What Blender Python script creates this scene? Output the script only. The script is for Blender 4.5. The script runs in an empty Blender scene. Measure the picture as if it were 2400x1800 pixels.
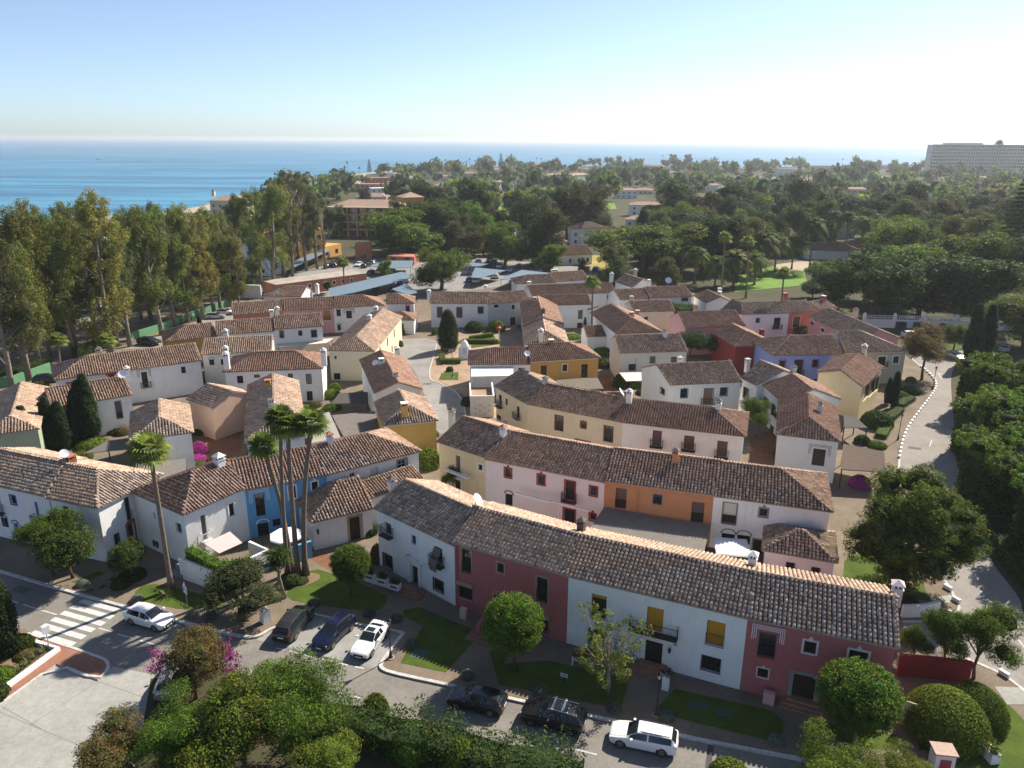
import bpy,math,random
import numpy as np
from mathutils import Vector,Matrix
random.seed(7);RNG=np.random.default_rng(7)
SC=bpy.context.scene
R_=math.radians
# camera
CAM_H=40.0;FOCAL=1790.0;PITCH=math.atan((900-327)/FOCAL);ROLL=R_(0.3)
cam_d=bpy.data.cameras.new('camera');cam=bpy.data.objects.new('camera',cam_d)
SC.collection.objects.link(cam);SC.camera=cam
cam_d.sensor_width=36;cam_d.lens=FOCAL/2400*36
cam_d.clip_start=1;cam_d.clip_end=60000
cam.matrix_world=Matrix.Translation((0,0,CAM_H))@Matrix.Rotation(math.pi/2-PITCH,4,'X')@Matrix.Rotation(ROLL,4,'Z')
# light
SUN_AZ=R_(46);SUN_EL=R_(41)
w=bpy.data.worlds.new('World');SC.world=w;w.use_nodes=True
wn=w.node_tree;wn.nodes.clear()
sky=wn.nodes.new('ShaderNodeTexSky');sky.sky_type='NISHITA';sky.sun_disc=False
sky.sun_elevation=SUN_EL;sky.sun_rotation=SUN_AZ
sky.altitude=0;sky.air_density=0.65;sky.dust_density=0.5;sky.ozone_density=2.6
bg=wn.nodes.new("ShaderNodeBackground");bg.inputs[1].default_value=0.09
wo=wn.nodes.new('ShaderNodeOutputWorld')
tint=wn.nodes.new('ShaderNodeMixRGB');tint.blend_type='MULTIPLY';tint.inputs[0].default_value=1;tint.inputs[2].default_value=(.94,1.03,1.09,1)
pale=wn.nodes.new('ShaderNodeHueSaturation');pale.inputs['Saturation'].default_value=.84;pale.inputs['Value'].default_value=.94
wn.links.new(sky.outputs[0],tint.inputs[1]);wn.links.new(tint.outputs[0],pale.inputs['Color']);wn.links.new(pale.outputs[0],bg.inputs[0]);wn.links.new(bg.outputs[0],wo.inputs[0])
sun_d=bpy.data.lights.new('sun','SUN');sun=bpy.data.objects.new('sun',sun_d);SC.collection.objects.link(sun)
sun_d.energy=5.0;sun_d.angle=R_(0.5);sun_d.color=(1.0,0.92,0.79)
sdir=Vector((math.sin(SUN_AZ)*math.cos(SUN_EL),math.cos(SUN_AZ)*math.cos(SUN_EL),math.sin(SUN_EL)))
sun.rotation_euler=sdir.to_track_quat('Z','Y').to_euler()
SC.view_settings.view_transform='Standard';SC.view_settings.look='None'
SC.view_settings.exposure=0.86;SC.view_settings.gamma=1.0
SC.render.engine='CYCLES'
SC.cycles.max_bounces=5;SC.cycles.diffuse_bounces=2;SC.cycles.glossy_bounces=2
SC.cycles.transmission_bounces=3;SC.cycles.volume_bounces=0;SC.cycles.transparent_max_bounces=6
SC.cycles.use_denoising=True
SC.cycles.caustics_reflective=False;SC.cycles.caustics_refractive=False
# survey: sight lines measured on the photograph -> points on real horizontal or vertical planes
_sp,_cp=math.sin(PITCH),math.cos(PITCH)
VIEWS={'S':(0,0,1),'Z1':(0,1000,2.765),'Z2':(0,1300,2.765),'Z3':(600,1300,3.318),'Z4':(800,1000,2.765),'Z5':(1200,1300,3.318),'Z6':(1700,1300,3.16),'Z7':(1600,900,2.765),'M1':(0,700,3.16),'M2':(500,650,3.16),'M3':(1000,600,3.16),'M4':(1500,600,3.16),'F1':(0,300,2.765),'F2':(750,350,3.403),'F3':(1300,300,3.687),'F4':(1800,300,3.687),'F5':(2000,650,3.6875)}
def sight(p):
 if isinstance(p[0],str):
  a,b,s=VIEWS[p[0]];x,y=a+p[1]/s,b+p[2]/s
 else:x,y=p[0],p[1]
 u,v=x-1200,y-900
 c,s=math.cos(ROLL),math.sin(ROLL)
 u,v=(c*u-s*v)/FOCAL,(s*u+c*v)/FOCAL
 return Vector((u,_cp-v*_sp,-(_sp+v*_cp)))
def W(p,z=0.0):
 d=sight(p);t=(z-CAM_H)/d.z
 return Vector((d.x*t,d.y*t,z))
def on_plane(p,a,n):
 """sight line meets the vertical plane through a with horizontal normal n"""
 d=sight(p);o=Vector((0,0,CAM_H))
 t=(Vector((a[0],a[1],0))-o).dot(n)/d.dot(n)
 return o+d*t
def height_at(base,top,z0=0.0):
 b=W(base,z0);d=sight(top);t=math.hypot(b.x,b.y)/math.hypot(d.x,d.y)
 return CAM_H+d.z*t
def terrain(y):
 """the land falls gently to the sea"""
 t=min(max((y-330)/550,0),1);return-7.0*t*t*(3-2*t)
def WT(p):
 z=0
 for _ in range(12):z=terrain(W(p,z).y)
 return W(p,z)
 # object helpers
COL=SC.collection
def link(o,parent=None):
 COL.objects.link(o)
 if parent is not None:o.parent=parent
 return o
def tag(o,label=None,cat=None,group=None,kind=None):
 if label:o['label']=label
 if cat:o['category']=cat
 if group:o['group']=group
 if kind:o['kind']=kind
 return o
def empty(name,loc,label,cat,group=None,rz=0.0):
 o=bpy.data.objects.new(name,None);o.location=loc;o.rotation_euler=(0,0,rz);o.empty_display_size=.3
 link(o);return tag(o,label,cat,group)
class MB:
 def __init__(s):s.v=[];s.f=[];s.m=[];s.mats=[]
 def mi(s,m):
  if m not in s.mats:s.mats.append(m)
  return s.mats.index(m)
 def face(s,pts,m):
  i=len(s.v);s.v+=[tuple(p)for p in pts];s.f.append(tuple(range(i,i+len(pts))));s.m.append(s.mi(m));return s
 def box(s,lo,hi,m,M=None):
  x0,y0,z0=lo;x1,y1,z1=hi
  c=[(x0,y0,z0),(x1,y0,z0),(x1,y1,z0),(x0,y1,z0),(x0,y0,z1),(x1,y0,z1),(x1,y1,z1),(x0,y1,z1)]
  if M is not None:c=[tuple(M@Vector(p))for p in c]
  i=len(s.v);s.v+=c;k=s.mi(m)
  for f in ((0,3,2,1),(4,5,6,7),(0,1,5,4),(1,2,6,5),(2,3,7,6),(3,0,4,7)):s.f.append(tuple(i+j for j in f));s.m.append(k)
  return s
 def prism(s,poly,z0,z1,m,top=None):
  """vertical prism over an xy polygon"""
  n=len(poly);i=len(s.v);k=s.mi(m);kt=s.mi(top)if top else k
  s.v+=[(p[0],p[1],z0)for p in poly]+[(p[0],p[1],z1)for p in poly]
  for j in range(n):s.f.append((i+j,i+(j+1)%n,i+n+(j+1)%n,i+n+j));s.m.append(k)
  s.f.append(tuple(range(i+n,i+2*n)));s.m.append(kt)
  s.f.append(tuple(range(i+n-1,i-1,-1)));s.m.append(k)
  return s
 def tube(s,pts,rad,m,n=6,cap=True):
  pts=[Vector(p)for p in pts];rad=rad if hasattr(rad,'__len__')else [rad]*len(pts)
  rings=[];i0=len(s.v);k=s.mi(m)
  for j,p in enumerate(pts):
   t=(pts[min(j+1,len(pts)-1)]-pts[max(j-1,0)]).normalized()
   a=t.cross(Vector((0,0,1))if abs(t.z)<.9 else Vector((1,0,0))).normalized();b=t.cross(a)
   for q in range(n):
    th=2*math.pi*q/n;s.v.append(tuple(p+(a*math.cos(th)+b*math.sin(th))*rad[j]))
  for j in range(len(pts)-1):
   for q in range(n):
    a0=i0+j*n+q;a1=i0+j*n+(q+1)%n
    s.f.append((a0,a1,a1+n,a0+n));s.m.append(k)
  if cap:
   s.f.append(tuple(i0+q for q in range(n))[::-1]);s.m.append(k)
   s.f.append(tuple(i0+(len(pts)-1)*n+q for q in range(n)));s.m.append(k)
  return s
 def lathe(s,c,prof,m,n=12):
  """profile of (radius, z) turned about a vertical axis at c"""
  i0=len(s.v);k=s.mi(m)
  for r,z in prof:
   for q in range(n):
    th=2*math.pi*q/n;s.v.append((c[0]+r*math.cos(th),c[1]+r*math.sin(th),c[2]+z))
  for j in range(len(prof)-1):
   for q in range(n):
    a0=i0+j*n+q;a1=i0+j*n+(q+1)%n
    s.f.append((a0,a1,a1+n,a0+n));s.m.append(k)
  return s
 def mesh(s,name,smooth=False):
  me=bpy.data.meshes.new(name);me.from_pydata(s.v,[],s.f)
  for m in s.mats:me.materials.append(m)
  me.polygons.foreach_set('material_index',s.m)
  if smooth:me.polygons.foreach_set('use_smooth',[True]*len(s.f))
  me.update();return me
 def build(s,name,parent=None,smooth=False,kind=None,label=None,cat=None,group=None):
  o=bpy.data.objects.new(name,s.mesh(name,smooth));link(o,parent)
  return tag(o,label,cat,group,kind)
def np_mesh(name,V,F,mat,col=None,smooth=False,nrm=None):
 """V (n,3), F (m,k) -> mesh with an optional per-face colour attribute"""
 me=bpy.data.meshes.new(name);n=len(V);m,k=F.shape
 me.vertices.add(n);me.vertices.foreach_set('co',np.asarray(V,np.float32).ravel())
 me.loops.add(m*k);me.loops.foreach_set('vertex_index',F.astype(np.int32).ravel())
 me.polygons.add(m);me.polygons.foreach_set('loop_start',np.arange(0,m*k,k,dtype=np.int32))
 me.update(calc_edges=True)
 if smooth:me.polygons.foreach_set('use_smooth',np.ones(m,bool))
 if col is not None:
  at=me.attributes.new('tone','FLOAT_COLOR','FACE')
  c=np.ones((m,4),np.float32);c[:,:3]=col;at.data.foreach_set('color',c.ravel())
 for q in (mat if isinstance(mat,list)else [mat]):me.materials.append(q)
 me.update();return me
def copy_tree(o,parent=None):
 c=o.copy();link(c,parent)
 for ch in o.children:copy_tree(ch,c)
 return c
 # materials
MATS={}
def mat(name,col,rough=.8,var=.15,scale=1.2,bump=0.0,bscale=20.,spec=.3,metal=0.,col2=None,dirt=0.0,alpha=None,coat=0.):
 if name in MATS:return MATS[name]
 m=bpy.data.materials.new(name);m.use_nodes=True;nt=m.node_tree;N=nt.nodes;L=nt.links
 b=N['Principled BSDF'];b.inputs['Roughness'].default_value=rough;b.inputs['Metallic'].default_value=metal
 b.inputs['Specular IOR Level'].default_value=spec
 if coat:b.inputs['Coat Weight'].default_value=coat;b.inputs['Coat Roughness'].default_value=.05
 tc=N.new('ShaderNodeNewGeometry')
 if var or dirt:
  nz=N.new('ShaderNodeTexNoise');nz.inputs['Scale'].default_value=scale;nz.inputs['Detail'].default_value=6;nz.inputs['Roughness'].default_value=.65
  L.new(tc.outputs['Position'],nz.inputs['Vector'])
  mx=N.new('ShaderNodeMixRGB');c2=col2 or tuple(c*(1-var)for c in col)
  mx.inputs[1].default_value=(*c2,1);mx.inputs[2].default_value=(*col,1)
  rp=N.new('ShaderNodeMapRange');rp.inputs[1].default_value=.3;rp.inputs[2].default_value=.7
  L.new(nz.outputs[0],rp.inputs[0]);L.new(rp.outputs[0],mx.inputs[0]);out=mx.outputs[0]
  if dirt:
   mp=N.new('ShaderNodeMapping');mp.inputs['Scale'].default_value=(2.2,2.2,.25)
   L.new(tc.outputs['Position'],mp.inputs[0])
   n2=N.new('ShaderNodeTexNoise');n2.inputs['Scale'].default_value=1.6;n2.inputs['Detail'].default_value=7
   L.new(mp.outputs[0],n2.inputs['Vector'])
   r2=N.new('ShaderNodeMapRange');r2.inputs[1].default_value=.52;r2.inputs[2].default_value=.85;r2.inputs[4].default_value=dirt
   L.new(n2.outputs[0],r2.inputs[0])
   m2=N.new('ShaderNodeMixRGB');m2.inputs[2].default_value=(.22,.19,.15,1)
   L.new(r2.outputs[0],m2.inputs[0]);L.new(out,m2.inputs[1]);out=m2.outputs[0]
  L.new(out,b.inputs['Base Color'])
 else:b.inputs['Base Color'].default_value=(*col,1)
 if bump:
  nb=N.new('ShaderNodeTexNoise');nb.inputs['Scale'].default_value=bscale;nb.inputs['Detail'].default_value=4
  L.new(tc.outputs['Position'],nb.inputs['Vector'])
  bp=N.new('ShaderNodeBump');bp.inputs['Strength'].default_value=bump;bp.inputs['Distance'].default_value=.05
  L.new(nb.outputs[0],bp.inputs['Height']);L.new(bp.outputs[0],b.inputs['Normal'])
 if alpha is not None:b.inputs['Transmission Weight'].default_value=alpha
 MATS[name]=m;return m
def tone_mat(name,base,rough=.85,trans=0.0,spec=.2,nscale=0,namt=0.0):
 """colour = face attribute 'tone' times a base colour (each tile or leaf has its own colour)"""
 if name in MATS:return MATS[name]
 m=bpy.data.materials.new(name);m.use_nodes=True;nt=m.node_tree;N=nt.nodes;L=nt.links
 b=N['Principled BSDF'];b.inputs['Roughness'].default_value=rough;b.inputs['Specular IOR Level'].default_value=spec
 at=N.new('ShaderNodeAttribute');at.attribute_name='tone'
 mx=N.new('ShaderNodeMixRGB');mx.blend_type='MULTIPLY';mx.inputs[0].default_value=1;mx.inputs[2].default_value=(*base,1)
 L.new(at.outputs['Color'],mx.inputs[1]);out=mx.outputs[0]
 if trans:
  oi=N.new('ShaderNodeObjectInfo');hs=N.new('ShaderNodeHueSaturation');r1=N.new('ShaderNodeMapRange');r1.inputs[3].default_value=.72;r1.inputs[4].default_value=1.3;r2=N.new('ShaderNodeMapRange');r2.inputs[3].default_value=.475;r2.inputs[4].default_value=.515
  ml=N.new('ShaderNodeMath');ml.operation='FRACT';m7=N.new('ShaderNodeMath');m7.operation='MULTIPLY';m7.inputs[1].default_value=7.3;L.new(oi.outputs['Random'],m7.inputs[0]);L.new(m7.outputs[0],ml.inputs[0])
  L.new(oi.outputs['Random'],r1.inputs[0]);L.new(ml.outputs[0],r2.inputs[0]);L.new(r1.outputs[0],hs.inputs['Value']);L.new(r2.outputs[0],hs.inputs['Hue']);L.new(out,hs.inputs['Color']);out=hs.outputs[0]
 if namt:
  tc=N.new('ShaderNodeNewGeometry');nz=N.new('ShaderNodeTexNoise');nz.inputs['Scale'].default_value=nscale;nz.inputs['Detail'].default_value=4
  L.new(tc.outputs['Position'],nz.inputs['Vector'])
  mr=N.new('ShaderNodeMapRange');mr.inputs[1].default_value=.3;mr.inputs[2].default_value=.7;mr.inputs[3].default_value=1-namt;mr.inputs[4].default_value=1+namt
  L.new(nz.outputs[0],mr.inputs[0])
  m3=N.new('ShaderNodeVectorMath');m3.operation='SCALE';L.new(out,m3.inputs[0]);L.new(mr.outputs[0],m3.inputs['Scale']);out=m3.outputs[0]
 L.new(out,b.inputs['Base Color'])
 if trans:
  t=N.new('ShaderNodeBsdfTranslucent');L.new(out,t.inputs[0]);a=N.new('ShaderNodeMixShader');a.inputs[0].default_value=trans
  L.new(b.outputs[0],a.inputs[1]);L.new(t.outputs[0],a.inputs[2]);L.new(a.outputs[0],N['Material Output'].inputs[0])
 MATS[name]=m;return m
white_wall=mat('white_plaster',(.80,.80,.78),.9,.09,.8,.25,9,.15,dirt=.17)
WALLS={
'white':white_wall,
'white2':mat('old_white_plaster',(.74,.73,.70),.9,.12,.9,.25,9,.15,dirt=.30),
'pinkwhite':mat('pale_pink_plaster',(.78,.70,.68),.9,.06,.8,.25,9,.15,dirt=.12),
'red':mat('raspberry_plaster',(.43,.14,.135),.9,.14,.9,.25,9,.15,dirt=.20),
'darkred':mat('dark_red_plaster',(.30,.05,.045),.9,.14,.9,.25,9,.15),
'orange':mat('terracotta_plaster',(.53,.25,.125),.9,.13,.9,.25,9,.15,dirt=.20),
'coral':mat('coral_plaster',(.50,.20,.13),.9,.13,.9,.25,9,.15,dirt=.20),
'ochre':mat('ochre_plaster',(.60,.33,.10),.9,.12,.9,.25,9,.15,dirt=.20),
'yellow':mat('yellow_plaster',(.66,.42,.13),.9,.12,.9,.25,9,.15,dirt=.20),
'paleyellow':mat('pale_yellow_plaster',(.74,.60,.36),.9,.1,.9,.25,9,.15,dirt=.20),
'cream':mat('cream_plaster',(.70,.62,.46),.9,.1,.9,.25,9,.15,dirt=.20),
'peach':mat('peach_plaster',(.66,.44,.33),.9,.1,.9,.25,9,.15,dirt=.20),
'pink':mat('pink_plaster',(.66,.36,.36),.9,.1,.9,.25,9,.15,dirt=.20),
'blue':mat('sky_blue_plaster',(.13,.37,.64),.9,.1,.9,.25,9,.15,dirt=.15),
'lilac':mat('lilac_plaster',(.34,.40,.72),.9,.08,.9,.25,9,.15,dirt=.20),
'grey':mat('warm_grey_plaster',(.46,.44,.38),.9,.08,.9,.25,9,.15,dirt=.20),
'palegrey':mat('pale_grey_plaster',(.58,.57,.53),.9,.08,.9,.25,9,.15,dirt=.12),
'green':mat('pale_green_plaster',(.33,.37,.26),.9,.08,.9,.25,9,.15,dirt=.20),
}
iron=mat('black_iron',(.02,.02,.022),.5,0,spec=.4)
glass=mat('window_glass',(.018,.022,.026),.08,0,spec=.6)
dark=mat('dark_interior',(.015,.014,.013),.9,0)
wood=mat('brown_wood',(.10,.045,.022),.6,.3,8)
darkwood=mat('dark_wood',(.035,.02,.014),.6,.3,8)
ochre_paint=mat('ochre_shutter_paint',(.50,.25,.02),.6,.12,5)
blue_paint=mat('royal_blue_paint',(.035,.07,.42),.6,.1,5)
teal_paint=mat('dark_blue_paint',(.02,.10,.22),.6,.1,5)
green_paint=mat('green_paint',(.08,.28,.20),.6,.1,5)
white_paint=mat('white_paint',(.78,.78,.76),.6,.05,3)
stone_trim=mat('sandstone_trim',(.42,.30,.19),.85,.2,6)
red_trim=mat('red_trim',(.32,.045,.035),.8,.1,6)
magenta_trim=mat('magenta_trim',(.42,.05,.22),.8,.1,6)
grey_trim=mat('grey_stone_trim',(.26,.26,.26),.85,.2,6)
pink_trim=mat('pale_pink_trim',(.72,.60,.60),.8,.1,6)
brick_trim=mat('carved_brick_trim',(.30,.12,.06),.85,.3,9,.3)
blind_grey=mat('blind_fabric_grey',(.13,.12,.11),.9,.1,6)
blind_cream=mat('blind_fabric_cream',(.62,.60,.52),.9,.1,6)
blind_plum=mat('closed_shutter_brown',(.13,.085,.08),.7,.15,6)
tile_m=tone_mat('barrel_tile_clay',(1,1,1),.9,0,.15,9,.22)
deck_m=mat('shaded_roof_channel',(.13,.075,.05),.95,.4,3)  # gaps between tile columns painted dark brown to stand for their shade
mortar_m=mat('roof_mortar',(.42,.33,.26),.95,.3,4)
# ground, roads, sea
def gmat(name,col,col2,scale,bump=.3,bs=30,rough=.95):
 m=mat(name,col,rough,.001,scale,bump,bs,.15,col2=col2);nt=m.node_tree;N=nt.nodes;L=nt.links;b=N['Principled BSDF'];src=b.inputs['Base Color'].links[0].from_socket
 g=N.new('ShaderNodeNewGeometry');n1=N.new('ShaderNodeTexNoise');n1.inputs['Scale'].default_value=scale*9;n1.inputs['Detail'].default_value=8;n1.inputs['Roughness'].default_value=.8;L.new(g.outputs['Position'],n1.inputs[0])
 r=N.new('ShaderNodeMapRange');r.inputs[1].default_value=.3;r.inputs[2].default_value=.7;r.inputs[3].default_value=.78;r.inputs[4].default_value=1.2;L.new(n1.outputs[0],r.inputs[0])
 v=N.new('ShaderNodeVectorMath');v.operation='SCALE';L.new(src,v.inputs[0]);L.new(r.outputs[0],v.inputs['Scale']);L.new(v.outputs[0],b.inputs['Base Color']);return m
asphalt=gmat('asphalt',(.235,.215,.19),(.165,.155,.14),.35,.3,40)
asphalt2=gmat('worn_asphalt',(.30,.275,.245),(.23,.21,.19),.3,.3,40)
concrete=gmat('pale_concrete',(.36,.35,.32),(.27,.265,.245),.22,.2,20)
bay_conc=gmat('parking_bay_concrete',(.33,.32,.30),(.24,.235,.22),.5,.2,20)
lane_conc=gmat('lane_paving',(.29,.275,.26),(.21,.20,.19),.35,.2,20)
lawn=gmat('lawn_grass',(.085,.125,.017),(.045,.075,.012),.5,.9,14)
lawn2=gmat('park_grass',(.075,.11,.025),(.05,.065,.022),.25,.9,10)
golf=gmat('golf_grass',(.15,.26,.045),(.11,.20,.035),.02,.2,2)
earth=gmat('bare_earth',(.24,.16,.10),(.17,.115,.075),.5,.5,8)
scrub=gmat('garden_ground',(.045,.055,.022),(.09,.075,.045),.06,.8,3)
sand=gmat('beach_sand',(.42,.35,.27),(.34,.28,.22),.05,.2,4)
paint=mat('road_marking_paint',(.62,.62,.60),.8,.25,3,col2=(.40,.39,.37))
def brick_mat(name,c1,c2,mortar,scale,bw=.22,bh=.11):
 m=bpy.data.materials.new(name);m.use_nodes=True;nt=m.node_tree;N=nt.nodes;L=nt.links;b=N['Principled BSDF']
 g=N.new('ShaderNodeNewGeometry');mp=N.new('ShaderNodeMapping');mp.inputs['Rotation'].default_value=(0,0,R_(-25));L.new(g.outputs['Position'],mp.inputs[0])
 br=N.new('ShaderNodeTexBrick');br.inputs['Scale'].default_value=1;br.inputs['Brick Width'].default_value=bw;br.inputs['Row Height'].default_value=bh
 br.inputs['Mortar Size'].default_value=.012;br.inputs['Color1'].default_value=(*c1,1);br.inputs['Color2'].default_value=(*c2,1);br.inputs['Mortar'].default_value=(*mortar,1)
 L.new(mp.outputs[0],br.inputs[0])
 nz=N.new('ShaderNodeTexNoise');nz.inputs['Scale'].default_value=.35;nz.inputs['Detail'].default_value=6;L.new(g.outputs['Position'],nz.inputs[0])
 mr=N.new('ShaderNodeMapRange');mr.inputs[1].default_value=.3;mr.inputs[2].default_value=.7;mr.inputs[3].default_value=.78;mr.inputs[4].default_value=1.12;L.new(nz.outputs[0],mr.inputs[0])
 sc=N.new('ShaderNodeVectorMath');sc.operation='SCALE';L.new(br.outputs[0],sc.inputs[0]);L.new(mr.outputs[0],sc.inputs['Scale']);L.new(sc.outputs[0],b.inputs['Base Color'])
 b.inputs['Roughness'].default_value=.92;b.inputs['Specular IOR Level'].default_value=.15
 bp=N.new('ShaderNodeBump');bp.inputs['Strength'].default_value=.4;bp.inputs['Distance'].default_value=.01;L.new(br.outputs[1],bp.inputs['Height']);bp.invert=True;L.new(bp.outputs[0],b.inputs['Normal'])
 return m
pavers=brick_mat('beige_pavers',(.23,.18,.13),(.19,.15,.11),(.12,.10,.08),1,.30,.15)
redbrick=brick_mat('red_brick_paving',(.36,.17,.11),(.29,.135,.09),(.20,.12,.09),1,.26,.13)
patio=brick_mat('terracotta_patio',(.24,.115,.07),(.19,.09,.055),(.13,.075,.05),1,.35,.35)
plaza_p=brick_mat('plaza_pavers',(.40,.28,.19),(.34,.24,.165),(.25,.19,.14),1,.35,.18)
def pts(*p):return [q if isinstance(q,Vector)else W(q)for q in p]
def smooth(P,it=2,closed=False):
 for _ in range(it):
  Q=[]
  n=len(P)
  if not closed:Q.append(P[0])
  for i in range(n if closed else n-1):
   a,b=P[i],P[(i+1)%n];Q+=[a.lerp(b,.25),a.lerp(b,.75)]
  if not closed:Q.append(P[-1])
  P=Q
 return P
from mathutils.geometry import tessellate_polygon
def sheet(name,P,z,m,thick=.0,kind='structure',label=None,cat=None,parent=None,side=None):
 P=[Vector((p.x,p.y,0))for p in P]
 ar=sum(P[i].x*P[(i+1)%len(P)].y-P[(i+1)%len(P)].x*P[i].y for i in range(len(P)))
 if ar<0:P=P[::-1]
 mb=MB();k=mb.mi(m);ks=mb.mi(side or m)
 mb.v=[(p.x,p.y,z)for p in P]
 for t in tessellate_polygon([P]):
  a,b,c=t
  if (P[b]-P[a]).cross(P[c]-P[a]).z<0:a,c=c,a
  mb.f.append((a,b,c));mb.m.append(k)
 if thick:
  n=len(P);mb.v+=[(p.x,p.y,z-thick)for p in P]
  for i in range(n):j=(i+1)%n;mb.f.append((i,i+n,j+n,j));mb.m.append(ks)
 return mb.build(name,parent,kind=kind,label=label,cat=cat)
def offset_line(P,d):
 Q=[]
 for i,p in enumerate(P):
  t=(P[min(i+1,len(P)-1)]-P[max(i-1,0)]);t.z=0;t.normalize();Q.append(p+Vector((-t.y,t.x,0))*d)
 return Q
kerb_m=mat('whitewashed_kerb',(.60,.59,.57),.9,.35,4,.3,20,col2=(.34,.32,.30))
def strip(name,P,w,z0,z1,m,kind='structure',parent=None):
 """a low kerb or wall following a line"""
 A=offset_line(P,w/2);B=offset_line(P,-w/2);mb=MB()
 for i in range(len(P)-1):
  q=[A[i],A[i+1],B[i+1],B[i]]
  u=lambda v,z:(v.x,v.y,z)
  mb.face([u(q[3],z1),u(q[2],z1),u(q[1],z1),u(q[0],z1)],m)
  mb.face([u(q[0],z1),u(q[1],z1),u(q[1],z0),u(q[0],z0)],m);mb.face([u(q[2],z1),u(q[3],z1),u(q[3],z0),u(q[2],z0)],m)
 for i,s in ((0,1),(len(P)-1,-1)):
  mb.face([(A[i].x,A[i].y,z0),(A[i].x,A[i].y,z1),(B[i].x,B[i].y,z1),(B[i].x,B[i].y,z0)][::s],m)
 return mb.build(name,parent,kind=kind)
 # land as a grid that stops at the shore
coast_px=[(-500,610),(0,566),(343,530),(440,505),(480,478),(620,458),(770,434),(800,412),(1000,393),(1200,389),(1500,386),(1800,385),(2400,384)]
coast=[W(p,-7.0)for p in coast_px]
def x_shore(y):
 c=coast
 if y<=c[0].y:return-1500
 for a,b in zip(c,c[1:]):
  if a.y<=y<=b.y:return a.x+(b.x-a.x)*(y-a.y)/(b.y-a.y+1e-6)
 return None
SHORE_Y=max(c.y for c in coast)
def build_land():
 ys=list(np.linspace(-80,240,18))+list(np.linspace(250,480,40))+list(np.linspace(500,SHORE_Y-10,60));mb=MB();k=mb.mi(scrub);ks=mb.mi(sand);rows=[]
 for y in ys:
  x0=x_shore(y)if y>coast[0].y-5 else-1500
  if x0 is None:x0=0
  xs=[x0,x0+14,x0+32]+list(np.linspace(max(x0+60,x0+60),2600,24));rows.append((y,xs))
 for r,(y,xs)in enumerate(rows):
  for j,x in enumerate(xs):mb.v.append((x,y,terrain(y)-.03 if not (j==0 and x>-1400)else-8.5))
 n=len(rows[0][1])
 for r in range(len(rows)-1):
  for j in range(n-1):
   a=r*n+j;mb.f.append((a,a+1,a+n+1,a+n));mb.m.append(ks if (j<2 and rows[r][0]>300)else k)
 mb.build('ground',kind='structure')
build_land()
# the sea
def sea_mat():
 m=bpy.data.materials.new('sea_water');m.use_nodes=True;nt=m.node_tree;N=nt.nodes;L=nt.links;b=N['Principled BSDF']
 g=N.new('ShaderNodeNewGeometry');mp=N.new('ShaderNodeMapping');mp.inputs['Scale'].default_value=(.0030,.018,1);L.new(g.outputs['Position'],mp.inputs[0])
 nz=N.new('ShaderNodeTexNoise');nz.inputs['Scale'].default_value=1;nz.inputs['Detail'].default_value=9;nz.inputs['Roughness'].default_value=.7;L.new(mp.outputs[0],nz.inputs[0])
 rp=N.new('ShaderNodeValToRGB');e=rp.color_ramp.elements;e[0].position=.43;e[0].color=(.012,.11,.22,1);e[1].position=.58;e[1].color=(.05,.25,.38,1);L.new(nz.outputs[0],rp.inputs[0]);L.new(rp.outputs[0],b.inputs['Base Color'])
 b.inputs['Roughness'].default_value=.32;b.inputs['Specular IOR Level'].default_value=.5;b.inputs['IOR'].default_value=1.33
 m2=N.new('ShaderNodeMapping');m2.inputs['Scale'].default_value=(.12,.3,1);L.new(g.outputs['Position'],m2.inputs[0])
 n2=N.new('ShaderNodeTexNoise');n2.inputs['Scale'].default_value=1;n2.inputs['Detail'].default_value=8;L.new(m2.outputs[0],n2.inputs[0])
 bp=N.new('ShaderNodeBump');bp.inputs['Strength'].default_value=1.0;bp.inputs['Distance'].default_value=1.2;L.new(n2.outputs[0],bp.inputs['Height']);L.new(bp.outputs[0],b.inputs['Normal'])
 return m
sm=MB();smat=sea_mat()
sm.face([(-30000,150,-7.3),(30000,150,-7.3),(30000,45000,-7.3),(-30000,45000,-7.3)],smat);sm.build('sea',kind='structure')
# streets
kerbA=smooth(pts(('Z2',-260,75),('Z2',30,150),('Z2',440,268),('Z2',850,375),('Z2',1160,455),('Z2',1560,552),('Z2',1680,560),('Z2',1770,505)),2)
bay=[*pts(('Z3',130,590),('Z3',440,478),('Z3',790,555),('Z3',1170,622))]
kerbB=smooth(pts(('Z3',1170,622),('Z3',1000,850),('Z3',990,905),('Z3',1120,945),('Z3',1560,1032),('Z5',120,1150),('Z5',800,1285),('Z5',1350,1405),('Z5',1990,1525),('Z6',640,1505),('Z6',1000,1600)),2)
fwd=(kerbB[-1]-kerbB[-4]).normalized()
kerbB.append(kerbB[-1]+fwd*60)
front_kerb=kerbA+[bay[1]]+kerbB
left_far=kerbA[0]+(kerbA[0]-kerbA[4]).normalized()*60
road_low=offset_line([left_far]+kerbA[:1]+[W(('Z2',1560,552))]+[W(('Z3',1100,945)),W(('Z5',800,1285)),kerbB[-1]],-8.6)
sheet('street',[left_far]+front_kerb+[Vector((p.x,p.y,0))for p in road_low[::-1]],0.0,asphalt)
sheet('parking_bay',smooth(pts(('Z2',1680,570),('Z2',1760,470),('Z3',440,470),('Z3',1170,615),('Z3',1000,860),('Z3',985,905)),0),.004,bay_conc)
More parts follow.
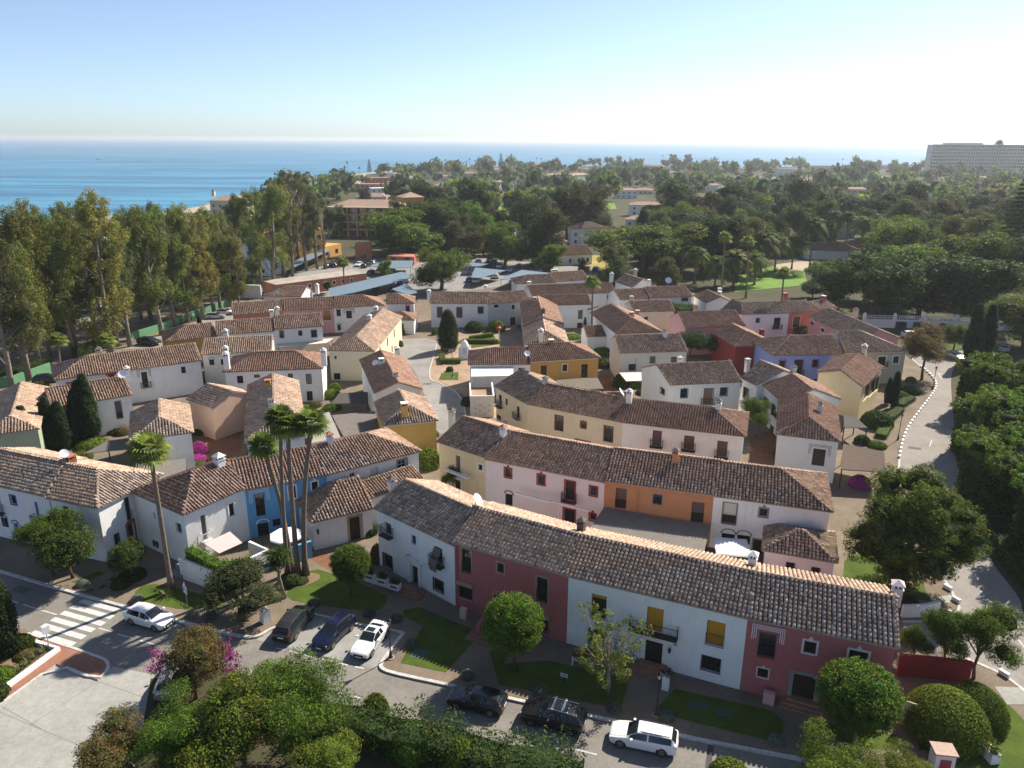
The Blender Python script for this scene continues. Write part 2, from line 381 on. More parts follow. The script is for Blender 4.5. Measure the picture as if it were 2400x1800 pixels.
rk=smooth(pts(('F5',470,640),('F5',560,725),('F5',640,790),('F5',700,850),('F5',718,905),('F5',700,960),('F5',600,1095),('F5',500,1225),('F5',430,1370),('F5',398,1560),('Z7',1410,600),('Z7',1500,950),('Z7',1640,1160),('Z7',1700,1240),('Z7',1740,1290),('Z6',1740,340),('Z6',1752,372),('Z6',1700,430),('Z6',1600,466),('Z6',1330,472)),2)
rk2=smooth(pts(('Z6',1700,700),('Z6',1985,815),('Z6',2095,870),('Z6',2212,955),('Z6',2500,1200),('Z6',3000,1650)),2)
rr=smooth(pts(('F5',1000,560),('F5',900,660),('F5',840,800),('F5',850,1000),('F5',880,1250),('F5',890,1560),('Z7',1860,800),('Z7',1990,1100),('Z7',2212,1360),('Z6',2212,400),('Z6',2600,800),('Z6',3300,1500)),2)
sheet('road',rk+pts(('Z6',1300,472),('Z6',1320,640),('Z6',1500,700))+rk2+rr[::-1],.002,asphalt2)
plat=[left_far+Vector((0,0,0))]+front_kerb+[kerbB[-1]+Vector((6,14,0))]+rk2[::-1][2:]+pts(('Z6',1500,700),('Z6',1320,640),('Z6',1300,472))+rk[::-1]+[Vector((62,175,0)),Vector((40,230,0)),Vector((-60,230,0)),Vector((-100,165,0)),Vector((-100,95,0))]
sheet('pavement',plat,.12,pavers,.14,side=kerb_m)
strip('kerb',[left_far]+kerbA,.30,-.02,.15,kerb_m);strip('kerb',[kerbA[-1],bay[1],bay[2],bay[3]],.25,-.02,.15,kerb_m);strip('kerb',kerbB,.30,-.02,.15,kerb_m)
strip('kerb',rk,.22,-.02,.14,kerb_m);strip('kerb',rk2,.28,-.02,.15,kerb_m)
def lawn_sheet(P,m=lawn,z=.135,name='lawn'):return sheet(name,P,z,m,.02)
lawn_sheet(smooth(pts(('Z2',1400,345),('Z2',1230,395),('Z2',950,335),('Z2',870,290),('Z2',960,215),('Z2',1160,240),('Z2',1390,310)),1,True))
lawn_sheet(pts(('Z2',480,212),('Z2',640,148),('Z2',700,150),('Z2',540,235)))
lawn_sheet(smooth(pts(('Z3',230,370),('Z3',300,250),('Z3',430,150),('Z3',520,135),('Z3',1030,320),('Z3',1040,390),('Z3',960,470),('Z3',520,420)),1,True))
lawn_sheet(pts(('Z3',1165,450),('Z3',1290,425),('Z3',1725,600),('Z3',1735,660),('Z3',1500,930),('Z3',1145,860),('Z3',1320,570),('Z3',1170,500)))
lawn_sheet(pts(('Z3',1840,760),('Z3',1991,740),('Z5',-40,860),('Z5',320,830),('Z5',700,930),('Z5',930,960),('Z5',915,1060),('Z5',880,1180),('Z5',700,1170),('Z5',-80,1020)))
lawn_sheet(pts(('Z5',1290,1040),('Z6',370,1145),('Z6',460,1225),('Z6',455,1310),('Z6',330,1365),('Z5',1200,1240),('Z5',1160,1180)))
lawn_sheet(pts(('Z6',760,1225),('Z6',1310,1320),('Z6',1300,1430),('Z6',1100,1420),('Z6',680,1310),('Z6',680,1250)))
lawn_sheet(smooth(pts(('Z6',1990,960),('Z6',2212,1170),('Z6',2500,1480),('Z6',2300,1600),('Z6',1700,1560),('Z6',1720,1500),('Z6',1900,1440),('Z6',1990,1150)),1,True))
lawn_sheet(pts(('Z6',1450,1250),('Z6',1940,1330),('Z6',1890,1440),('Z6',1460,1430)))
lawn_sheet(smooth(pts(('Z7',1060,1110),('Z7',1230,1060),('Z7',1460,1090),('Z7',1540,1210),('Z7',1620,1382),('Z6',1530,320),('Z6',1300,290),('Z6',880,190),('Z6',890,110)),1,True))
sheet('flower_bed',smooth(pts(('Z3',160,300),('Z3',230,180),('Z3',430,165),('Z3',525,180),('Z3',500,230),('Z3',330,290)),1,True),.15,earth,.02)
sheet('flower_bed',smooth(pts(('Z7',1330,1240),('Z7',1480,1230),('Z7',1530,1300),('Z7',1420,1330),('Z7',1330,1290)),1,True),.15,earth,.02)
sheet('car_park',pts(('Z2',-600,900),('Z2',0,1035),('Z2',385,745),('Z2',655,845),('Z2',745,750),('Z2',1000,800),('Z2',1300,900),('Z2',1500,1300),('Z2',1300,1900),('Z2',-700,1900)),.006,concrete)
bp_=smooth(pts(('Z2',240,575),('Z2',640,690),('Z2',715,715),('Z2',725,775),('Z2',655,845),('Z2',385,745),('Z2',0,1030),('Z2',-600,1400),('Z2',-600,1340),('Z2',0,960),('Z2',400,670),('Z2',225,600)),0)
sheet('brick_pavement',bp_,.12,redbrick,.14,side=kerb_m)
strip('kerb',smooth(pts(('Z2',200,548),('Z2',640,690),('Z2',715,720),('Z2',725,775),('Z2',655,845),('Z2',385,745),('Z2',0,1030),('Z2',-500,1390)),1),.24,-.02,.15,kerb_m)
sheet('pavement',pts(('Z2',-900,230),('Z2',-60,440),('Z2',225,540),('Z2',230,600),('Z2',-50,560),('Z2',-900,330)),.11,pavers,.13,side=kerb_m)
sheet('flower_bed',pts(('Z2',-700,380),('Z2',220,620),('Z2',360,665),('Z2',-20,930),('Z2',-700,1300)),.16,earth,.02)
strip('bed_wall',pts(('Z2',215,608),('Z2',398,662),('Z2',0,960),('Z2',-300,1180)),.35,0,.45,white_wall)
joint_m=mat('concrete_joint',(.22,.21,.19),.95,0)
for a,b in ((('Z2',0,1045),('Z2',660,1315)),(('Z2',655,850),('Z2',-40,1310)),(('Z2',655,850),('Z2',940,945)),(('Z2',290,1160),('Z2',0,1000))):
 A,B=W(a),W(b);d=(B-A).normalized();n=Vector((-d.y,d.x,0))*.03
 m_=MB();m_.face([(q.x,q.y,.010)for q in (A-n,B-n,B+n,A+n)],joint_m);m_.build('expansion_joint',kind='structure')
def mark(a,b,w=.12,name='road_marking',z=.008):
 A,B=W(a),W(b);d=(B-A).normalized();n=Vector((-d.y,d.x,0))*w/2
 m_=MB();m_.face([(q.x,q.y,z)for q in (A-n,B-n,B+n,A+n)],paint);m_.build(name,kind='structure')
for a,b in ((('Z2',0,305),('Z2',130,345)),(('Z2',165,357),('Z2',262,385)),(('Z2',285,392),('Z2',385,420)),(('Z2',655,503),('Z2',740,527)),(('Z2',777,541),('Z2',875,567)),(('Z2',925,581),('Z2',1030,609)),(('Z2',1640,768),('Z2',1745,794)),(('Z3',0,925),('Z3',100,950)),(('Z3',610,1075),('Z3',835,1125)),(('Z3',1485,1277),('Z3',1715,1328)),(('Z5',400,1480),('Z5',690,1548)),(('Z6',1850,165),('Z6',1940,272)),(('Z6',2190,590),('Z6',2260,680)),(('F5',663,1425),('F5',683,1370)),(('F5',750,1230),('F5',768,1207)),(('F5',728,785),('F5',765,840)),(('F5',728,785),('F5',800,818))):mark(a,b)
for i in range(5):
 t0=(240+130*i,755+30*i)
for a,b in ((('Z3',283,768),('Z3',360,786)),(('Z3',398,796),('Z3',475,815)),(('Z3',540,829),('Z3',610,845)),(('Z3',665,857),('Z3',735,872)),(('Z3',792,884),('Z3',862,897)),(('Z3',180,745),('Z3',240,757))):mark(a,b,.14)
for a,b in ((('Z2',225,535),('Z2',498,612)),(('Z2',293,488),('Z2',562,566)),(('Z2',357,447),('Z2',622,520)),(('Z2',418,405),('Z2',688,478)),(('Z2',480,365),('Z2',745,434)),(('Z2',538,328),('Z2',800,392))):mark(a,b,.58,'crosswalk_stripe')
sheet('lane',smooth(pts(('M2',1330,470),('M2',1660,458),('M2',1640,560),('M2',1580,775),('M2',1700,800),('M2',1840,880),('M2',1880,1080),('M2',1650,1200),('M2',1560,1100),('M2',1600,960),('M2',1540,820),('M2',1490,700),('M2',1340,560)),1,True),.126,lane_conc)
strip('kerb',smooth(pts(('M2',1662,455),('M2',1640,560),('M2',1580,772),('M2',1700,800),('M2',1840,880),('M2',1885,1090)),2),.2,.1,.2,kerb_m)
sheet('plaza',pts(('M2',1670,455),('M2',1590,770),('M2',1720,800),('M2',1880,900),('M2',1900,1000),('M2',2212,1080),('M3',900,1200),('M3',690,560),('M3',600,440)),.130,plaza_p)
lawn_sheet(pts(('M2',1690,720),('M2',1815,712),('M2',1812,770),('M2',1670,768)),lawn,.16)
lawn_sheet(pts(('M2',1790,500),('M2',1850,460),('M2',2080,430),('M2',2060,510)),lawn,.16)
lawn_sheet(pts(('M2',1905,470),('M3',500,600),('M3',520,660),('M3',330,690)),lawn,.17)
sheet('patio',pts(('M1',1530,820),('M1',1780,820),('M1',1790,1180),('M1',1560,1230),('M1',1500,1100)),.127,patio)
sheet('patio',pts(('M4',820,1350),('M4',1010,1250),('M4',1010,1420),('M4',1000,1560),('M4',810,1540)),.127,patio)
sheet('patio',pts(('M3',1270,880),('M3',1345,865),('M3',1400,1010),('M3',1300,1000)),.128,patio)
sheet('patio',pts(('Z3',450,20),('Z3',600,30),('Z3',620,160),('Z3',440,60)),.129,patio)
sheet('park_lawn',pts(('M1',-600,330),('M1',580,180),('M1',1300,80),('M1',1500,190),('M1',1200,300),('M1',900,420),('M1',80,700),('M1',-900,800)),.0,lawn2)
sheet('park_road',smooth(pts(('M1',-500,420),('M1',80,300),('M1',640,150),('M1',1000,60),('M1',1040,90),('M1',700,230),('M1',130,400),('M1',60,470),('M1',-400,640)),1,True),.006,asphalt2)
green_wall=mat('green_boundary_wall',(.13,.30,.16),.9,.15,1,.2,9)
w1_=strip('boundary_wall',pts(('M1',-700,790),('M1',100,692),('M1',380,585)),.25,0,1.9,green_wall,kind=None);tag(w1_,'low green boundary wall below the park hedge at far left','wall')
w1_=strip('boundary_wall',pts(('M1',960,345),('M1',1190,270),('M1',1440,165),('M1',1700,75)),.25,0,1.7,green_wall,kind=None);tag(w1_,'green boundary wall behind the parked cars','wall')
sheet('yard',pts(('M1',900,410),('M1',1230,290),('M1',1500,185),('M1',1740,130),('M1',1740,170),('M1',1240,385)),.127,lane_conc)
sheet('car_park',pts(('F2',-250,1010),('F2',330,880),('F2',1100,880),('F2',1700,900),('F2',2212,950),('F2',2212,1010),('F2',1560,1080),('F2',1200,1130),('F2',0,1200),('F2',-300,1150)),.134,lane_conc)
sheet('access_road',pts(('F2',1140,840),('F2',1250,820),('F2',1420,930),('F2',1150,930)),.02,asphalt2)
def far_sheet(name,P,m,dz=.05):
 Q=[WT(p)for p in P];mb=MB()
 c=sum(Q,Vector())/len(Q)
 for i in range(len(Q)):
  a,b=Q[i],Q[(i+1)%len(Q)]
  f=[(c.x,c.y,c.z+dz),(a.x,a.y,a.z+dz),(b.x,b.y,b.z+dz)]
  if (a-c).cross(b-c).z<0:f=f[::-1]
  mb.face(f,m)
 return mb.build(name,kind='structure')
far_sheet('golf_lawn',[('F2',1290,480),('F2',1420,455),('F2',1800,480),('F2',1830,560),('F2',1500,625),('F2',1300,615)],golf)
far_sheet('golf_lawn',[('F3',380,650),('F3',500,640),('F3',520,690),('F3',380,700)],golf)
far_sheet('golf_lawn',[('F3',780,830),('F3',900,800),('F3',1000,840),('F3',850,880)],golf)
far_sheet('golf_lawn',[('F3',250,1090),('F3',560,1100),('F3',560,1200),('F3',230,1220)],gmat('dry_lawn',(.34,.27,.08),(.24,.22,.07),.1))
far_sheet('golf_lawn',[('F4',0,1170),('F4',300,1190),('F4',330,1330),('F4',-300,1400),('F4',-250,1250)],golf)
far_sheet('garden_path',[('F4',40,1160),('F4',250,1128),('F4',390,1130),('F4',330,1200),('F4',120,1225)],sand,.09)
far_sheet('garden_path',[('F2',1290,490),('F2',1330,465),('F2',1360,480),('F2',1330,500),('F2',1560,530),('F2',1560,540),('F2',1330,515)],sand,.12)
sheet('lawn',pts(('F5',770,560),('F5',900,530),('F5',960,580),('F5',820,610)),.15,lawn,.02)
sheet('lawn',pts(('F5',1200,560),('F5',1260,550),('F5',1240,600),('F5',1160,620)),.02,lawn)
# sea haze
def build_haze(dens=.00012):
 m=bpy.data.materials.new('haze');m.use_nodes=True;nt=m.node_tree;nt.nodes.clear()
 o=nt.nodes.new('ShaderNodeOutputMaterial');v=nt.nodes.new('ShaderNodeVolumePrincipled')
 v.inputs['Density'].default_value=dens;v.inputs['Color'].default_value=(.90,.95,1,1);v.inputs['Anisotropy'].default_value=.35
 nt.links.new(v.outputs[0],o.inputs['Volume'])
 mb=MB();mb.box((-32000,-400,-9),(32000,46000,56),m);h=mb.build('haze',kind='stuff')
 tag(h,'thin pale sea haze over the village and coast','haze')
build_haze()
# roofs
TAN=math.tan(R_(21.5))
PAL={
'old':[(0.383,0.305,0.248),(0.328,0.250,0.197),(0.438,0.357,0.297),(0.276,0.219,0.182),(0.390,0.305,0.242),(0.342,0.255,0.198),(0.478,0.404,0.344),(0.208,0.167,0.144)],
'brown':[(0.318,0.237,0.190),(0.267,0.193,0.149),(0.368,0.284,0.234),(0.205,0.152,0.127),(0.322,0.223,0.170),(0.399,0.324,0.271),(0.156,0.118,0.103),(0.281,0.200,0.157)],
'red':[(0.274,0.180,0.143),(0.229,0.140,0.110),(0.306,0.218,0.180),(0.186,0.120,0.095),(0.260,0.160,0.124),(0.334,0.262,0.218),(0.287,0.199,0.163),(0.212,0.151,0.121)],
'dark':[(0.294,0.240,0.203),(0.240,0.193,0.162),(0.350,0.295,0.248),(0.194,0.161,0.137),(0.308,0.237,0.189),(0.389,0.335,0.288),(0.256,0.200,0.170),(0.148,0.124,0.107)],
}
def tile_tpl(w,h,L,seg=4,lift=.035):
 """one barrel tile: axis up the slope (+y), low end lifted and closed by its lip"""
 V=[]
 for yy,k,zz in ((0,1.0,lift),(L,.82,0.0)):
  for i in range(seg+1):
   a=math.pi*i/seg;V.append((-math.cos(a)*w/2*k,yy,zz+math.sin(a)*h*k))
 F=[(i,i+1,seg+2+i,seg+1+i)for i in range(seg)]
 V.append((0,.015,lift-.03));c=len(V)-1
 F+=[(i,c,c,i+1)for i in range(seg)]
 return np.array(V,float),np.array(F)
def quads_tri(V,F):
 return V,F
TPL=tile_tpl(.25,.105,.47,4,.045);TPL_FAR=tile_tpl(.26,.12,.50,3,.05);TPL_RIDGE=tile_tpl(.30,.13,.50,4,.03)
def inside(P,poly):
 ok=np.ones(len(P),bool);n=len(poly)
 area=sum(poly[i][0]*poly[(i+1)%n][1]-poly[(i+1)%n][0]*poly[i][1]for i in range(n))
 sg=1 if area>0 else-1
 for i in range(n):
  a=np.array(poly[i]);b=np.array(poly[(i+1)%n]);d=b-a
  ok &= sg*(d[0]*(P[:,1]-a[1])-d[1]*(P[:,0]-a[0]))>-1e-6
 return ok
def place_tpl(tpl,O,X,Y,Z):
 """stack a template at many frames; O (n,3) origins, X,Y,Z (n,3) axes"""
 V,F=tpl;n=len(O)
 P=O[:,None,:]+V[None,:,0:1]*X[:,None,:]+V[None,:,1:2]*Y[:,None,:]+V[None,:,2:3]*Z[:,None,:]
 FF=F[None]+(np.arange(n)*len(V))[:,None,None]
 return P.reshape(-1,3),FF.reshape(-1,F.shape[1])
def fix_deg(F):
 """quads with a repeated corner -> kept as triangles by splitting everything to triangles"""
 a=F[:,[0,1,2]];b=F[:,[0,2,3]]
 deg=F[:,1]==F[:,2]
 T1=np.where(deg[:,None],F[:,[0,1,3]],a)
 return np.concatenate([T1,b[~deg]]),np.concatenate([np.arange(len(F)),np.arange(len(F))[~deg]])
def slope_frames(poly3,pitch_x,pitch_y):
 """poly3: corners of a roof slope, first edge = eave. returns frame arrays of tiles lying in it"""
 p=[np.array(q,float)for q in poly3]
 e=p[1]-p[0];e /= np.linalg.norm(e)
 nn=np.cross(e,p[2]-p[0]);nn /= np.linalg.norm(nn)
 if nn[2]<0:nn=-nn
 u=np.cross(nn,e)
 if u[2]<0:u=-u
 q2=[((q-p[0])@e,(q-p[0])@u)for q in p]
 xs=[q[0]for q in q2];ys=[q[1]for q in q2]
 gx=np.arange(min(xs)+pitch_x/2,max(xs),pitch_x);gy=np.arange(-.04,max(ys)-.18,pitch_y)
 X,Y=np.meshgrid(gx,gy);P=np.stack([X.ravel(),Y.ravel()],1)
 ok=inside(P+np.array([0,.1]),q2);P=P[ok]
 n=len(P)
 if n==0:return None
 jx=RNG.normal(0,.010,n);jy=RNG.normal(0,.02,n);yaw=RNG.normal(0,.035,n)
 O=p[0]+(P[:,:1]+jx[:,None])*e+(P[:,1:]+jy[:,None])*u+nn*(.015+RNG.uniform(0,.012,n))[:,None]
 YA=u*np.cos(yaw)[:,None]+e*np.sin(yaw)[:,None];XA=e*np.cos(yaw)[:,None]-u*np.sin(yaw)[:,None]
 if np.dot(np.cross(e,u),nn)<0:XA=-XA
 return O,XA,YA,np.repeat(nn[None],n,0)
def patchy(O,pal):
 """every tile its own fired colour; neighbours from one batch share a tendency"""
 n=len(O);P=np.array(PAL[pal]);idx=RNG.integers(0,len(P),n);c=P[idx]*RNG.uniform(.9,1.1,(n,1));c=c*.7+P.mean(0)*.3
 f=(np.sin(O[:,0]*.9+O[:,1]*.4)+np.sin(O[:,1]*1.3-O[:,0]*.35+1.7)+np.sin(O[:,0]*2.7+O[:,1]*2.1))/3
 return np.clip(c*(1+.16*f[:,None])*np.array([1.10,.98,.88]),.02,.9)
SINGLES={}
def single_tile_meshes(pal):
 if pal not in SINGLES:
  L=[]
  V,F=TPL;Ft,src=fix_deg(F)
  for k in range(10):
   c=np.array(PAL[pal][k%8])*random.uniform(.85,1.15)
   L.append(np_mesh('roof_tile',V,Ft,tile_m,np.repeat(c[None],len(Ft),0)))
  SINGLES[pal]=L
 return SINGLES[pal]
def tile_slopes(slopes,pal,roof,far=False,single=0):
 tpl=TPL_FAR if far else TPL;px_,py_=(.34,.43)if far else (.335,.40)
 fr=[f for f in (slope_frames(s,px_,py_)for s in slopes)if f is not None]
 if not fr:return
 if single:
  O,X,Y,Z=fr[0];d=np.linalg.norm(O-np.array([0,0,CAM_H]),axis=1);o=np.argsort(d);pick=o[:single];rest=o[single:]
  ms=single_tile_meshes(pal)
  for i in pick:
   t=bpy.data.objects.new('roof_tile',ms[random.randrange(10)])
   t.matrix_world=Matrix(((X[i][0],Y[i][0],Z[i][0],O[i][0]),(X[i][1],Y[i][1],Z[i][1],O[i][1]),(X[i][2],Y[i][2],Z[i][2],O[i][2]),(0,0,0,1)))
   COL.objects.link(t);t.parent=roof
  fr[0]=tuple(a[rest]for a in fr[0])
 O,X,Y,Z=(np.concatenate([f[k]for f in fr])for k in range(4))
 V,F=place_tpl(tpl,O,X,Y,Z);C=np.repeat(patchy(O,pal),len(tpl[1]),0)
 Ft,src=fix_deg(F)
 me=np_mesh('roof_tiles',V,Ft,tile_m,C[src])
 t=bpy.data.objects.new('roof_tiles',me);link(t,roof);t['kind']='stuff'
def ridge_line(lines,pal,roof):
 O=[];X=[];Y=[];Z=[]
 for a,b in lines:
  a=np.array(a,float);b=np.array(b,float);d=b-a;L=np.linalg.norm(d)
  if L<.3:continue
  d /= L;x=np.cross(d,[0,0,1]);x /= np.linalg.norm(x);z=np.cross(x,d)
  for t in np.arange(0,L-.1,.42):O.append(a+d*t+z*(-.01));X.append(x);Y.append(d);Z.append(z)
 if not O:return
 O,X,Y,Z=map(np.array,(O,X,Y,Z))
 V,F=place_tpl(TPL_RIDGE,O,X,Y,Z);Ft,src=fix_deg(F)
 C=np.repeat(patchy(O,pal)*1.12,len(TPL_RIDGE[1]),0)
 t=bpy.data.objects.new('ridge_tiles',np_mesh('ridge_tiles',V,Ft,tile_m,C[src]));link(t,roof);t['kind']='stuff'
 # walls with real openings
def wall_face(mb,a,b,z0,zt,m,openings,gable=None,depth=.24):
 """wall from a to b (xy) seen from its outer side (outer normal to the right of a->b); openings (s0,z0,s1,z1)"""
 a=Vector((a[0],a[1],0));b=Vector((b[0],b[1],0));e=(b-a);L=e.length;e /= L;n=Vector((e.y,-e.x,0))
 ops=[(max(s0,.05),max(q0,z0+.02),min(s1,L-.05),min(q1,zt-.04))for s0,q0,s1,q1 in openings]
 ops=[o for o in ops if o[2]-o[0]>.1 and o[3]-o[1]>.1]
 xs=sorted({0,L,*[o[0]for o in ops],*[o[2]for o in ops]});zs=sorted({z0,zt,*[o[1]for o in ops],*[o[3]for o in ops]})
 P=lambda s,z,d=0:tuple(a+e*s-n*d+Vector((0,0,z)))
 for i in range(len(xs)-1):
  j=0
  while j<len(zs)-1:
   cx=(xs[i]+xs[i+1])/2
   hole=lambda jj:any(o[0]<cx<o[2]and o[1]<(zs[jj]+zs[jj+1])/2<o[3]for o in ops)
   if hole(j):j+=1;continue
   k=j
   while k+1<len(zs)-1 and not hole(k+1):k+=1
   mb.face([P(xs[i],zs[j]),P(xs[i+1],zs[j]),P(xs[i+1],zs[k+1]),P(xs[i],zs[k+1])],m);j=k+1
 for s0,q0,s1,q1 in ops:
  mb.face([P(s0,q0),P(s0,q1),P(s0,q1,depth),P(s0,q0,depth)],m)
  mb.face([P(s1,q1),P(s1,q0),P(s1,q0,depth),P(s1,q1,depth)],m)
  mb.face([P(s0,q1),P(s1,q1),P(s1,q1,depth),P(s0,q1,depth)],m)
  mb.face([P(s1,q0),P(s0,q0),P(s0,q0,depth),P(s1,q0,depth)],m)
 if gable:
  mb.face([P(0,zt),P(L,zt),P(gable[0],gable[1])],m)
 return ops
def window(root,a,e,n,o,style,k):
 """o = (s0,z0,s1,z1) on the wall line; builds the parts of one window or door"""
 s0,z0,s1,z1=o;w=s1-s0;h=z1-z0
 def M(mb,S0,Z0,S1,Z1,d0,d1,m):
  pts=[]
  ex=Matrix(((e.x,n.x,0,a.x),(e.y,n.y,0,a.y),(0,0,1,0),(0,0,0,1)))
  mb.box((S0,min(d0,d1),Z0),(S1,max(d0,d1),Z1),m,ex)
 door=style.startswith('door');nm='door' if door else 'window'
 fm=k.get('frame',darkwood if not door else darkwood)
 mb=MB();gm=k.get('glass',glass)
 M(mb,s0,z0,s1,z1,-.26,-.225,fm if style in ('door','shut','blind')else gm)
 core=mb.build(nm,root)
 if style in ('win','french','bars','door_glass'):
  f=MB();t=.07
  M(f,s0,z0,s0+t,z1,-.225,-.16,fm);M(f,s1-t,z0,s1,z1,-.225,-.16,fm)
  M(f,s0+t,z0,s1-t,z0+t,-.225,-.16,fm);M(f,s0+t,z1-t,s1-t,z1,-.225,-.16,fm)
  nv=k.get('nv',1 if w<1.3 else 3);nh=k.get('nh',1 if h<1.4 else 3)
  for i in range(nv):c=s0+w*(i+1)/(nv+1);M(f,c-.02,z0+t,c+.02,z1-t,-.225,-.18,fm)
  for i in range(nh):c=z0+h*(i+1)/(nh+1);M(f,s0+t,c-.016,s1-t,c+.016,-.223,-.185,fm)
  f.build('frame',core)
 if style in ('shut','blind'):
  f=MB();sm=k.get('panel',blind_plum);cov=k.get('cover',1.0);t=.04
  zc=z1-(h)*cov
  if style=='blind':
   M(f,s0+t,zc,s1-t,z1,-.19,-.15,sm)
  else:
   mid=(s0+s1)/2;M(f,s0+t,zc,mid-.01,z1-t,-.19,-.14,sm);M(f,mid+.01,zc,s1-t,z1-t,-.19,-.14,sm)
  f.build('shutter' if style=='shut' else 'blind',core)
 if style=='door':
  f=MB();t=.09
  for i in (0,1):
   c0=s0+t+(w-2*t)*i/2+.03;c1=s0+t+(w-2*t)*(i+1)/2-.03
   M(f,c0,z0+.15,c1,z0+h*.45,-.225,-.19,fm);M(f,c0,z0+h*.5,c1,z1-.15,-.225,-.19,fm)
  f.build('door_panel',core)
 br=k.get('bars')
 if br:
  f=MB();d=.03 if br=='flat' else .12
  hh=h if br in ('full','flat')else min(1.0,h*.48)
  n_=max(3,int(w/.14))
  for i in range(n_+1):
   c=s0+w*i/n_;M(f,c-.012,z0,c+.012,z0+hh,d-.012,d+.012,iron)
  for q in ((0,.5,1)if br!='rail' else (0,1)):M(f,s0-.04,z0+hh*q-.015,s1+.04,z0+hh*q+.015,d-.018,d+.018,iron)
  if br=='full':
   for c in (s0-.02,s1+.02):M(f,c-.015,z0,c+.015,z0+hh,0,d,iron)
  f.build('window_grille' if br!='rail' else 'railing',core)
 if k.get('balcony'):
  ext=k['balcony']if k['balcony']is not True else .35
  f=MB();x0,x1,dp=s0-ext,s1+ext,.62
  M(f,x0,z0-.14,x1,z0-.01,0,dp,k.get('slab',white_paint));f.build('balcony_slab',root)
  f=MB();n_=max(4,int((x1-x0)/.13));rm=k.get('railm',iron)
  for i in range(n_+1):c=x0+.03+(x1-x0-.06)*i/n_;M(f,c-.012,z0-.01,c+.012,z0+.95,dp-.05,dp-.025,rm)
  for c in (x0+.02,x1-.045):
   for j in range(1,5):M(f,c,z0-.01,c+.025,z0+.95,dp*j/5-.06,dp*j/5-.035,rm)
   M(f,c,z0+.93,c+.03,z0+.97,0,dp-.03,rm)
  M(f,x0,z0+.93,x1,z0+.97,dp-.06,dp-.02,rm);M(f,x0,z0+.03,x1,z0+.055,dp-.055,dp-.025,rm)
  f.build('balcony_railing',root)
 tr=k.get('trim')
 if tr:
  t=k.get('tw',.16);f=MB();p=.045;sill=not door and style!='french' and not k.get('open_bottom')
  M(f,s0-t,z0-(t if sill else 0),s0-.004,z1+t,.003,p,tr);M(f,s1+.004,z0-(t if sill else 0),s1+t,z1+t,.003,p,tr)
  M(f,s0-.002,z1+.004,s1+.002,z1+t,.003,p,tr)
  if sill:M(f,s0-.002,z0-t,s1+.002,z0-.004,.003,p+.03,tr)
  if k.get('peak'):
   c=(s0+s1)/2;M(f,c-t,z1+t+.002,c+t,z1+t*1.8,.003,p,tr);M(f,c-t*.5,z1+t*1.8+.002,c+t*.5,z1+t*2.6,.003,p,tr)
  f.build('trim',core)
 if k.get('step_trim'):
  f=MB();m_=k['step_trim']
  for q,(off,th)in enumerate(((.22,.05),(.36,.05),(.50,.05))):
   zb=z1-h*(.35 if q else .3);
   M(f,s0-off-th,zb,s0-off,z1+off+th,.003,.03,m_);M(f,s1+off,zb,s1+off+th,z1+off+th,.003,.03,m_)
   M(f,s0-off+.001,z1+off,s1+off-.001,z1+off+th,.003,.03,m_)
  f.build('stepped_surround',core)
 if k.get('hood'):
  f=MB();m_=k['hood'];M(f,s0-.3,z1+.16,s1+.3,z1+.26,.003,.42,m_);M(f,s0-.22,z1+.26,s1+.22,z1+.40,.003,.28,m_)
  f.build('window_hood',core)
 if k.get('sill'):
  f=MB();M(f,s0-.12,z0-.12,s1+.12,z0-.005,.003,.16,k['sill']);f.build('sill',core)
 if k.get('arch'):
  f=MB();m_=k['arch'];c=(s0+s1)/2;r=w/2+.16;N_=10
  for i in range(N_):
   t0,t1=math.pi*i/N_,math.pi*(i+1)/N_
   pts=[(c+math.cos(t)*rr,z1+math.sin(t)*rr*.75)for t,rr in ((t0,r-.14),(t1,r-.14),(t1,r),(t0,r))]
   fr=[tuple(a+e*s+n*.045+Vector((0,0,z)))for s,z in pts];f.face(fr,m_)
   bk=[tuple(a+e*s+n*.045+Vector((0,0,z)))for s,z in (pts[3],pts[2])];b2=[tuple(a+e*s+Vector((0,0,z)))for s,z in (pts[3],pts[2])]
   f.face([bk[0],bk[1],b2[1],b2[0]],m_)
  f.build('arch_moulding',core)
 return core
CHIM_CAP=mat('terracotta_cap',(.46,.16,.09),.85,.2,6)
dark_cap=mat('weathered_cap',(.16,.135,.12),.9,.3,6)
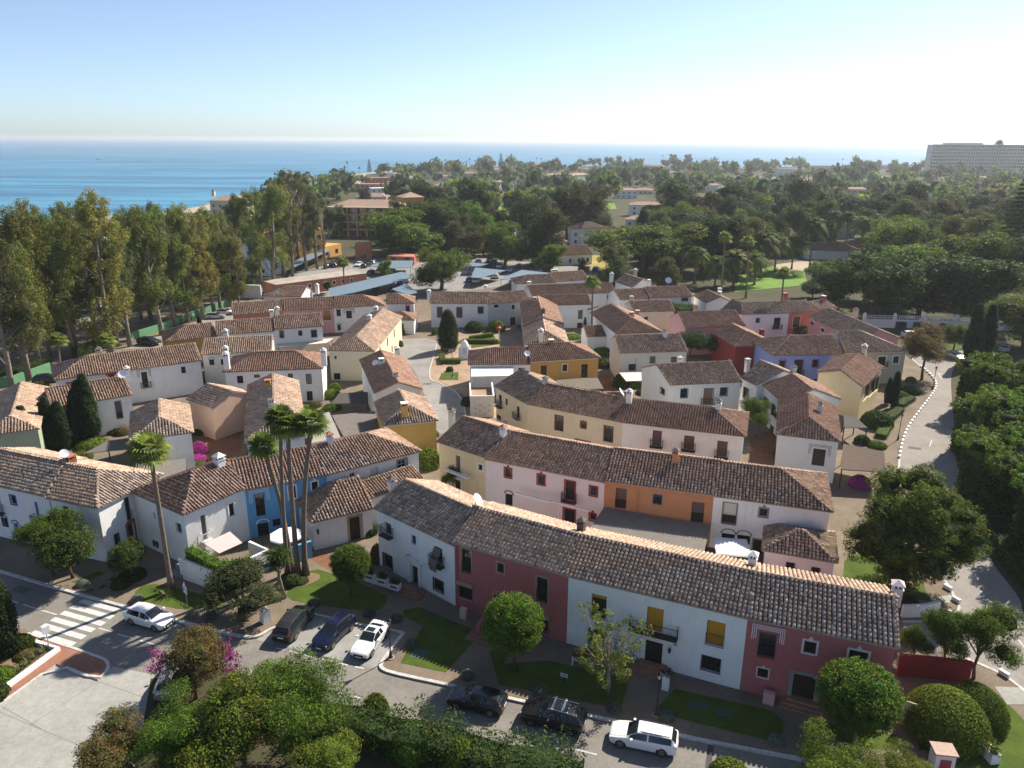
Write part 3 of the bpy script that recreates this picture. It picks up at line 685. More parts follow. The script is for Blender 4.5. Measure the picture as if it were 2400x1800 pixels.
def chimney(roof,p,h,wm,cap='pyr',w=.62,cm=None):
 """square stack with arched vents under its cap; p = point on the roof"""
 x,y,z=p;c=MB();b=.9
 ang=math.atan2(roof.get('ey',0),roof.get('ex',1));Mx=Matrix.Translation((x,y,0))@Matrix.Rotation(ang,4,'Z')
 c.box((-w/2,-w/2,z-b),(w/2,w/2,z+h*.62),wm,Mx)
 c.box((-w/2-.06,-w/2-.06,z+h*.62),(w/2+.06,w/2+.06,z+h*.62+.07),wm,Mx)
 st=c.build('chimney',roof);v=MB();zt=z+h*.62+.07;zc=z+h*.62+.07+.27
 for sx in (-1,0,1):
  for sy in (-1,0,1):
   if sx==0 and sy==0:continue
   v.box((sx*(w/2-.06)-.05,sy*(w/2-.06)-.05,zt),(sx*(w/2-.06)+.05,sy*(w/2-.06)+.05,zc),wm,Mx)
 v.box((-w/2+.14,-w/2+.14,zt),(w/2-.14,w/2-.14,zc),dark,Mx)
 ob=v.build('chimney_vent',roof)
 k=MB();r=w/2+.1;k.box((-r,-r,zc),(r,r,zc+.05),wm,Mx)
 cm=cm or wm
 if cap=='pyr':
  ap=Mx@Vector((0,0,zc+.05+w*.5));q=[Mx@Vector((a*r,b2*r,zc+.05))for a,b2 in ((-1,-1),(1,-1),(1,1),(-1,1))]
  for i in range(4):k.face([q[i],q[(i+1)%4],ap],cm)
 elif cap=='dome':
  cc=Mx@Vector((0,0,zc+.05));k.lathe(cc,[(w*.5,0),(w*.45,w*.25),(w*.25,w*.42),(.02,w*.48)],cm,10)
 else:k.box((-r+.05,-r+.05,zc+.05),(r-.05,r-.05,zc+.13),cm,Mx)
 k.build('chimney_cap',roof)
far_clay=mat('far_clay_roof',(.40,.27,.20),.9,.25,.5,.5,3)
HOUSES={};FR={}
def row(E,Rp,zes,specs,ends=('g','g'),h=None,flip=False):
 """a run of joined houses. E: eave points along the seen side (left to right), Rp: ridge points (None where a hip end decides)"""
 n=len(specs);zes=zes if hasattr(zes,'__len__')else [zes]*n
 ze0=sum(zes)/n
 P=[W(e,ze0)if not isinstance(e,Vector)else e for e in E];P=[Vector((p.x,p.y,0))for p in P]
 if h is None:
  hs=[]
  for i,r in enumerate(Rp):
   if r is None:continue
   a,b=(P[i],P[i+1])if i<n else (P[i-1],P[i])
   e=(b-a).normalized();nn=Vector((-e.y,e.x,0));best=(9,4)
   for q in range(250,600,2):
    hh=q*.01;rr=W(r,ze0+hh*TAN);er=abs((rr-a).dot(nn)-hh)
    if er<best[0]:best=(er,hh)
   hs.append(best[1])
  h=sorted(hs)[len(hs)//2]if hs else 4.1
 if ends==('h','h')and n==1:h=min(h,(P[1]-P[0]).length/2-.25)
 zr0=ze0+h*TAN
 Q=[]
 for i in range(n+1):
  j=min(i,n-1);e=(P[j+1]-P[j]).normalized()
  if 0<i<n:e=((P[i+1]-P[i]).normalized()+(P[i]-P[i-1]).normalized()).normalized()
  nn=Vector((-e.y,e.x,0));loc=P[i]+nn*h
  is_end=(i==0 and ends[0]=='h')or (i==n and ends[1]=='h')
  if is_end:loc=P[i]+nn*h+e*(h if i==0 else-h)
  elif Rp[i]is not None and (0<i<n or (ends[0 if i==0 else 1]=='m')):
   r=W(Rp[i],zr0);r.z=0;d=(r-loc)
   loc=loc+e*max(-2.0,min(2.0,d.dot(e)))
  Q.append(loc)
 for i,sp in enumerate(specs):
  el='p' if i>0 else ends[0];er='p' if i<n-1 else ends[1]
  build_house(P[i],P[i+1],Q[i],Q[i+1],zes[i],h,el,er,sp)
def deep(A,B,Bk,ze,sp,ends=('h','g')):
 """a block whose short end A-B faces us; Bk = far end of the right eave"""
 a=W(A,ze);b=W(B,ze);c=W(Bk,ze);a.z=b.z=c.z=0
 d=(c-b);e=(b-a).normalized();nn=Vector((-e.y,e.x,0));L=d.dot(nn)if d.dot(nn)>1 else d.length
 c=b+nn*L;dd=a+nn*L;hw=(b-a).length/2;mid=(a+b)/2
 r0=mid+nn*(hw if ends[0]=='h' else 0);r1=mid+nn*(L-(hw if ends[1]=='h' else 0))
 build_house(b,c,r0,r1,ze,hw,ends[0],ends[1],sp,back=(a,dd))
FMAP={'f':0,'r':1,'b':2,'l':3}
def build_house(p0,p1,r0,r1,ze,h,el,er,sp,back=None):
 z0=sp.get('z0',0.0)
 tanp=sp.get('tan',TAN);zr=ze+h*tanp
 b0,b1=back if back else (None,None)
 e=(p1-p0).normalized();nn=Vector((-e.y,e.x,0))
 if b0 is None:
  b0=p0+nn*2*h if el in ('h','g')else p0+(r0-p0)*2
  b1=p1+nn*2*h if er in ('h','g')else p1+(r1-p1)*2
 cen=(p0+p1+b0+b1)/4
 root=empty(sp.get('name','townhouse'),(0,0,0),sp['label'],sp.get('cat','house'),sp.get('group'))
 root.location=(cen.x,cen.y,z0)
 bpy_children=[]
 HOUSES[sp['label']]=root
 FR[sp['label']]=(root,p0+nn*sp.get('oh',.28),e)
 # roof
 up=lambda p,z:(p.x,p.y,z)
 F0,F1,B0,B1,A0,A1=up(p0,ze),up(p1,ze),up(b0,ze),up(b1,ze),up(r0,zr),up(r1,zr)
 slopes=[[F0,F1,A1,A0],[B1,B0,A0,A1]]
 if el=='h':slopes.append([B0,F0,A0])
 if er=='h':slopes.append([F1,B1,A1])
 mb=MB();th=.09
 far_r=cen.length>=330
 for s in slopes:
  s2=[tuple(v)for v in s];mb.face(s2,far_clay if far_r else deck_m)
  low=[(v[0],v[1],v[2]-th)for v in s2];mb.face(low[::-1],mortar_m);mb.face([s2[0],low[0],low[1],s2[1]],sp.get('fascia',mortar_m))
 if el in ('g','p','m'):mb.face([F0,A0,(A0[0],A0[1],zr-.2),(F0[0],F0[1],ze-.2)],mortar_m);mb.face([B0,A0,(A0[0],A0[1],zr-.2),(B0[0],B0[1],ze-.2)],mortar_m)
 if er in ('g','p','m'):mb.face([F1,A1,(A1[0],A1[1],zr-.2),(F1[0],F1[1],ze-.2)],mortar_m);mb.face([B1,A1,(A1[0],A1[1],zr-.2),(B1[0],B1[1],ze-.2)],mortar_m)
 roof=mb.build('roof',None);roof['ex']=e.x;roof['ey']=e.y
 dist=cen.length;far=dist>105
 def facing(s):
  c=np.mean(np.array(s),0);a=np.cross(np.array(s[1])-np.array(s[0]),np.array(s[2])-np.array(s[0]));a=a if a[2]>0 else-a
  return np.dot(a/np.linalg.norm(a),(np.array([0,0,CAM_H])-c)/np.linalg.norm(np.array([0,0,CAM_H])-c))
 slopes.sort(key=facing,reverse=True)
 pal=sp.get('pal','brown')
 if dist<330:tile_slopes([s for s in slopes if facing(s)>-.12],pal,roof,far,sp.get('single',0))
 lines=[(A0,A1)]
 if el=='h':lines+=[(F0,A0),(B0,A0)]
 if er=='h':lines+=[(F1,A1),(B1,A1)]
 if el in ('g','m'):lines+=[(F0,A0)]
 if er in ('g','m'):lines+=[(F1,A1)]
 if dist<330:ridge_line(lines,pal,roof)
 # walls
 oh=sp.get('oh',.28);gi=.10
 ib=lambda k:{'h':oh,'g':gi,'p':0.0,'m':0.0}[k]
 bn=(b1-b0).normalized()
 w0=p0+nn*oh;w1=p1+nn*oh;v0=b0-nn*oh;v1=b1-nn*oh
 if el=='p' or el=='m':f=(oh/(2*h));w0=p0.lerp(b0,f);v0=b0.lerp(p0,f)
 if er=='p' or er=='m':f=(oh/(2*h));w1=p1.lerp(b1,f);v1=b1.lerp(p1,f)
 w0=w0+e*ib(el);v0=v0+e*ib(el);w1=w1-e*ib(er);v1=v1-e*ib(er)
 zt=ze+oh*tanp-th-.01
 wm=WALLS[sp['wall']];wb=MB()
 sides={'f':(w0,w1),'r':(w1,v1),'b':(v1,v0),'l':(v0,w0)}
 ops={k:[]for k in sides};wins=[]
 for wdef in sp.get('win',[]):
  side,view,x0,y0,x1,y1,style,kw=wdef
  a,b=sides[side];ee=(b-a).normalized();on=Vector((ee.y,-ee.x,0))
  q0=on_plane((view,x0,y0),a,on);q1=on_plane((view,x1,y1),a,on)
  s0,s1=sorted(((q0-a).dot(ee),(q1-a).dot(ee)));zz1,zz0=max(q0.z,q1.z),min(q0.z,q1.z)
  if style.startswith('door')and zz0<z0+1.4 and not kw.get('raised'):zz0=z0+.03
  L=(b-a).length
  if s1<.1 or s0>L-.1:print('WINDOW OFF WALL',sp['label'],side,round(s0,1),round(s1,1),'L',round(L,1));continue
  s0=max(s0,.08);s1=min(s1,L-.08);zz1=min(zz1,zt-.12)
  if s1-s0<.3 or zz1-zz0<.3:print('WINDOW SMALL',sp['label'],side,style,round(s1-s0,2),round(zz1-zz0,2));
  if s1-s0<.15 or zz1-zz0<.15:continue
  ops[side].append((s0,zz0,s1,zz1));wins.append((side,(s0,zz0,s1,zz1),style,kw))
 for wdef in sp.get('pos',[]):
  side,fr,zz,ww,hh,style,kw=wdef
  a,b=sides[side];L=(b-a).length;c=L*fr
  ops[side].append((c-ww/2,zz,c+ww/2,zz+hh));wins.append((side,(c-ww/2,zz,c+ww/2,zz+hh),style,kw))
 for k,(a,b)in sides.items():
  if (k=='l' and el=='p')or (k=='r' and er=='p'):
   pass
  g=None
  if (k=='l' and el!='h')or (k=='r' and er!='h'):
   L=(b-a).length;rr=r0 if k=='l' else r1;g=((rr-a).dot((b-a).normalized()),zr-.12)
  wall_face(wb,a,b,z0,zt,wm,ops[k],g)
 wob=wb.build('wall',root,label=sp.get('wall_label'))
 wob.matrix_parent_inverse=Matrix.Translation((-cen.x,-cen.y,-z0))
 inv=Matrix.Translation((-cen.x,-cen.y,-z0))
 if sp.get('cornice'):
  cb=MB()
  for k in sp.get('cornice_on','f'):
   a,b=sides[k];ee=(b-a).normalized();on=Vector((ee.y,-ee.x,0));L=(b-a).length
   X=Matrix(((ee.x,on.x,0,a.x),(ee.y,on.y,0,a.y),(0,0,1,0),(0,0,0,1)))
   cb.box((0,.003,zt-.22),(L,.09,zt-.02),sp['cornice'],X)
  c=cb.build('cornice',root);c.matrix_parent_inverse=inv
 for side,o,style,kw in wins:
  a,b=sides[side];ee=(b-a).normalized();on=Vector((ee.y,-ee.x,0))
  nb=len(COL.objects)
  before=set(root.children)
  window(root,a,ee,on,o,style,kw)
  for c in set(root.children)-before:c.matrix_parent_inverse=inv
 roof.parent=root;roof.matrix_parent_inverse=inv
 for c in sp.get('chim',[]):
  view,x,y,hh,wmn=c[:5];cap=c[5]if len(c)>5 else 'pyr';cm=c[6]if len(c)>6 else None;ww=c[7]if len(c)>7 else .62
  q=W((view,x,y),zr);q0=q.copy();q0.z=0
  for _ in range(12):
   dd=abs((Vector((q.x,q.y,0))-r0).dot(nn))if not back else abs((Vector((q.x,q.y,0))-r0).dot(nn))
   zz=zr-min(dd,h)*tanp;q=W((view,x,y),zz)
  chimney(roof,(q.x,q.y,q.z),hh,WALLS.get(wmn,wmn)if isinstance(wmn,str)else wmn,cap,ww,cm)
 return root
def w_(side,view,x0,y0,x1,y1,style='win',**kw):return (side,view,x0,y0,x1,y1,style,kw)
# front row (nearest the street)
row([('Z4',218,528),('Z4',733,762),('Z4',1482,972),('Z5',1850,485),('Z6',1300,672)],
[('Z4',525,390),('Z4',890,500),('Z4',1560,668),None,('Z6',1320,275)],
[6.35,6.6,6.6,6.6],[
dict(label='white two-storey house with gabled stone doorway beside the raspberry red house',wall='white',pal='old',single=300,cornice=white_paint,
win=[w_('f','Z4',290,622,336,718,'blind',panel=blind_grey,cover=.35,balcony=.3,slab=iron),w_('f','Z4',465,703,497,776,trim=white_paint,frame=darkwood),
w_('f','Z4',615,775,668,905,'win',balcony=.3,slab=iron),w_('f','Z4',284,820,346,942,bars='full'),
w_('f','Z4',465,900,516,1010,'door'),w_('f','Z4',612,978,678,1088,bars='full',sill=white_paint)],
chim=[]),
dict(label='raspberry red house with sandstone window frames behind the round front tree',wall='red',pal='old',single=300,
win=[w_('f','Z4',792,790,856,955,'win',bars='rail',trim=stone_trim,tw=.14,open_bottom=1,nh=3),w_('f','Z4',1024,880,1066,950,trim=stone_trim,hood=None,nh=1),
w_('f','Z4',1282,967,1350,1140,'win',bars='rail',trim=stone_trim,tw=.14,nh=3),w_('f','Z4',784,1022,860,1124,bars='full',hood=stone_trim,sill=stone_trim),
w_('f','Z4',1003,1085,1062,1200,'door',trim=stone_trim,tw=.16,arch=stone_trim),w_('f','Z5',240,480,295,600,bars='full',hood=stone_trim)],
chim=[('Z4',1564,672,1.15,dark_cap,'pyr',dark_cap,.6)]),
dict(label='white house with ochre shutters and a long iron balcony facing the street',wall='white',pal='old',single=300,cornice=white_paint,
win=[w_('f','Z5',637,293,748,502,'blind',panel=ochre_paint,cover=.18,bars='rail'),w_('f','Z5',1072,388,1188,600,'shut',panel=ochre_paint,balcony=1.25,slab=iron),
w_('f','Z5',1540,488,1664,706,'blind',panel=ochre_paint,cover=.96,bars='rail'),w_('f','Z5',620,562,735,700,bars='full'),
w_('f','Z5',1060,648,1184,845,'door'),w_('f','Z5',1502,760,1636,908,bars='full',sill=white_paint)],
chim=[('Z6',212,68,1.2,'white','pyr',white_paint,.62)]),
dict(label='dark pink end house with white curly window frames at the right of the front row',wall='red',pal='old',single=300,
win=[w_('f','Z6',275,548,380,750,'win',step_trim=white_paint,bars='rail',nh=4),w_('f','Z6',608,612,686,710,bars='flat',trim=pink_trim,peak=1),
w_('f','Z6',942,674,1060,830,bars='rail',trim=pink_trim,peak=1,open_bottom=1),w_('f','Z6',264,815,335,893,bars='flat',trim=pink_trim,peak=1,tw=.1),
w_('f','Z6',532,856,675,1052,'door',trim=grey_trim,tw=.28)],
chim=[('Z6',1283,262,.85,'pinkwhite','pyr',pink_trim,.7)]),
],ends=('g','g'),h=4.1)
# second row
row([('Z4',622,107),('Z4',930,206),('Z4',1710,350),('Z7',208,712),('Z7',985,808)],
[('M3',205,1222),('Z4',1050,40),('Z4',1768,135),('Z7',250,484),None],
[6.1,5.95,6.1,6.0],[
dict(label='pale yellow house at the left end of the second row beside the lane',wall='paleyellow',pal='brown',cornice=white_paint,single=120,
win=[w_('f','Z4',745,187,778,306,'blind',panel=blind_grey,cover=.9),w_('f','Z4',893,242,921,288,trim=white_paint),w_('f','Z4',738,336,782,440,'door',trim=white_paint,hood=white_paint)],
chim=[('M3',190,1235,2.0,'cream','pyr',dark_cap,.6),('Z4',1052,55,1.1,'white','pyr',CHIM_CAP,.62)]),
dict(label='white house with dark red window frames and red eaves line in the second row',wall='pinkwhite',pal='brown',cornice=red_trim,single=150,
win=[w_('f','Z4',1067,268,1107,330,trim=red_trim,peak=1),w_('f','Z4',1280,308,1322,375,trim=red_trim,peak=1),w_('f','Z4',1460,345,1517,480,'french',trim=red_trim,balcony=.3,slab=red_trim),
w_('f','Z4',1620,380,1662,444,trim=red_trim),w_('f','Z4',1452,525,1520,625,'french',trim=red_trim,nh=3),w_('f','Z4',1620,556,1655,604,trim=red_trim,peak=1),w_('f','Z4',1070,432,1118,516,'win',arch=red_trim)],
chim=[]),
dict(label='orange house between two white houses in the second row',wall='orange',pal='brown',single=150,
win=[w_('f','Z4',1787,388,1852,522,'blind',panel=blind_plum,cover=.6,bars='rail'),w_('f','Z4',2030,427,2083,495,trim=grey_trim,tw=.08),w_('f','Z7',70,748,140,888,'blind',panel=blind_plum,cover=.55,bars='rail')],
chim=[('Z4',2168,205,1.25,'orange','pyr',dark_cap,.6)]),
dict(label='white end house with grey window frames beside the big pine',wall='white',pal='brown',single=150,
win=[w_('f','Z7',274,752,350,895,'blind',panel=blind_cream,cover=.6,bars='rail',trim=grey_trim,tw=.1),w_('f','Z7',510,788,555,844,trim=grey_trim,peak=1),w_('f','Z7',472,990,532,1085,'door',trim=grey_trim),
w_('f','Z7',264,950,345,1010,arch=grey_trim),w_('f','Z7',366,960,445,1030,arch=grey_trim)],
chim=[]),
],ends=('g','h'))
row([('Z7',525,1062),('Z7',1018,1140)],[('Z7',805,850),None],3.3,[
dict(name='annex_house',label='small single-storey white annex with a dark pyramid roof beside the white parasol',wall='pinkwhite',pal='dark',single=60,
win=[w_('f','Z7',686,1136,730,1194,bars='full',trim=darkwood,tw=.05),w_('f','Z7',851,1166,893,1222,bars='full',trim=darkwood,tw=.05)])],ends=('h','h'))
# third row
row([('M3',500,965),('M3',742,1096),('M3',1452,1225),('Z7',415,327)],
[('M3',645,835),('M3',878,940),('M3',1505,1030),None],[5.75,5.75,5.75],[
dict(label='cream house with white-railed corner balconies at the left end of the third row',wall='cream',pal='dark',single=0,
win=[w_('f','M3',535,1022,559,1120,'french',trim=white_paint,tw=.1,balcony=.25,slab=iron),w_('f','M3',584,1050,603,1110,trim=white_paint,tw=.1),w_('f','M3',667,1105,692,1213,'french',trim=white_paint,tw=.1,balcony=.3),
w_('f','M3',527,1174,550,1215,bars='full'),w_('f','M3',581,1208,608,1292,'door',frame=blind_cream,trim=white_paint)],
chim=[('M3',878,950,.95,'palegrey','pyr',dark_cap,.62)]),
dict(label='cream house with brown wooden windows and carved brick doorway in the third row',wall='cream',pal='brown',wall_label=None,
win=[w_('f','M3',952,1172,1013,1298,'french',frame=wood,trim=wood,tw=.05),w_('f','M3',1144,1218,1184,1272,trim=brick_trim,tw=.1,peak=1,frame=wood),w_('f','M3',1317,1246,1381,1378,'french',frame=wood,trim=wood,tw=.05),
w_('f','M3',1118,1362,1205,1420,'door',trim=brick_trim,tw=.3,raised=1)],
chim=[]),
dict(label='long white house with brown shutters and three black balconies in the third row',wall='white',pal='red',
win=[w_('f','M3',1679,1278,1740,1400,'shut',panel=blind_plum,balcony=.22,slab=iron),w_('f','M3',1912,1314,1981,1425,'shut',panel=blind_plum,balcony=.22,slab=iron),w_('f','Z7',230,352,288,462,'shut',panel=blind_plum,balcony=.22,slab=iron)],
chim=[('M3',1500,1060,1.5,'white2','dome',None,.7),('M3',2160,1110,1.0,'white2','pyr',dark_cap,.7)]),
],ends=('g','h'))
# right cluster
row([('M4',225,945),('M4',757,915)],[('M4',120,790),('M4',745,757)],5.6,[
dict(label='long white house with dark blue window frames and a gabled left wall',wall='white',pal='dark',
win=[w_('f','M4',305,974,350,1033,trim=teal_paint,tw=.1,peak=1),w_('f','M4',479,970,535,1078,'shut',panel=mat('tan_shutter',(.26,.17,.09),.6,.1,5),trim=teal_paint,tw=.1,balcony=.5,railm=iron),w_('f','M4',598,962,644,1015,trim=teal_paint,tw=.1),w_('l','M4',152,960,181,1018,trim=teal_paint,tw=.1,peak=1)],
chim=[('M4',293,775,.8,'white','pyr',None,.7)])],ends=('m','g'))
row([('M4',750,888),('M4',856,938)],[('M4',800,715),('M4',1045,828)],5.75,[
dict(label='narrow white house with a dark tall opening joining two white wings',wall='white',pal='dark',
win=[w_('f','M4',766,945,803,1050,'win')],chim=[('M4',792,800,1.3,'palegrey','flat',None,.6)])],ends=('m','m'))
row([('M4',905,935),('M4',1056,1066)],[('M4',1095,820),('M4',1285,962)],5.6,[
dict(label='white house with a red tiled roof running back from the corner house',wall='white',pal='red',
win=[w_('f','M4',916,1010,950,1110,'win',balcony=.15),w_('f','M4',976,1062,1012,1190,'win'),w_('f','M4',962,1215,992,1285,'door')],chim=[('M4',1135,835,.9,'palegrey','pyr',dark_cap,.65)])],ends=('g','m'))
deep(('M4',1012,1300),('M4',1495,1354),('M4',1505,1095),5.7,
dict(label='white corner house with hipped red roof and striped surround over its tall window',wall='white',pal='red',single=150,
win=[w_('l','M4',1290,1400,1368,1535,'french',step_trim=grey_trim,nv=3)],chim=[('M4',1330,1135,1.5,'palegrey','pyr',dark_cap,.6)]),ends=('h','g'))
row([('M4',975,716),('M4',1515,702)],[('M4',1030,570),('M4',1440,558)],5.6,[
dict(label='lilac blue house with magenta window frames',wall='lilac',pal='brown',cornice=magenta_trim,
win=[w_('f','M4',1033,757,1072,806,trim=magenta_trim,tw=.12,arch=magenta_trim),w_('f','M4',1145,748,1197,858,'french',trim=magenta_trim,tw=.08,balcony=.15),w_('f','M4',1279,746,1316,798,trim=magenta_trim,tw=.1),w_('f','M4',1264,890,1308,925,'door'),w_('f','M4',1450,716,1490,740,arch=magenta_trim)])],ends=('h','g'))
row([('M4',1520,692),('M4',1986,674)],[('M4',1455,530),None],5.9,[
dict(label='warm grey house with white window surrounds at the roadside corner',wall='grey',pal='dark',cornice=WALLS['cream'],
win=[w_('f','M4',1764,717,1812,790,'french',trim=white_paint,balcony=.2),w_('f','M4',1876,714,1912,764,trim=white_paint)])],ends=('m','h'))
row([('M4',1660,948),('M4',1802,793)],[('M4',1520,800),('M4',1632,690)],5.5,[
dict(label='pale yellow house with a blank gable wall beside the curving road',wall='paleyellow',pal='red',cornice=white_paint,
win=[w_('f','M4',1672,925,1700,1000),w_('f','M4',1712,905,1738,975),w_('f','M4',1752,880,1775,940)],chim=[('M4',1655,690,1.4,'cream','dome',white_paint,.7)])],ends=('m','m'),h=3.9)
row([('M4',1240,425),('M4',1600,588)],[('M4',1370,337),('M4',1745,500)],5.7,[
dict(label='pink house with a long dark tiled roof slanting towards the wall',wall='pink',pal='dark',
win=[w_('f','M4',1258,460,1280,490,arch=white_paint),w_('f','M4',1335,505,1360,545,trim=white_paint)],chim=[('M4',1590,395,.8,'cream','pyr',dark_cap,.8)])],ends=('g','g'),h=4.2)
row([('M4',590,385),('M4',752,416),('M4',1100,400),('M4',1300,388)],[('M4',590,283),('M4',755,300),('M4',1075,287),('M4',1300,272)],5.7,[
dict(label='white house with a dark roof and white chimney behind the date palms',wall='white',pal='dark',chim=[('M4',580,290,1.5,'white','flat',None,.7)]),
dict(label='white house with a cluttered balcony behind the tall thin palm',wall='white',pal='dark',
win=[w_('f','M4',856,442,880,474,trim=blue_paint,tw=.06),w_('f','M4',990,437,1030,520,'french',balcony=.3)]),
dict(label='coral house with a cream framed tall window behind the tall thin palm',wall='coral',pal='dark',win=[w_('f','M4',1132,427,1174,505,'blind',cover=.8,trim=blind_cream,tw=.12)],chim=[('M4',1065,285,.9,'coral','flat',None,1.0)])],ends=('g','g'),h=4.1)
row([('M4',1340,385),('M4',1462,362)],[('M4',1312,300),('M4',1430,296)],5.5,[
dict(label='small house with dark roof tucked behind the pink house',wall='pink',pal='dark',chim=[('M4',1350,305,1.0,'coral','flat',white_paint,.8)])],ends=('g','g'),h=3.6)
row([('M4',335,522),('M4',778,500)],[('M4',278,403),('M4',726,388)],5.6,[
dict(label='white and pink house with a small brown window above the orange trees',wall='pink',pal='red',win=[w_('f','M4',427,547,455,578,frame=wood)],chim=[('M4',408,388,.8,'peach','pyr',dark_cap,.7)])],ends=('m','g'))
row([('M4',527,548),('M4',702,652)],[('M4',668,456),('M4',786,528)],5.2,[
dict(label='dark red house with a red tiled roof and twin red chimneys',wall='darkred',pal='red',win=[],chim=[('M4',895,570,1.2,'darkred','flat',None,.7)])],ends=('g','h'),h=4.0)
deep(('M3',1400,570),('M3',1745,553),('M3',1570,400),5.4,
dict(label='house with a bright red tiled hipped roof left of the white and pink house',wall='white',pal='red',chim=[('M3',1512,440,.8,'peach','flat',None,.8),('M3',1555,425,.8,'peach','flat',None,.8)]),ends=('h','g'))
row([('M3',1432,712),('M3',1932,692)],[('M3',1395,580),('M3',1885,563)],5.5,[
dict(label='pale grey house with a peach gable and barred balcony window',wall='palegrey',pal='dark',wall_label=None,
win=[w_('f','M3',1497,747,1546,838,'blind',panel=blind_cream,cover=.5,bars='rail'),w_('f','M3',1654,735,1688,780,trim=grey_trim,tw=.1),w_('f','M3',1808,735,1850,775)],chim=[('M3',1758,580,.9,'white2','pyr',dark_cap,.7)])],ends=('m','g'))
row([('M3',1535,406),('M3',1835,395)],[('M3',1522,316),('M3',1832,308)],5.4,[
dict(label='cream house half hidden by the dark green citrus tree',wall='cream',pal='brown',win=[w_('f','M3',1605,440,1635,462)],chim=[('M3',1510,330,1.3,'palegrey','flat',None,.7)])],ends=('g','g'),h=4.0)
row([('M3',1425,316),('M3',1643,304)],[('M3',1398,240),('M3',1640,230)],5.5,[
dict(label='white gabled house behind the small dark gable',wall='white',pal='brown',win=[w_('f','M3',1490,340,1510,368,trim=blue_paint,tw=.06)])],ends=('g','g'),h=4.1)
row([('M3',1652,300),('M3',1962,285)],[('M3',1650,190),('M3',1952,184)],5.7,[
dict(label='white house with a satellite dish and wide brown roof near the garden',wall='white',pal='brown',win=[w_('f','M3',1880,296,1930,322,frame=wood)],chim=[('M3',1637,200,1.2,'white','flat',None,.7)])],ends=('g','g'),h=4.3)
row([('M3',1965,280),('M3',2060,332)],[('M3',2072,210),('M3',2150,250)],5.2,[
dict(label='white house end with a short slanting red-brown roof and white chimney',wall='white',pal='red',chim=[('M3',2160,270,1.8,'white','flat',None,.7)])],ends=('g','g'),h=3.4)
row([('M3',1385,182),('M3',1512,226)],[('M3',1450,108),('M3',1622,132)],5.3,[
dict(label='white gabled house with a mottled brown roof at the village edge',wall='white',pal='brown',chim=[('M3',1535,118,1.1,'white2','pyr',None,.8),('M3',1360,160,1.6,'white','dome',None,.8)])],ends=('m','m'),h=4.0)
# centre
row([('M3',770,292),('M3',1228,272),('M3',1402,262)],[('M3',770,190),('M3',1215,172),('M3',1362,163)],5.6,[
dict(label='long white house with wide brown roof behind the tall plaza palm',wall='white',pal='red',chim=[('M3',752,225,1.3,'white','flat',None,.8)]),
dict(label='white house with one small dark window right of the plaza palm',wall='white',pal='red',win=[w_('f','M3',1330,284,1355,308)])],ends=('g','g'),h=4.2)
row([('M3',652,207),('M3',945,196)],[('M3',722,138),('M3',935,130)],5.0,[
dict(label='white hipped house beside the blue carport',wall='white',pal='brown',chim=[('M3',925,130,1.3,'white','flat',None,.8),('M3',950,128,1.3,'white','flat',None,.8)])],ends=('h','g'),h=4.0)
row([('M3',948,188),('M3',1200,168)],[('M3',946,110),('M3',1165,106)],5.2,[
dict(label='white house with a plain brown roof at the back of the village',wall='white',pal='brown')],ends=('g','g'),h=4.2)
row([('M3',905,363),('M3',1215,353)],[('M3',820,293),('M3',1200,279)],5.4,[
dict(label='white house with an arched upper window facing the garden courtyard',wall='white',pal='red',win=[w_('f','M3',1116,395,1150,460,arch=white_paint),w_('f','M3',1110,490,1150,552,'door')])],ends=('m','g'),h=4.1)
row([('M3',20,361),('M3',446,356),('M3',766,329)],[('M3',20,268),('M3',441,262),('M3',742,242)],[5.6,5.4],[
dict(label='white house with three dark-framed windows above the plaza garden',wall='white',pal='brown',
win=[w_('f','M2',1653,228,1690,300,'blind',panel=blind_plum,cover=.95,trim=dark_cap,tw=.12),w_('f','M2',1797,228,1836,300,'blind',panel=blind_plum,cover=.95,trim=dark_cap,tw=.12),w_('f','M2',1955,222,1993,268,trim=dark_cap,tw=.12)],chim=[('M2',1590,150,1.6,'white','pyr',None,.8),('M3',428,258,1.3,'white','pyr',None,.8)]),
dict(label='pale grey house with white cornice behind the round clipped trees',wall='palegrey',pal='brown',cornice=white_paint,win=[w_('f','M3',492,362,528,384,trim=white_paint),w_('f','M3',622,362,647,395,trim=white_paint),w_('f','M3',612,455,655,540,'door',trim=white_paint)])],ends=('g','g'),h=4.2)
row([('M3',685,350),('M3',712,515)],[('M3',805,293),('M3',862,450)],5.4,[
dict(label='white house with a long red roof running back from the plaza',wall='white',pal='red',chim=[('M3',857,425,.9,dark_cap,'pyr',None,.7),('M3',795,335,.8,'peach','flat',None,.8)])],ends=('g','m'),h=4.0)
row([('M3',706,515),('M3',722,655)],[('M3',862,458),('M3',885,545)],5.0,[
dict(label='white house with a weathered hipped roof beside the yellow creeper',wall='white',pal='old',chim=[('M3',842,600,1.6,'white','dome',None,.8)])],ends=('g','h'),h=4.0)
row([('M3',306,800),('M3',767,792),('M3',1286,756)],[('M3',440,675),('M3',752,668),None],[5.3,5.75],[
dict(label='white restaurant house with a covered roof terrace at the plaza corner',wall='white',pal='red',cornice=white_paint,win=[w_('f','M3',678,828,727,860)]),
dict(label='ochre house with three brown windows in the village centre',wall='ochre',pal='red',cornice=white_paint,
win=[w_('f','M3',845,810,888,903,'french',frame=wood),w_('f','M3',1004,800,1040,848,trim=white_paint,tw=.1),w_('f','M3',1145,798,1190,893,'french',frame=wood)],chim=[('M3',918,665,1.2,'ochre','flat',white_paint,.8)])],ends=('h','h'))
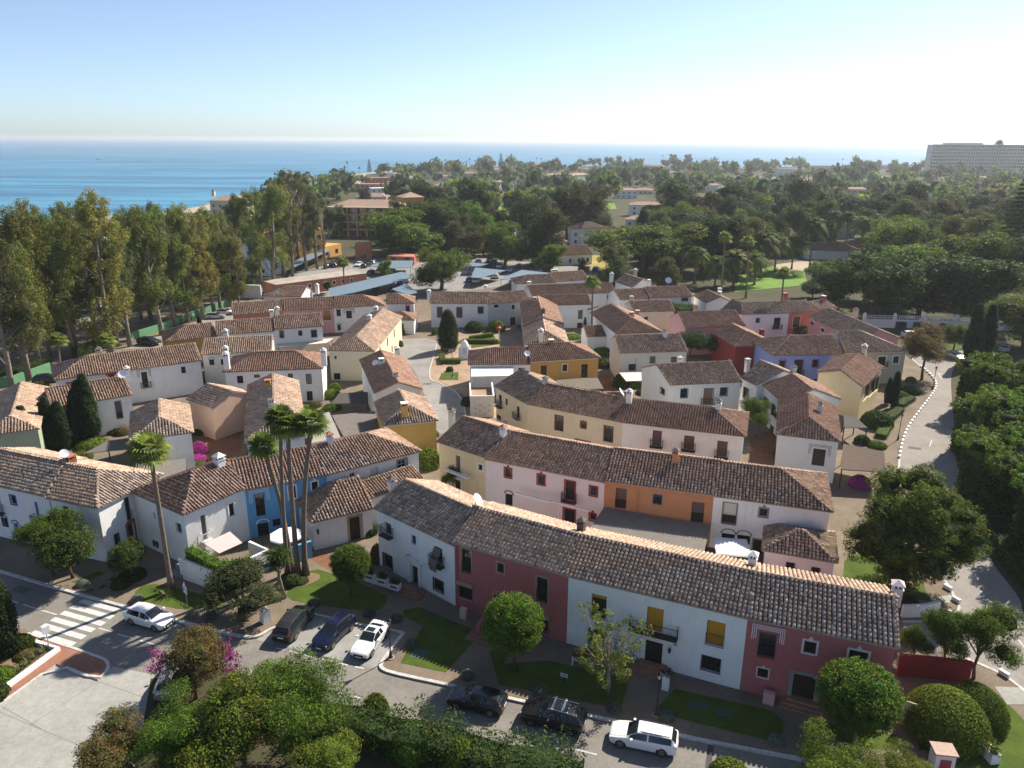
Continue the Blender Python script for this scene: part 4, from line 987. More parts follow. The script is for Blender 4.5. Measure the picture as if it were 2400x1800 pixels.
row([('M3',1185,592),('M3',1386,586)],[('M3',1187,498),('M3',1352,494)],3.2,[
dict(name='cottage',label='low white cottage with a brown roof behind the ochre house',wall='white',pal='red')],ends=('g','g'),h=3.4)
row([('M3',1332,420),('M3',1402,403)],[('M3',1312,348),('M3',1392,343)],4.2,[
dict(name='cottage',label='narrow white house with a small dark roof and gabled end',wall='white',pal='dark')],ends=('g','g'),h=2.8)
# left cluster
row([('Z1',-260,372),('Z1',300,490),('Z1',641,556)],[('Z1',-230,140),('Z1',400,265),None],[6.3,6.15],[
dict(label='white house with royal blue shutters at the left edge of the street',wall='white',pal='old',single=200,
win=[w_('f','Z1',-8,460,30,590,'shut',panel=blue_paint,balcony=.25,slab=iron),w_('f','Z1',70,476,118,540,trim=blue_paint,tw=.1),w_('f','Z1',228,518,276,655,'shut',panel=blue_paint,balcony=.3),
w_('f','Z1',24,625,64,680,bars='full',arch=blue_paint,trim=blue_paint,tw=.08),w_('f','Z1',92,655,150,775,'door',frame=blue_paint,arch=blue_paint)],
chim=[('Z1',460,258,.5,brick_trim,'flat',CHIM_CAP,.9)]),
dict(label='white hipped corner house with brick doorway on its sunlit side',wall='white',pal='old',single=200,cornice=white_paint,cornice_on='r',
win=[w_('f','Z1',413,543,468,640,'win',nh=3,bars='rail'),w_('r','Z1',810,492,868,622,'win',nh=4,nv=1,bars='rail',sill=brick_trim),w_('r','Z1',834,665,898,790,'door',trim=brick_trim,tw=.22),w_('r','Z1',748,728,788,795,bars='full',sill=white_paint)]),
],ends=('g','h'))
row([('Z1',1195,606),('Z1',1600,426),('Z1',2130,322),('Z4',526,162)],[None,('Z1',1490,245),('M2',700,1270),None],[6.0,5.8,5.8],[
dict(label='white hipped corner house with a pink awning and hedge-topped terrace',wall='white',pal='red',single=250,
win=[w_('l','Z1',1145,640,1192,720,frame=green_paint),w_('l','Z1',1000,578,1020,625,frame=grey_trim),w_('l','Z1',1006,758,1040,805,frame=green_paint,bars='full'),w_('l','Z1',1090,788,1124,930,'door',frame=green_paint),
w_('f','Z1',1306,602,1360,745,'blind',panel=blind_grey,cover=.9,balcony=.3,railm=white_paint),w_('f','Z1',1488,524,1532,590,trim=white_paint,arch=white_paint)],
chim=[('Z1',1430,270,1.1,'white','pyr',None,.85)]),
dict(label='bright blue house with white window surrounds behind the palm clump',wall='blue',pal='red',single=150,
win=[w_('f','Z1',1657,460,1733,590,'french',frame=wood,step_trim=white_paint),w_('f','Z1',1874,404,1928,474,trim=white_paint,tw=.14),w_('f','Z1',2026,374,2068,424,trim=white_paint,peak=1),w_('f','Z1',1677,650,1757,722,'win',arch=white_paint,nv=3),w_('f','Z1',1775,620,1830,655,'win')]),
dict(label='white house with grey-tiled window surround at the right end of the blue house row',wall='white2',pal='brown',single=150,
win=[w_('f','Z4',60,314,98,372,frame=white_paint),w_('f','Z4',193,281,248,350,'blind',panel=blind_cream,cover=.95),w_('f','Z4',372,230,430,330,'win',frame=white_paint,trim=grey_trim,tw=.2,bars='rail',nh=3)],
chim=[('M2',870,1240,1.2,'white2','pyr',CHIM_CAP,.62)]),
],ends=('h','h'))
row([('Z1',2022,640),('Z4',216,540)],[('Z1',2150,378),('Z4',60,430)],3.4,[
dict(name='entrance_building',label='low white entrance building with a hipped roof and stone doorway',wall='white',pal='brown',single=60,
win=[w_('f','Z4',60,605,140,735,'door',trim=stone_trim,tw=.25)])],ends=('h','g'))
row([('Z4',190,480),('Z4',545,352)],[('Z4',150,410),('Z4',512,320)],3.6,[
dict(name='entrance_building',label='low lean-to roof building in front of the white house with a tall chimney',wall='white2',pal='brown',
chim=[('Z4',338,430,2.0,'white2','pyr',dark_cap,.75)])],ends=('g','g'),h=2.4)
row([('M2',68,726),('M2',812,690)],[('M2',215,580),('M2',690,564)],5.6,[
dict(label='white hipped house with tall dark windows above the creeper courtyard',wall='white',pal='red',cornice=None,
win=[w_('f','M2',172,752,224,805),w_('f','M2',300,740,345,762),w_('f','M2',550,730,596,826,'win',bars='rail'),w_('f','M2',682,730,732,805),w_('f','M2',540,865,610,945,'french',frame=wood),w_('f','M2',690,860,740,930,'french',frame=wood)],
chim=[('M2',98,660,1.9,'white2','dome',None,.8),('M2',818,628,2.0,'white2','dome',None,.8)])],ends=('h','h'))
row([('M1',1490,440),('M1',2006,408)],[('M1',1476,316),('M1',2000,292)],5.6,[
dict(label='white courtyard house with dark climbing plants on its wall',wall='palegrey',pal='old',win=[w_('f','M1',1546,474,1588,515,arch=grey_trim),w_('f','M1',1630,470,1660,512,trim=white_paint)],chim=[('M1',1672,440,1.5,'white2','dome',None,.8),('M1',1668,290,.7,'white2','dome',None,.8)])],ends=('g','g'),h=4.2)
row([('M1',398,640),('M1',1490,482)],[('M1',540,480),('M1',1455,356)],5.6,[
dict(label='very long white house with a striped tile roof beside the green wall',wall='white',pal='brown',single=0,cornice=None,
win=[w_('f','M1',1042,574,1104,682,'french',step_trim=grey_trim,balcony=.3),w_('f','M1',1338,532,1378,575),w_('f','M1',800,602,850,622,hood=red_trim,panel=red_trim),w_('f','M1',486,660,556,678,frame=red_trim)],
chim=[('M1',730,440,.8,'cream','pyr',dark_cap,.9)])],ends=('h','g'))
row([('M1',385,850),('M1',978,742)],[('M1',385,697),('M1',932,616)],5.4,[
dict(label='white house with a closed tall window behind the tall cypresses',wall='white',pal='brown',win=[w_('f','M1',850,795,914,910,'blind',panel=blind_grey,cover=.7,trim=stone_trim,tw=.08,bars='rail')],chim=[('M1',945,600,1.4,'white2','dome',None,.7)])],ends=('g','g'))
deep(('M1',960,1086),('M1',1437,1016),('M1',1415,812),5.4,
dict(label='white house with a hipped sunlit roof beside the magenta bougainvillea',wall='white',pal='old',single=120),ends=('h','g'))
row([('M1',1378,772),('M1',1562,830)],[('M1',1328,632),('M1',1420,660)],5.0,[
dict(label='peach walled house with a sunlit roof behind the bougainvillea house',wall='peach',pal='old')],ends=('g','g'),h=3.6)
deep(('M2',235,1242),('M2',696,1190),('M2',492,796),5.5,
dict(label='coral sided house with a long mottled roof between patio and palm clump',wall='white',pal='old',single=150,
chim=[('M2',405,830,1.0,'ochre','flat',CHIM_CAP,.75),('M2',435,975,.9,'white2','flat',dark_cap,.75)]),ends=('h','g'))
deep(('M2',840,558),('M2',1192,560),('M2',1328,300),5.5,
dict(label='cream fronted house with a long hipped brown roof beside the plaza lane',wall='cream',pal='old',cornice=white_paint,cornice_on='l',
win=[w_('l','M2',893,593,914,620,trim=white_paint,tw=.1),w_('l','M2',890,722,943,773,peak=1,trim=white_paint,tw=.05),w_('l','M2',1020,803,1067,862,'door',trim=white_paint)],
pos=[('f',.2,3.2,.9,1.6,'win',{}),('f',.45,3.2,.9,1.6,'win',{}),('f',.7,3.2,.9,1.6,'win',{}),('f',.35,.2,1,2.2,'door',{}),('f',.6,.9,.9,1.3,'win',{})],
chim=[('M2',1150,330,.9,'white2','pyr',None,.8),('M2',1198,265,.9,'white2','pyr',None,.8)]),ends=('h','g'))
deep(('M2',1190,868),('M2',1552,832),('M2',1497,588),5.3,
dict(label='white gabled house with a stepped red-brown roof at the lane bend',wall='white',pal='red',
chim=[('M2',1245,655,.9,'white2','flat',None,.75),('M2',1350,745,.5,'white2','flat',CHIM_CAP,.8),('M2',1360,570,.9,'white2','pyr',None,.75)]),ends=('g','g'))
deep(('M2',1258,1110),('M2',1672,1066),('M2',1592,895),5.2,
dict(label='yellow hipped house with a tall yellow chimney on its front wall',wall='yellow',pal='old',single=100,cornice=white_paint,cornice_on='l',
chim=[('M2',1418,1000,1.2,'yellow','flat',white_paint,.85)]),ends=('h','g'))
row([('M2',20,446),('M2',447,411),('M2',808,382)],[('M2',25,337),('M2',440,308),('M2',800,270)],[5.4,5.7],[
dict(label='white house with a wide brown roof and clustered white chimneys',wall='white',pal='brown',chim=[('M2',428,295,.9,'white2','flat',None,.8),('M2',468,278,1.0,'white2','dome',None,.8)]),
dict(label='white house with an arched dark window and terrace canopy',wall='white',pal='brown',win=[w_('f','M2',485,415,520,464,peak=1,trim=grey_trim,tw=.08),w_('f','M2',626,414,654,446,trim=grey_trim,tw=.08),w_('f','M2',720,408,764,457,trim=grey_trim,tw=.1)])],ends=('g','g'),h=4.2)
row([('M1',1222,348),('M1',1602,300)],[('M1',1335,224),('M1',1592,196)],5.0,[
dict(label='yellow-walled house with a hipped brown roof near the parked black car',wall='ochre',pal='brown')],ends=('h','g'),h=4.2)
row([('M2',140,296),('M2',513,266),('M2',885,246),('M2',1266,222)],[('M2',137,196),('M2',500,171),('M2',876,142),None],[5.3,5.5,5.6],[
dict(label='brick-orange house with a brown roof beside two parked cars',wall='coral',pal='brown'),
dict(label='pink house with an orange shuttered balcony window',wall='pink',pal='red',win=[w_('f','M2',816,264,858,328,'shut',panel=ochre_paint,balcony=.3,trim=mat('orange_trim',(.55,.22,.06),.8,.1,5),tw=.1)]),
dict(label='white hipped house with arched windows in the back row',wall='white',pal='red',win=[w_('f','M2',907,254,938,298,arch=dark_cap,trim=dark_cap,tw=.06),w_('f','M2',977,260,1023,315,step_trim=dark_cap),w_('f','M2',913,364,942,405,arch=dark_cap)])],ends=('g','h'),h=4.2)
row([('M2',1275,206),('M2',1487,200)],[('M2',1215,140),('M2',1370,112)],5.4,[
dict(label='white house with a magenta framed arched window near the carports',wall='white',pal='red',cornice=magenta_trim,win=[w_('f','M2',1420,220,1448,262,arch=magenta_trim,trim=magenta_trim,tw=.06)])],ends=('g','h'),h=3.8)
row([('M2',1272,326),('M2',1487,326)],[('M2',1275,240),('M2',1405,238)],3.2,[
dict(name='cottage',label='low white house front with a yellow framed door niche',wall='white',pal='red',win=[w_('f','M2',1382,352,1406,405,trim=mat('yellow_trim',(.70,.42,.05),.8,.1,5),tw=.12)])],ends=('g','h'),h=3.0)
row([('M2',350,156),('M2',642,160)],[('M2',392,72),('M2',640,80)],4.6,[
dict(label='low white house with two satellite dishes behind the back row',wall='white',pal='brown',chim=[('M2',762,110,1.6,'white','dome',None,.8)])],ends=('h','g'),h=4.2)
deep(('M1',-140,1066),('M1',300,1000),('M1',200,712),5.4,
dict(label='pale green house with a hipped roof at the far left behind the cypresses',wall='green',pal='old'),ends=('h','g'))
# vegetation
G_=np.random.default_rng(11)
FOL={
'euc':[(.15,.19,.045),(.19,.215,.05),(.115,.155,.04),(.22,.23,.055),(.085,.12,.035)],
'euc_y':[(.20,.215,.045),(.24,.24,.055),(.16,.185,.045),(.22,.19,.05),(.12,.15,.04)],
'deep':[(.045,.075,.016),(.065,.10,.02),(.034,.058,.014),(.085,.125,.022)],
'bright':[(.10,.16,.018),(.135,.20,.022),(.07,.12,.016),(.18,.24,.03)],
'lime':[(.16,.22,.03),(.20,.25,.035),(.12,.17,.025),(.24,.25,.045)],
'olive':[(.085,.10,.035),(.11,.125,.04),(.065,.08,.03),(.13,.14,.05)],
'pine':[(.085,.125,.018),(.12,.165,.02),(.055,.085,.014),(.16,.20,.025)],
'cyp':[(.035,.058,.018),(.05,.078,.022),(.025,.042,.014)],
'dusty':[(.20,.23,.19),(.15,.18,.15),(.25,.27,.23)],
'rust':[(.20,.15,.05),(.13,.13,.035),(.26,.17,.07),(.09,.12,.03),(.16,.14,.04)],
'far':[(.055,.08,.03),(.075,.10,.035),(.04,.06,.025),(.09,.11,.04)],
'mag':[(.34,.03,.20),(.42,.05,.27),(.26,.02,.14),(.36,.06,.30)],
'palm':[(.11,.145,.035),(.14,.175,.04),(.08,.11,.03)],
'fan':[(.15,.21,.04),(.19,.25,.05),(.11,.16,.03)],
'red':[(.40,.02,.04),(.5,.05,.06)],
'dead':[(.20,.13,.07),(.26,.18,.10),(.16,.10,.055)],
}
leaf_m=tone_mat('foliage',(1,1,1),.7,.38,.15)
flower_m=tone_mat('petals',(1,1,1),.7,.3,.2)
bark=mat('bark_brown',(.15,.105,.07),.95,.4,3,.6,12)
bark_grey=mat('bark_pale_grey',(.30,.26,.21),.95,.4,1.2,.6,6,col2=(.15,.11,.08))
palm_bark=mat('palm_trunk',(.24,.18,.13),.95,.3,5,.7,10,col2=(.14,.10,.075))
def unit(n):
 v=G_.normal(size=(n,3));return v/np.linalg.norm(v,axis=1)[:,None]
def leaves(C,N,size,aspect,pal,jitter=.7,weights=None,tonevar=.25):
 """diamond leaves at centres C facing roughly N"""
 n=len(C);nn=N+unit(n)*jitter;nn /= np.linalg.norm(nn,axis=1)[:,None]
 t=np.cross(nn,unit(n));t /= np.linalg.norm(t,axis=1)[:,None]+1e-9;b=np.cross(nn,t)
 s=(size*G_.uniform(.6,1.35,n))[:,None]
 V=np.stack([C-t*s*.5,C+b*s*aspect*.5,C+t*s*.5,C-b*s*aspect*.5],1)
 V[:,1]+=nn*s*.08;V[:,3]+=nn*s*.08
 P=np.array(FOL[pal]);col=P[G_.integers(0,len(P),n)]*G_.uniform(1-tonevar,1+tonevar,(n,1))
 return V.reshape(-1,3),np.arange(n*4).reshape(n,4),col
def merge(parts):
 V=[];F=[];C=[];o=0
 for v,f,c in parts:V.append(v);F.append(f+o);C.append(c);o+=len(v)
 return np.concatenate(V),np.concatenate(F),np.concatenate(C)
def clumpy(centres,radii,per,size,aspect,pal,squash=.8,hue=.18):
 """leaf clumps: each clump a shell of leaves, with its own tint"""
 n=len(centres);K=per
 u=unit(n*K);r=np.repeat(radii,K)*G_.uniform(.55,1.05,n*K)
 C=np.repeat(centres,K,0)+u*r[:,None]*np.array([1,1,squash])
 V,F,c=leaves(C,u+np.array([0,0,.35]),size,aspect,pal)
 tint=np.repeat(G_.uniform(1-hue,1+hue,(n,3))*G_.uniform(.8,1.2,(n,1)),K,0)
 return V,F,c*tint
def lobes(L,nclump,surf=.75):
 """clump centres over a set of ellipsoid lobes (cx,cy,cz,rx,ry,rz)"""
 L=np.array(L,float);a=(L[:,3]*L[:,4]*L[:,5])**(2/3);k=G_.choice(len(L),nclump,p=a/a.sum())
 u=unit(nclump);r=G_.uniform(surf,1.0,nclump)[:,None]
 return L[k,:3]+u*L[k,3:]*r,u
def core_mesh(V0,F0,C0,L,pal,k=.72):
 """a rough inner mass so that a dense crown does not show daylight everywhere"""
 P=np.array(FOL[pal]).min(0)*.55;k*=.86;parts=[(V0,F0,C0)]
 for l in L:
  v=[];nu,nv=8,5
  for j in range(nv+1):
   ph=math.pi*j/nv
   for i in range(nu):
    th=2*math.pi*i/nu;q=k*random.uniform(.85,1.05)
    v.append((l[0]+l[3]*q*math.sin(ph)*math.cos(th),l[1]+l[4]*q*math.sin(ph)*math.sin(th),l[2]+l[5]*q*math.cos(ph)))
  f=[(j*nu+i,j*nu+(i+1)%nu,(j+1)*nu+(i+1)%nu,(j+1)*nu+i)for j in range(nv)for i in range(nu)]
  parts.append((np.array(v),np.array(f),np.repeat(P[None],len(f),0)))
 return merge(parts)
def rand_lobes(n,R,H,base,rr,seed):
 rs=random.Random(seed);L=[]
 for i in range(n):
  th=rs.uniform(0,6.28);q=math.sqrt(rs.random())*R;z=base+rs.random()*H
  s=rs.uniform(*rr);L.append((q*math.cos(th),q*math.sin(th),z,s,s,s*rs.uniform(.65,.9)))
 return L
def limbs(mb,base,tips,r0,m,bend=.15,n=6):
 for t in tips:
  b=Vector(base);t=Vector(t);mid=b.lerp(t,.5)+Vector((random.uniform(-1,1),random.uniform(-1,1),random.uniform(0,.6)))*bend*(t-b).length
  mb.tube([b,mid,t],[r0,r0*.65,r0*.22],m,n,cap=False)
PROTO={}
def proto(name,trunk_mb,crown,mats=leaf_m,extra=None):
 d=[]
 if trunk_mb is not None:d.append(('trunk',trunk_mb.mesh('trunk',True)))
 V,F,C=crown;d.append(('crown',np_mesh('crown',V,F,mats,C)))
 if extra:d+=extra
 PROTO[name]=d
def plant(kind,loc,s=1.0,label=None,cat='tree',group=None,name='tree',rz=None,sz=None,part='crown'):
 if rz is None:rz=random.uniform(0,6.28)
 o=bpy.data.objects.new(name,None);o.location=loc;o.rotation_euler=(0,0,rz);o.scale=(s,s,sz or s);o.empty_display_size=.2;link(o)
 tag(o,label,cat,group)
 for nm,me in PROTO[kind]:
  c=bpy.data.objects.new(nm if nm!='crown' else part,me);link(c,o)
 return o
 # eucalyptus, four forms (about 20 m)
for v in range(6):
 pal=['euc','euc_y','euc','euc_y','euc','olive'][v];rs=random.Random(50+v)
 t=MB();lean=Vector((rs.uniform(-1.2,1.2),rs.uniform(-1.2,1.2),0));top=Vector((0,0,15))+lean
 t.tube([(0,0,0),lean*.15+Vector((0,0,4)),lean*.4+Vector((.3,-.2,9)),top],[.42,.33,.26,.12],bark_grey,8)
 L=[]
 for i in range(15):
  z=rs.uniform(4.5,19.2);wob=2.6*math.sin(min(1,(20.5-z)/9)*1.5)+.5
  th=rs.uniform(0,6.28);q=wob*rs.uniform(.35,1.0);s=rs.uniform(1.1,2.0)
  c=lean*(z/18)+Vector((q*math.cos(th),q*math.sin(th),z));L.append((c.x,c.y,c.z,s,s,s*1.25))
  base=lean*(max(z-3.2,3)/18)+Vector((0,0,max(z-3.2,3)))
  limbs(t,base,[c],.11,bark_grey,.1,5)
 C,u=lobes(L,300,.5);V,F,c=clumpy(C,np.full(len(C),.60),46,.32,.42,pal,1.1,.14)
 proto(f'euc{v}',t,(V,F,c))
t=MB();t.tube([(0,0,0),(.3,0,5),(.2,.3,10),(1.2,.2,17)],[.4,.32,.22,.08],bark_grey,8)
L=[]
for i in range(16):
 z=random.uniform(7,19);th=random.uniform(0,6.28);q=random.uniform(1,4.2);c=(q*math.cos(th)+.6,q*math.sin(th),z+1.5)
 limbs(t,(.3,.1,z-3),[c],.12,bark_grey,.12,5);limbs(t,(c[0]*.5,c[1]*.5,z-.8),[(c[0]*1.2,c[1]*.8+.6,c[2]+1.2)],.05,bark_grey,.1,4);L.append((*c,.9,.9,1))
C,u=lobes(L,90,.3);proto('sparse',t,clumpy(C,np.full(len(C),.6),30,.32,.4,'olive',1))
# broad trees
def broad(name,pal,nl,R,H,base,rr,ncl,per,leaf,asp=.55,tr=.2,trunk_h=None,seed=1,core=True,cr=.5,barkm=bark,wts=.78):
 L=rand_lobes(nl,R,H,base,rr,seed);t=MB();th=trunk_h or base
 t.tube([(0,0,0),(.06*th,.03*th,th*.5),(0,0,th)],[tr,tr*.8,tr*.65],barkm,7)
 limbs(t,(0,0,th*.9),[(l[0]*.8,l[1]*.8,l[2])for l in L[:7]],tr*.5,barkm,.1,5)
 C,u=lobes(L,ncl,wts);c=clumpy(C,np.full(len(C),cr),per,leaf,asp,pal)
 if core:c=core_mesh(*c,L,pal)
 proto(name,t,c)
broad('round_tree','bright',6,.45,.7,2.7,(1.55,1.8),950,44,.115,.5,.13,1.6,3,cr=.27,wts=.94)
broad('citrus','deep',8,1.0,1.0,2.2,(1.0,1.4),520,40,.13,.5,.12,1.5,4,cr=.34)
broad('loose_tree','bright',12,1.9,2.2,2.8,(.7,1.15),420,56,.14,.42,.15,2.0,5,cr=.42)
broad('loose_olive','olive',12,2.0,2.0,2.2,(.7,1.2),420,56,.135,.45,.15,1.5,6,cr=.42)
broad('feathery','bright',14,2.2,2.2,2.6,(.6,1.0),420,60,.17,.25,.12,2.0,17,core=False,cr=.5)
broad('big_deep','deep',18,3.4,6.0,2.6,(1.6,2.5),520,34,.38,.55,.35,4.0,7,cr=.75)
broad('big_bright','bright',20,3.6,6.0,2.4,(1.4,2.3),520,34,.36,.5,.35,4.0,8,cr=.75)
broad('big_olive','olive',18,3.4,7.0,3.0,(1.4,2.2),480,34,.38,.45,.35,4.0,9,cr=.8)
broad('big_lime','lime',16,3.8,2.6,5.0,(1.2,2.0),460,32,.36,.35,.3,4.0,10,cr=.8)
broad('autumn','rust',12,2.0,2.4,3.4,(1.0,1.5),460,50,.15,.5,.17,3.0,12,cr=.45)
broad('cedar_mass','pine',16,3.4,5.0,2.0,(1.7,2.6),560,36,.36,.3,.4,3.0,13,cr=.7)
broad('far_a','far',9,2.6,3.6,3.2,(1.5,2.4),170,34,.62,.6,.3,3.0,14,cr=.9)
broad('far_b','olive',9,2.8,3.2,3.2,(1.5,2.3),170,34,.62,.6,.3,3.0,15,cr=.9)
broad('far_c','bright',8,2.6,2.8,3.2,(1.5,2.4),160,34,.62,.6,.3,3.0,16,cr=.9)
broad('far_d','deep',10,2.2,6.0,3.2,(1.4,2.2),180,34,.62,.5,.3,3.0,18,cr=.9)
t=MB();t.tube([(0,0,0),(.05,0,.9),(0,.05,1.7)],[.15,.12,.11],bark_grey,7);tips=[]
for i in range(26):
 th=random.uniform(0,6.28);q=random.uniform(.7,2.3);z=random.uniform(2.0,5.6);tips.append((q*math.cos(th),q*math.sin(th),z))
 limbs(t,(0,0,1.6),[tips[-1]],.05,bark_grey,.12,4)
C=np.array(tips)[G_.integers(0,26,190)]*G_.uniform(.6,1.08,(190,1));C=np.concatenate([C,np.array(tips)])
proto('young_tree',t,clumpy(C+G_.normal(0,.12,C.shape),np.full(len(C),.24),26,.14,.45,'lime',.7))
# large pine
def pine(name,seed,R=5.2,z0=1.9,H=8.0,n=60,dens=1300):
 rs=random.Random(seed);t=MB();t.tube([(0,0,0),(.2,.1,2.5),(.1,.2,5),(0,0,8)],[.38,.33,.27,.12],bark,8);L=[]
 for i in range(n):
  z=z0+H*rs.random();k=math.sin(math.pi*min(.97,max(.12,(z-z0+1.2)/(H+2))));th=rs.uniform(0,6.28);q=R*k*rs.uniform(.45,.95);s=rs.uniform(1.0,1.7)
  L.append((q*math.cos(th),q*math.sin(th),z,s,s,s*.75));limbs(t,(0,0,max(2,z-1.5)),[L[-1][:3]],.12,bark,.05,5)
 C,u=lobes(L,dens,.7);V,F,c=clumpy(C,np.full(len(C),.46),34,.30,.24,'pine',.8,.2)
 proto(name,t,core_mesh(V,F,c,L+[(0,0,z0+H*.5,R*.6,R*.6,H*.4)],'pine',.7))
pine('pine',3);pine('pine_b',8,5.2,1.5,9,30,900)
def curtain(name,R,H,pal,seed):
 L=[(0,0,H*.62,R*.8,R*.8,H*.34)];rs=random.Random(seed)
 for i in range(20):
  th=rs.uniform(0,6.28);q=R*rs.uniform(.5,.85);s=rs.uniform(1.2,2.0);L.append((q*math.cos(th),q*math.sin(th),H*rs.uniform(.66,.9),s,s,s*.55))
 u=unit(900);u[:,2]=G_.uniform(-1,.2,900);C1=np.stack([np.cos(np.arctan2(u[:,1],u[:,0]))*R*.86,np.sin(np.arctan2(u[:,1],u[:,0]))*R*.86,G_.uniform(.2,H*.66,900)],1)+G_.normal(0,.15,(900,3))
 C,_=lobes(L,900,.88);C=np.concatenate([C,C1]);c=merge([clumpy(C[:900],np.full(900,.42),26,.32,.45,'bright'),clumpy(C[900:],np.full(len(C)-900,.42),22,.34,.45,pal)])  # top lobes get the bright palette: sunlight painted into the crown's upper side
 V,F,col=core_mesh(*c,L+[(0,0,H*.36,R*.95,R*.95,H*.5)],pal,.8)
 t=MB();t.tube([(0,0,0),(0,0,H*.6)],[.3,.2],bark,7);proto(name,t,(V,F,col))
curtain('curtain_tree',5.2,9.0,'deep',3)
# cypress
def cone_tree(name,H,R,pal,seed,tiers=0):
 n=620;z=H*G_.random(n)**.8;prof=np.where(z<H*.25,.55+.45*z/(H*.25),np.sqrt(np.clip(1-(z-H*.25)/(H*.76),0,1)));th=G_.uniform(0,6.28,n)
 r=R*prof*(1+.12*np.sin(th*3+z*1.3+seed))
 C=np.stack([r*np.cos(th),r*np.sin(th),z+.3],1);N=C*np.array([1,1,.2]);V,F,c=clumpy(C,np.full(n,R*.22+.05),30,.22,.4,pal,1.5)
 L=[(0,0,H*k,R*.9*s,R*.9*s,H*.22)for k,s in ((.2,.9),(.4,.95),(.6,.72),(.78,.45))]
 t=MB();t.tube([(0,0,0),(0,0,H*.8)],[.14,.04],bark,6);proto(name,t,core_mesh(V,F,c,L,pal,.85))
cone_tree('cypress',8.5,.95,'cyp',1);cone_tree('fat_cypress',6.0,1.5,'cyp',2)
def norfolk(name,H,R,pal,seed):
 rs=random.Random(seed);t=MB();t.tube([(0,0,0),(0,0,H)],[.3,.04],bark,7);C=[]
 nt=22
 for i in range(nt):
  z=H*(.14+.86*i/nt);r=R*(1-i/nt)**.8+.25;nb=8
  for b in range(nb):
   th=6.28*b/nb+i*.4
   for q in np.linspace(.25,1,7):C.append((r*q*math.cos(th),r*q*math.sin(th),z-q*q*r*.12+rs.uniform(-.1,.1)))
 C=np.array(C);proto(name,t,clumpy(C,np.full(len(C),.42),16,.36,.3,pal,.35))
norfolk('norfolk',20,4.2,'cyp',4)
# palms
def frond_fan(V,F,C,o,base,d,L,n=16,droop=.5,pal='fan',w=.10):
 """fan leaf: blades spreading from the end of a stalk"""
 d=np.array(d)/np.linalg.norm(d);up=np.array([0,0,1.]);s=np.cross(d,up);s /= np.linalg.norm(s)+1e-6;nn=np.cross(s,d);hub=base+d*L*.45;P=np.array(FOL[pal]);cc=P[random.randrange(len(P))]*random.uniform(.8,1.2)
 V+=[base-s*.02,base+s*.02,hub+s*.02,hub-s*.02];F.append((o,o+1,o+2,o+3));C.append(cc*1.2);o+=4
 for i in range(n):
  a=(i/(n-1)-.5)*4.1;dr=d*math.cos(a)+s*math.sin(a);l=L*.62*(1-.18*abs(a)/2);sd=np.cross(dr,nn);p1=hub+dr*l*.55+nn*l*.06;p2=hub+dr*l-up*l*droop*.6
  V+=[hub,p1-sd*w*L*.5,p2,p1+sd*w*L*.5];F.append((o,o+1,o+2,o+3));C.append(cc*random.uniform(.8,1.2));o+=4
 return o
def fan_palm(name,nf,L,seed,skirt=True):
 random.seed(seed);V=[];F=[];C=[];o=0
 for i in range(nf):
  th=i*2.4;el=1.25-1.9*(i/nf)+random.uniform(-.1,.1);d=(math.cos(th)*math.cos(el),math.sin(th)*math.cos(el),math.sin(el))
  o=frond_fan(V,F,C,o,np.array([0,0,0.])+np.array(d)*.1,d,L*random.uniform(.85,1.1),15,.35 if el>0 else .55)
 if skirt:
  for i in range(14):
   th=i*2.4;d=(math.cos(th)*.45,math.sin(th)*.45,-.9);o=frond_fan(V,F,C,o,np.array([0,0,-.15]),d,L*.55,9,.3,'dead')
 V,F,C=np.array(V),np.array(F),np.array(C);PROTO[name]=(V,F,C)
fan_palm('fan_head',34,1.75,5);fan_palm('fan_head_b',28,1.6,9)
for n_ in ('fan_head','fan_head_b'):
 V,F,C=PROTO[n_];PROTO[n_]=np_mesh('crown',V,F,leaf_m,C)
def feather_head(name,nf,L,pal,seed,arch=.9):
 random.seed(seed);V=[];F=[];C=[];P=np.array(FOL[pal])
 for i in range(nf):
  th=i*2.39996;el=1.35-1.75*(i/nf)+random.uniform(-.08,.08);l=L*random.uniform(.85,1.1);cc=P[random.randrange(len(P))]*random.uniform(.8,1.25)
  h=np.array([math.cos(th),math.sin(th),0]);s=np.array([-h[1],h[0],0]);pts_=[]
  for q in np.linspace(0,1,9):pts_.append(h*(l*q*math.cos(el)*(1-.1*q))+np.array([0,0,l*(q*math.sin(el)-arch*.55*q*q)]))
  for j in range(1,9):
   a,b=pts_[j-1],pts_[j];t=(b-a)/np.linalg.norm(b-a)
   for k in (0,.5):
    p=a+(b-a)*k;ll=l*.23*(1-.55*abs(j/8-.45))
    for sg in (-1,1):
     tip=p+s*sg*ll*.9+t*ll*.55-np.array([0,0,ll*.35]);o=len(V);V+=[p,p+t*.09*l*.5,tip,p+s*sg*ll*.4+t*ll*.1];F.append((o,o+1,o+2,o+3));C.append(cc*random.uniform(.8,1.2))
   o=len(V);V+=[a-s*.03,b-s*.02,b+s*.02,a+s*.03];F.append((o,o+1,o+2,o+3));C.append(np.array([.2,.17,.06]))
 V,F,C=np.array(V),np.array(F),np.array(C)
 PROTO[name]=np_mesh('crown',V,F,leaf_m,C)
feather_head('feather_head',46,3.6,'palm',3);feather_head('feather_head_b',40,3.2,'palm',6,1.1)
random.seed(21)
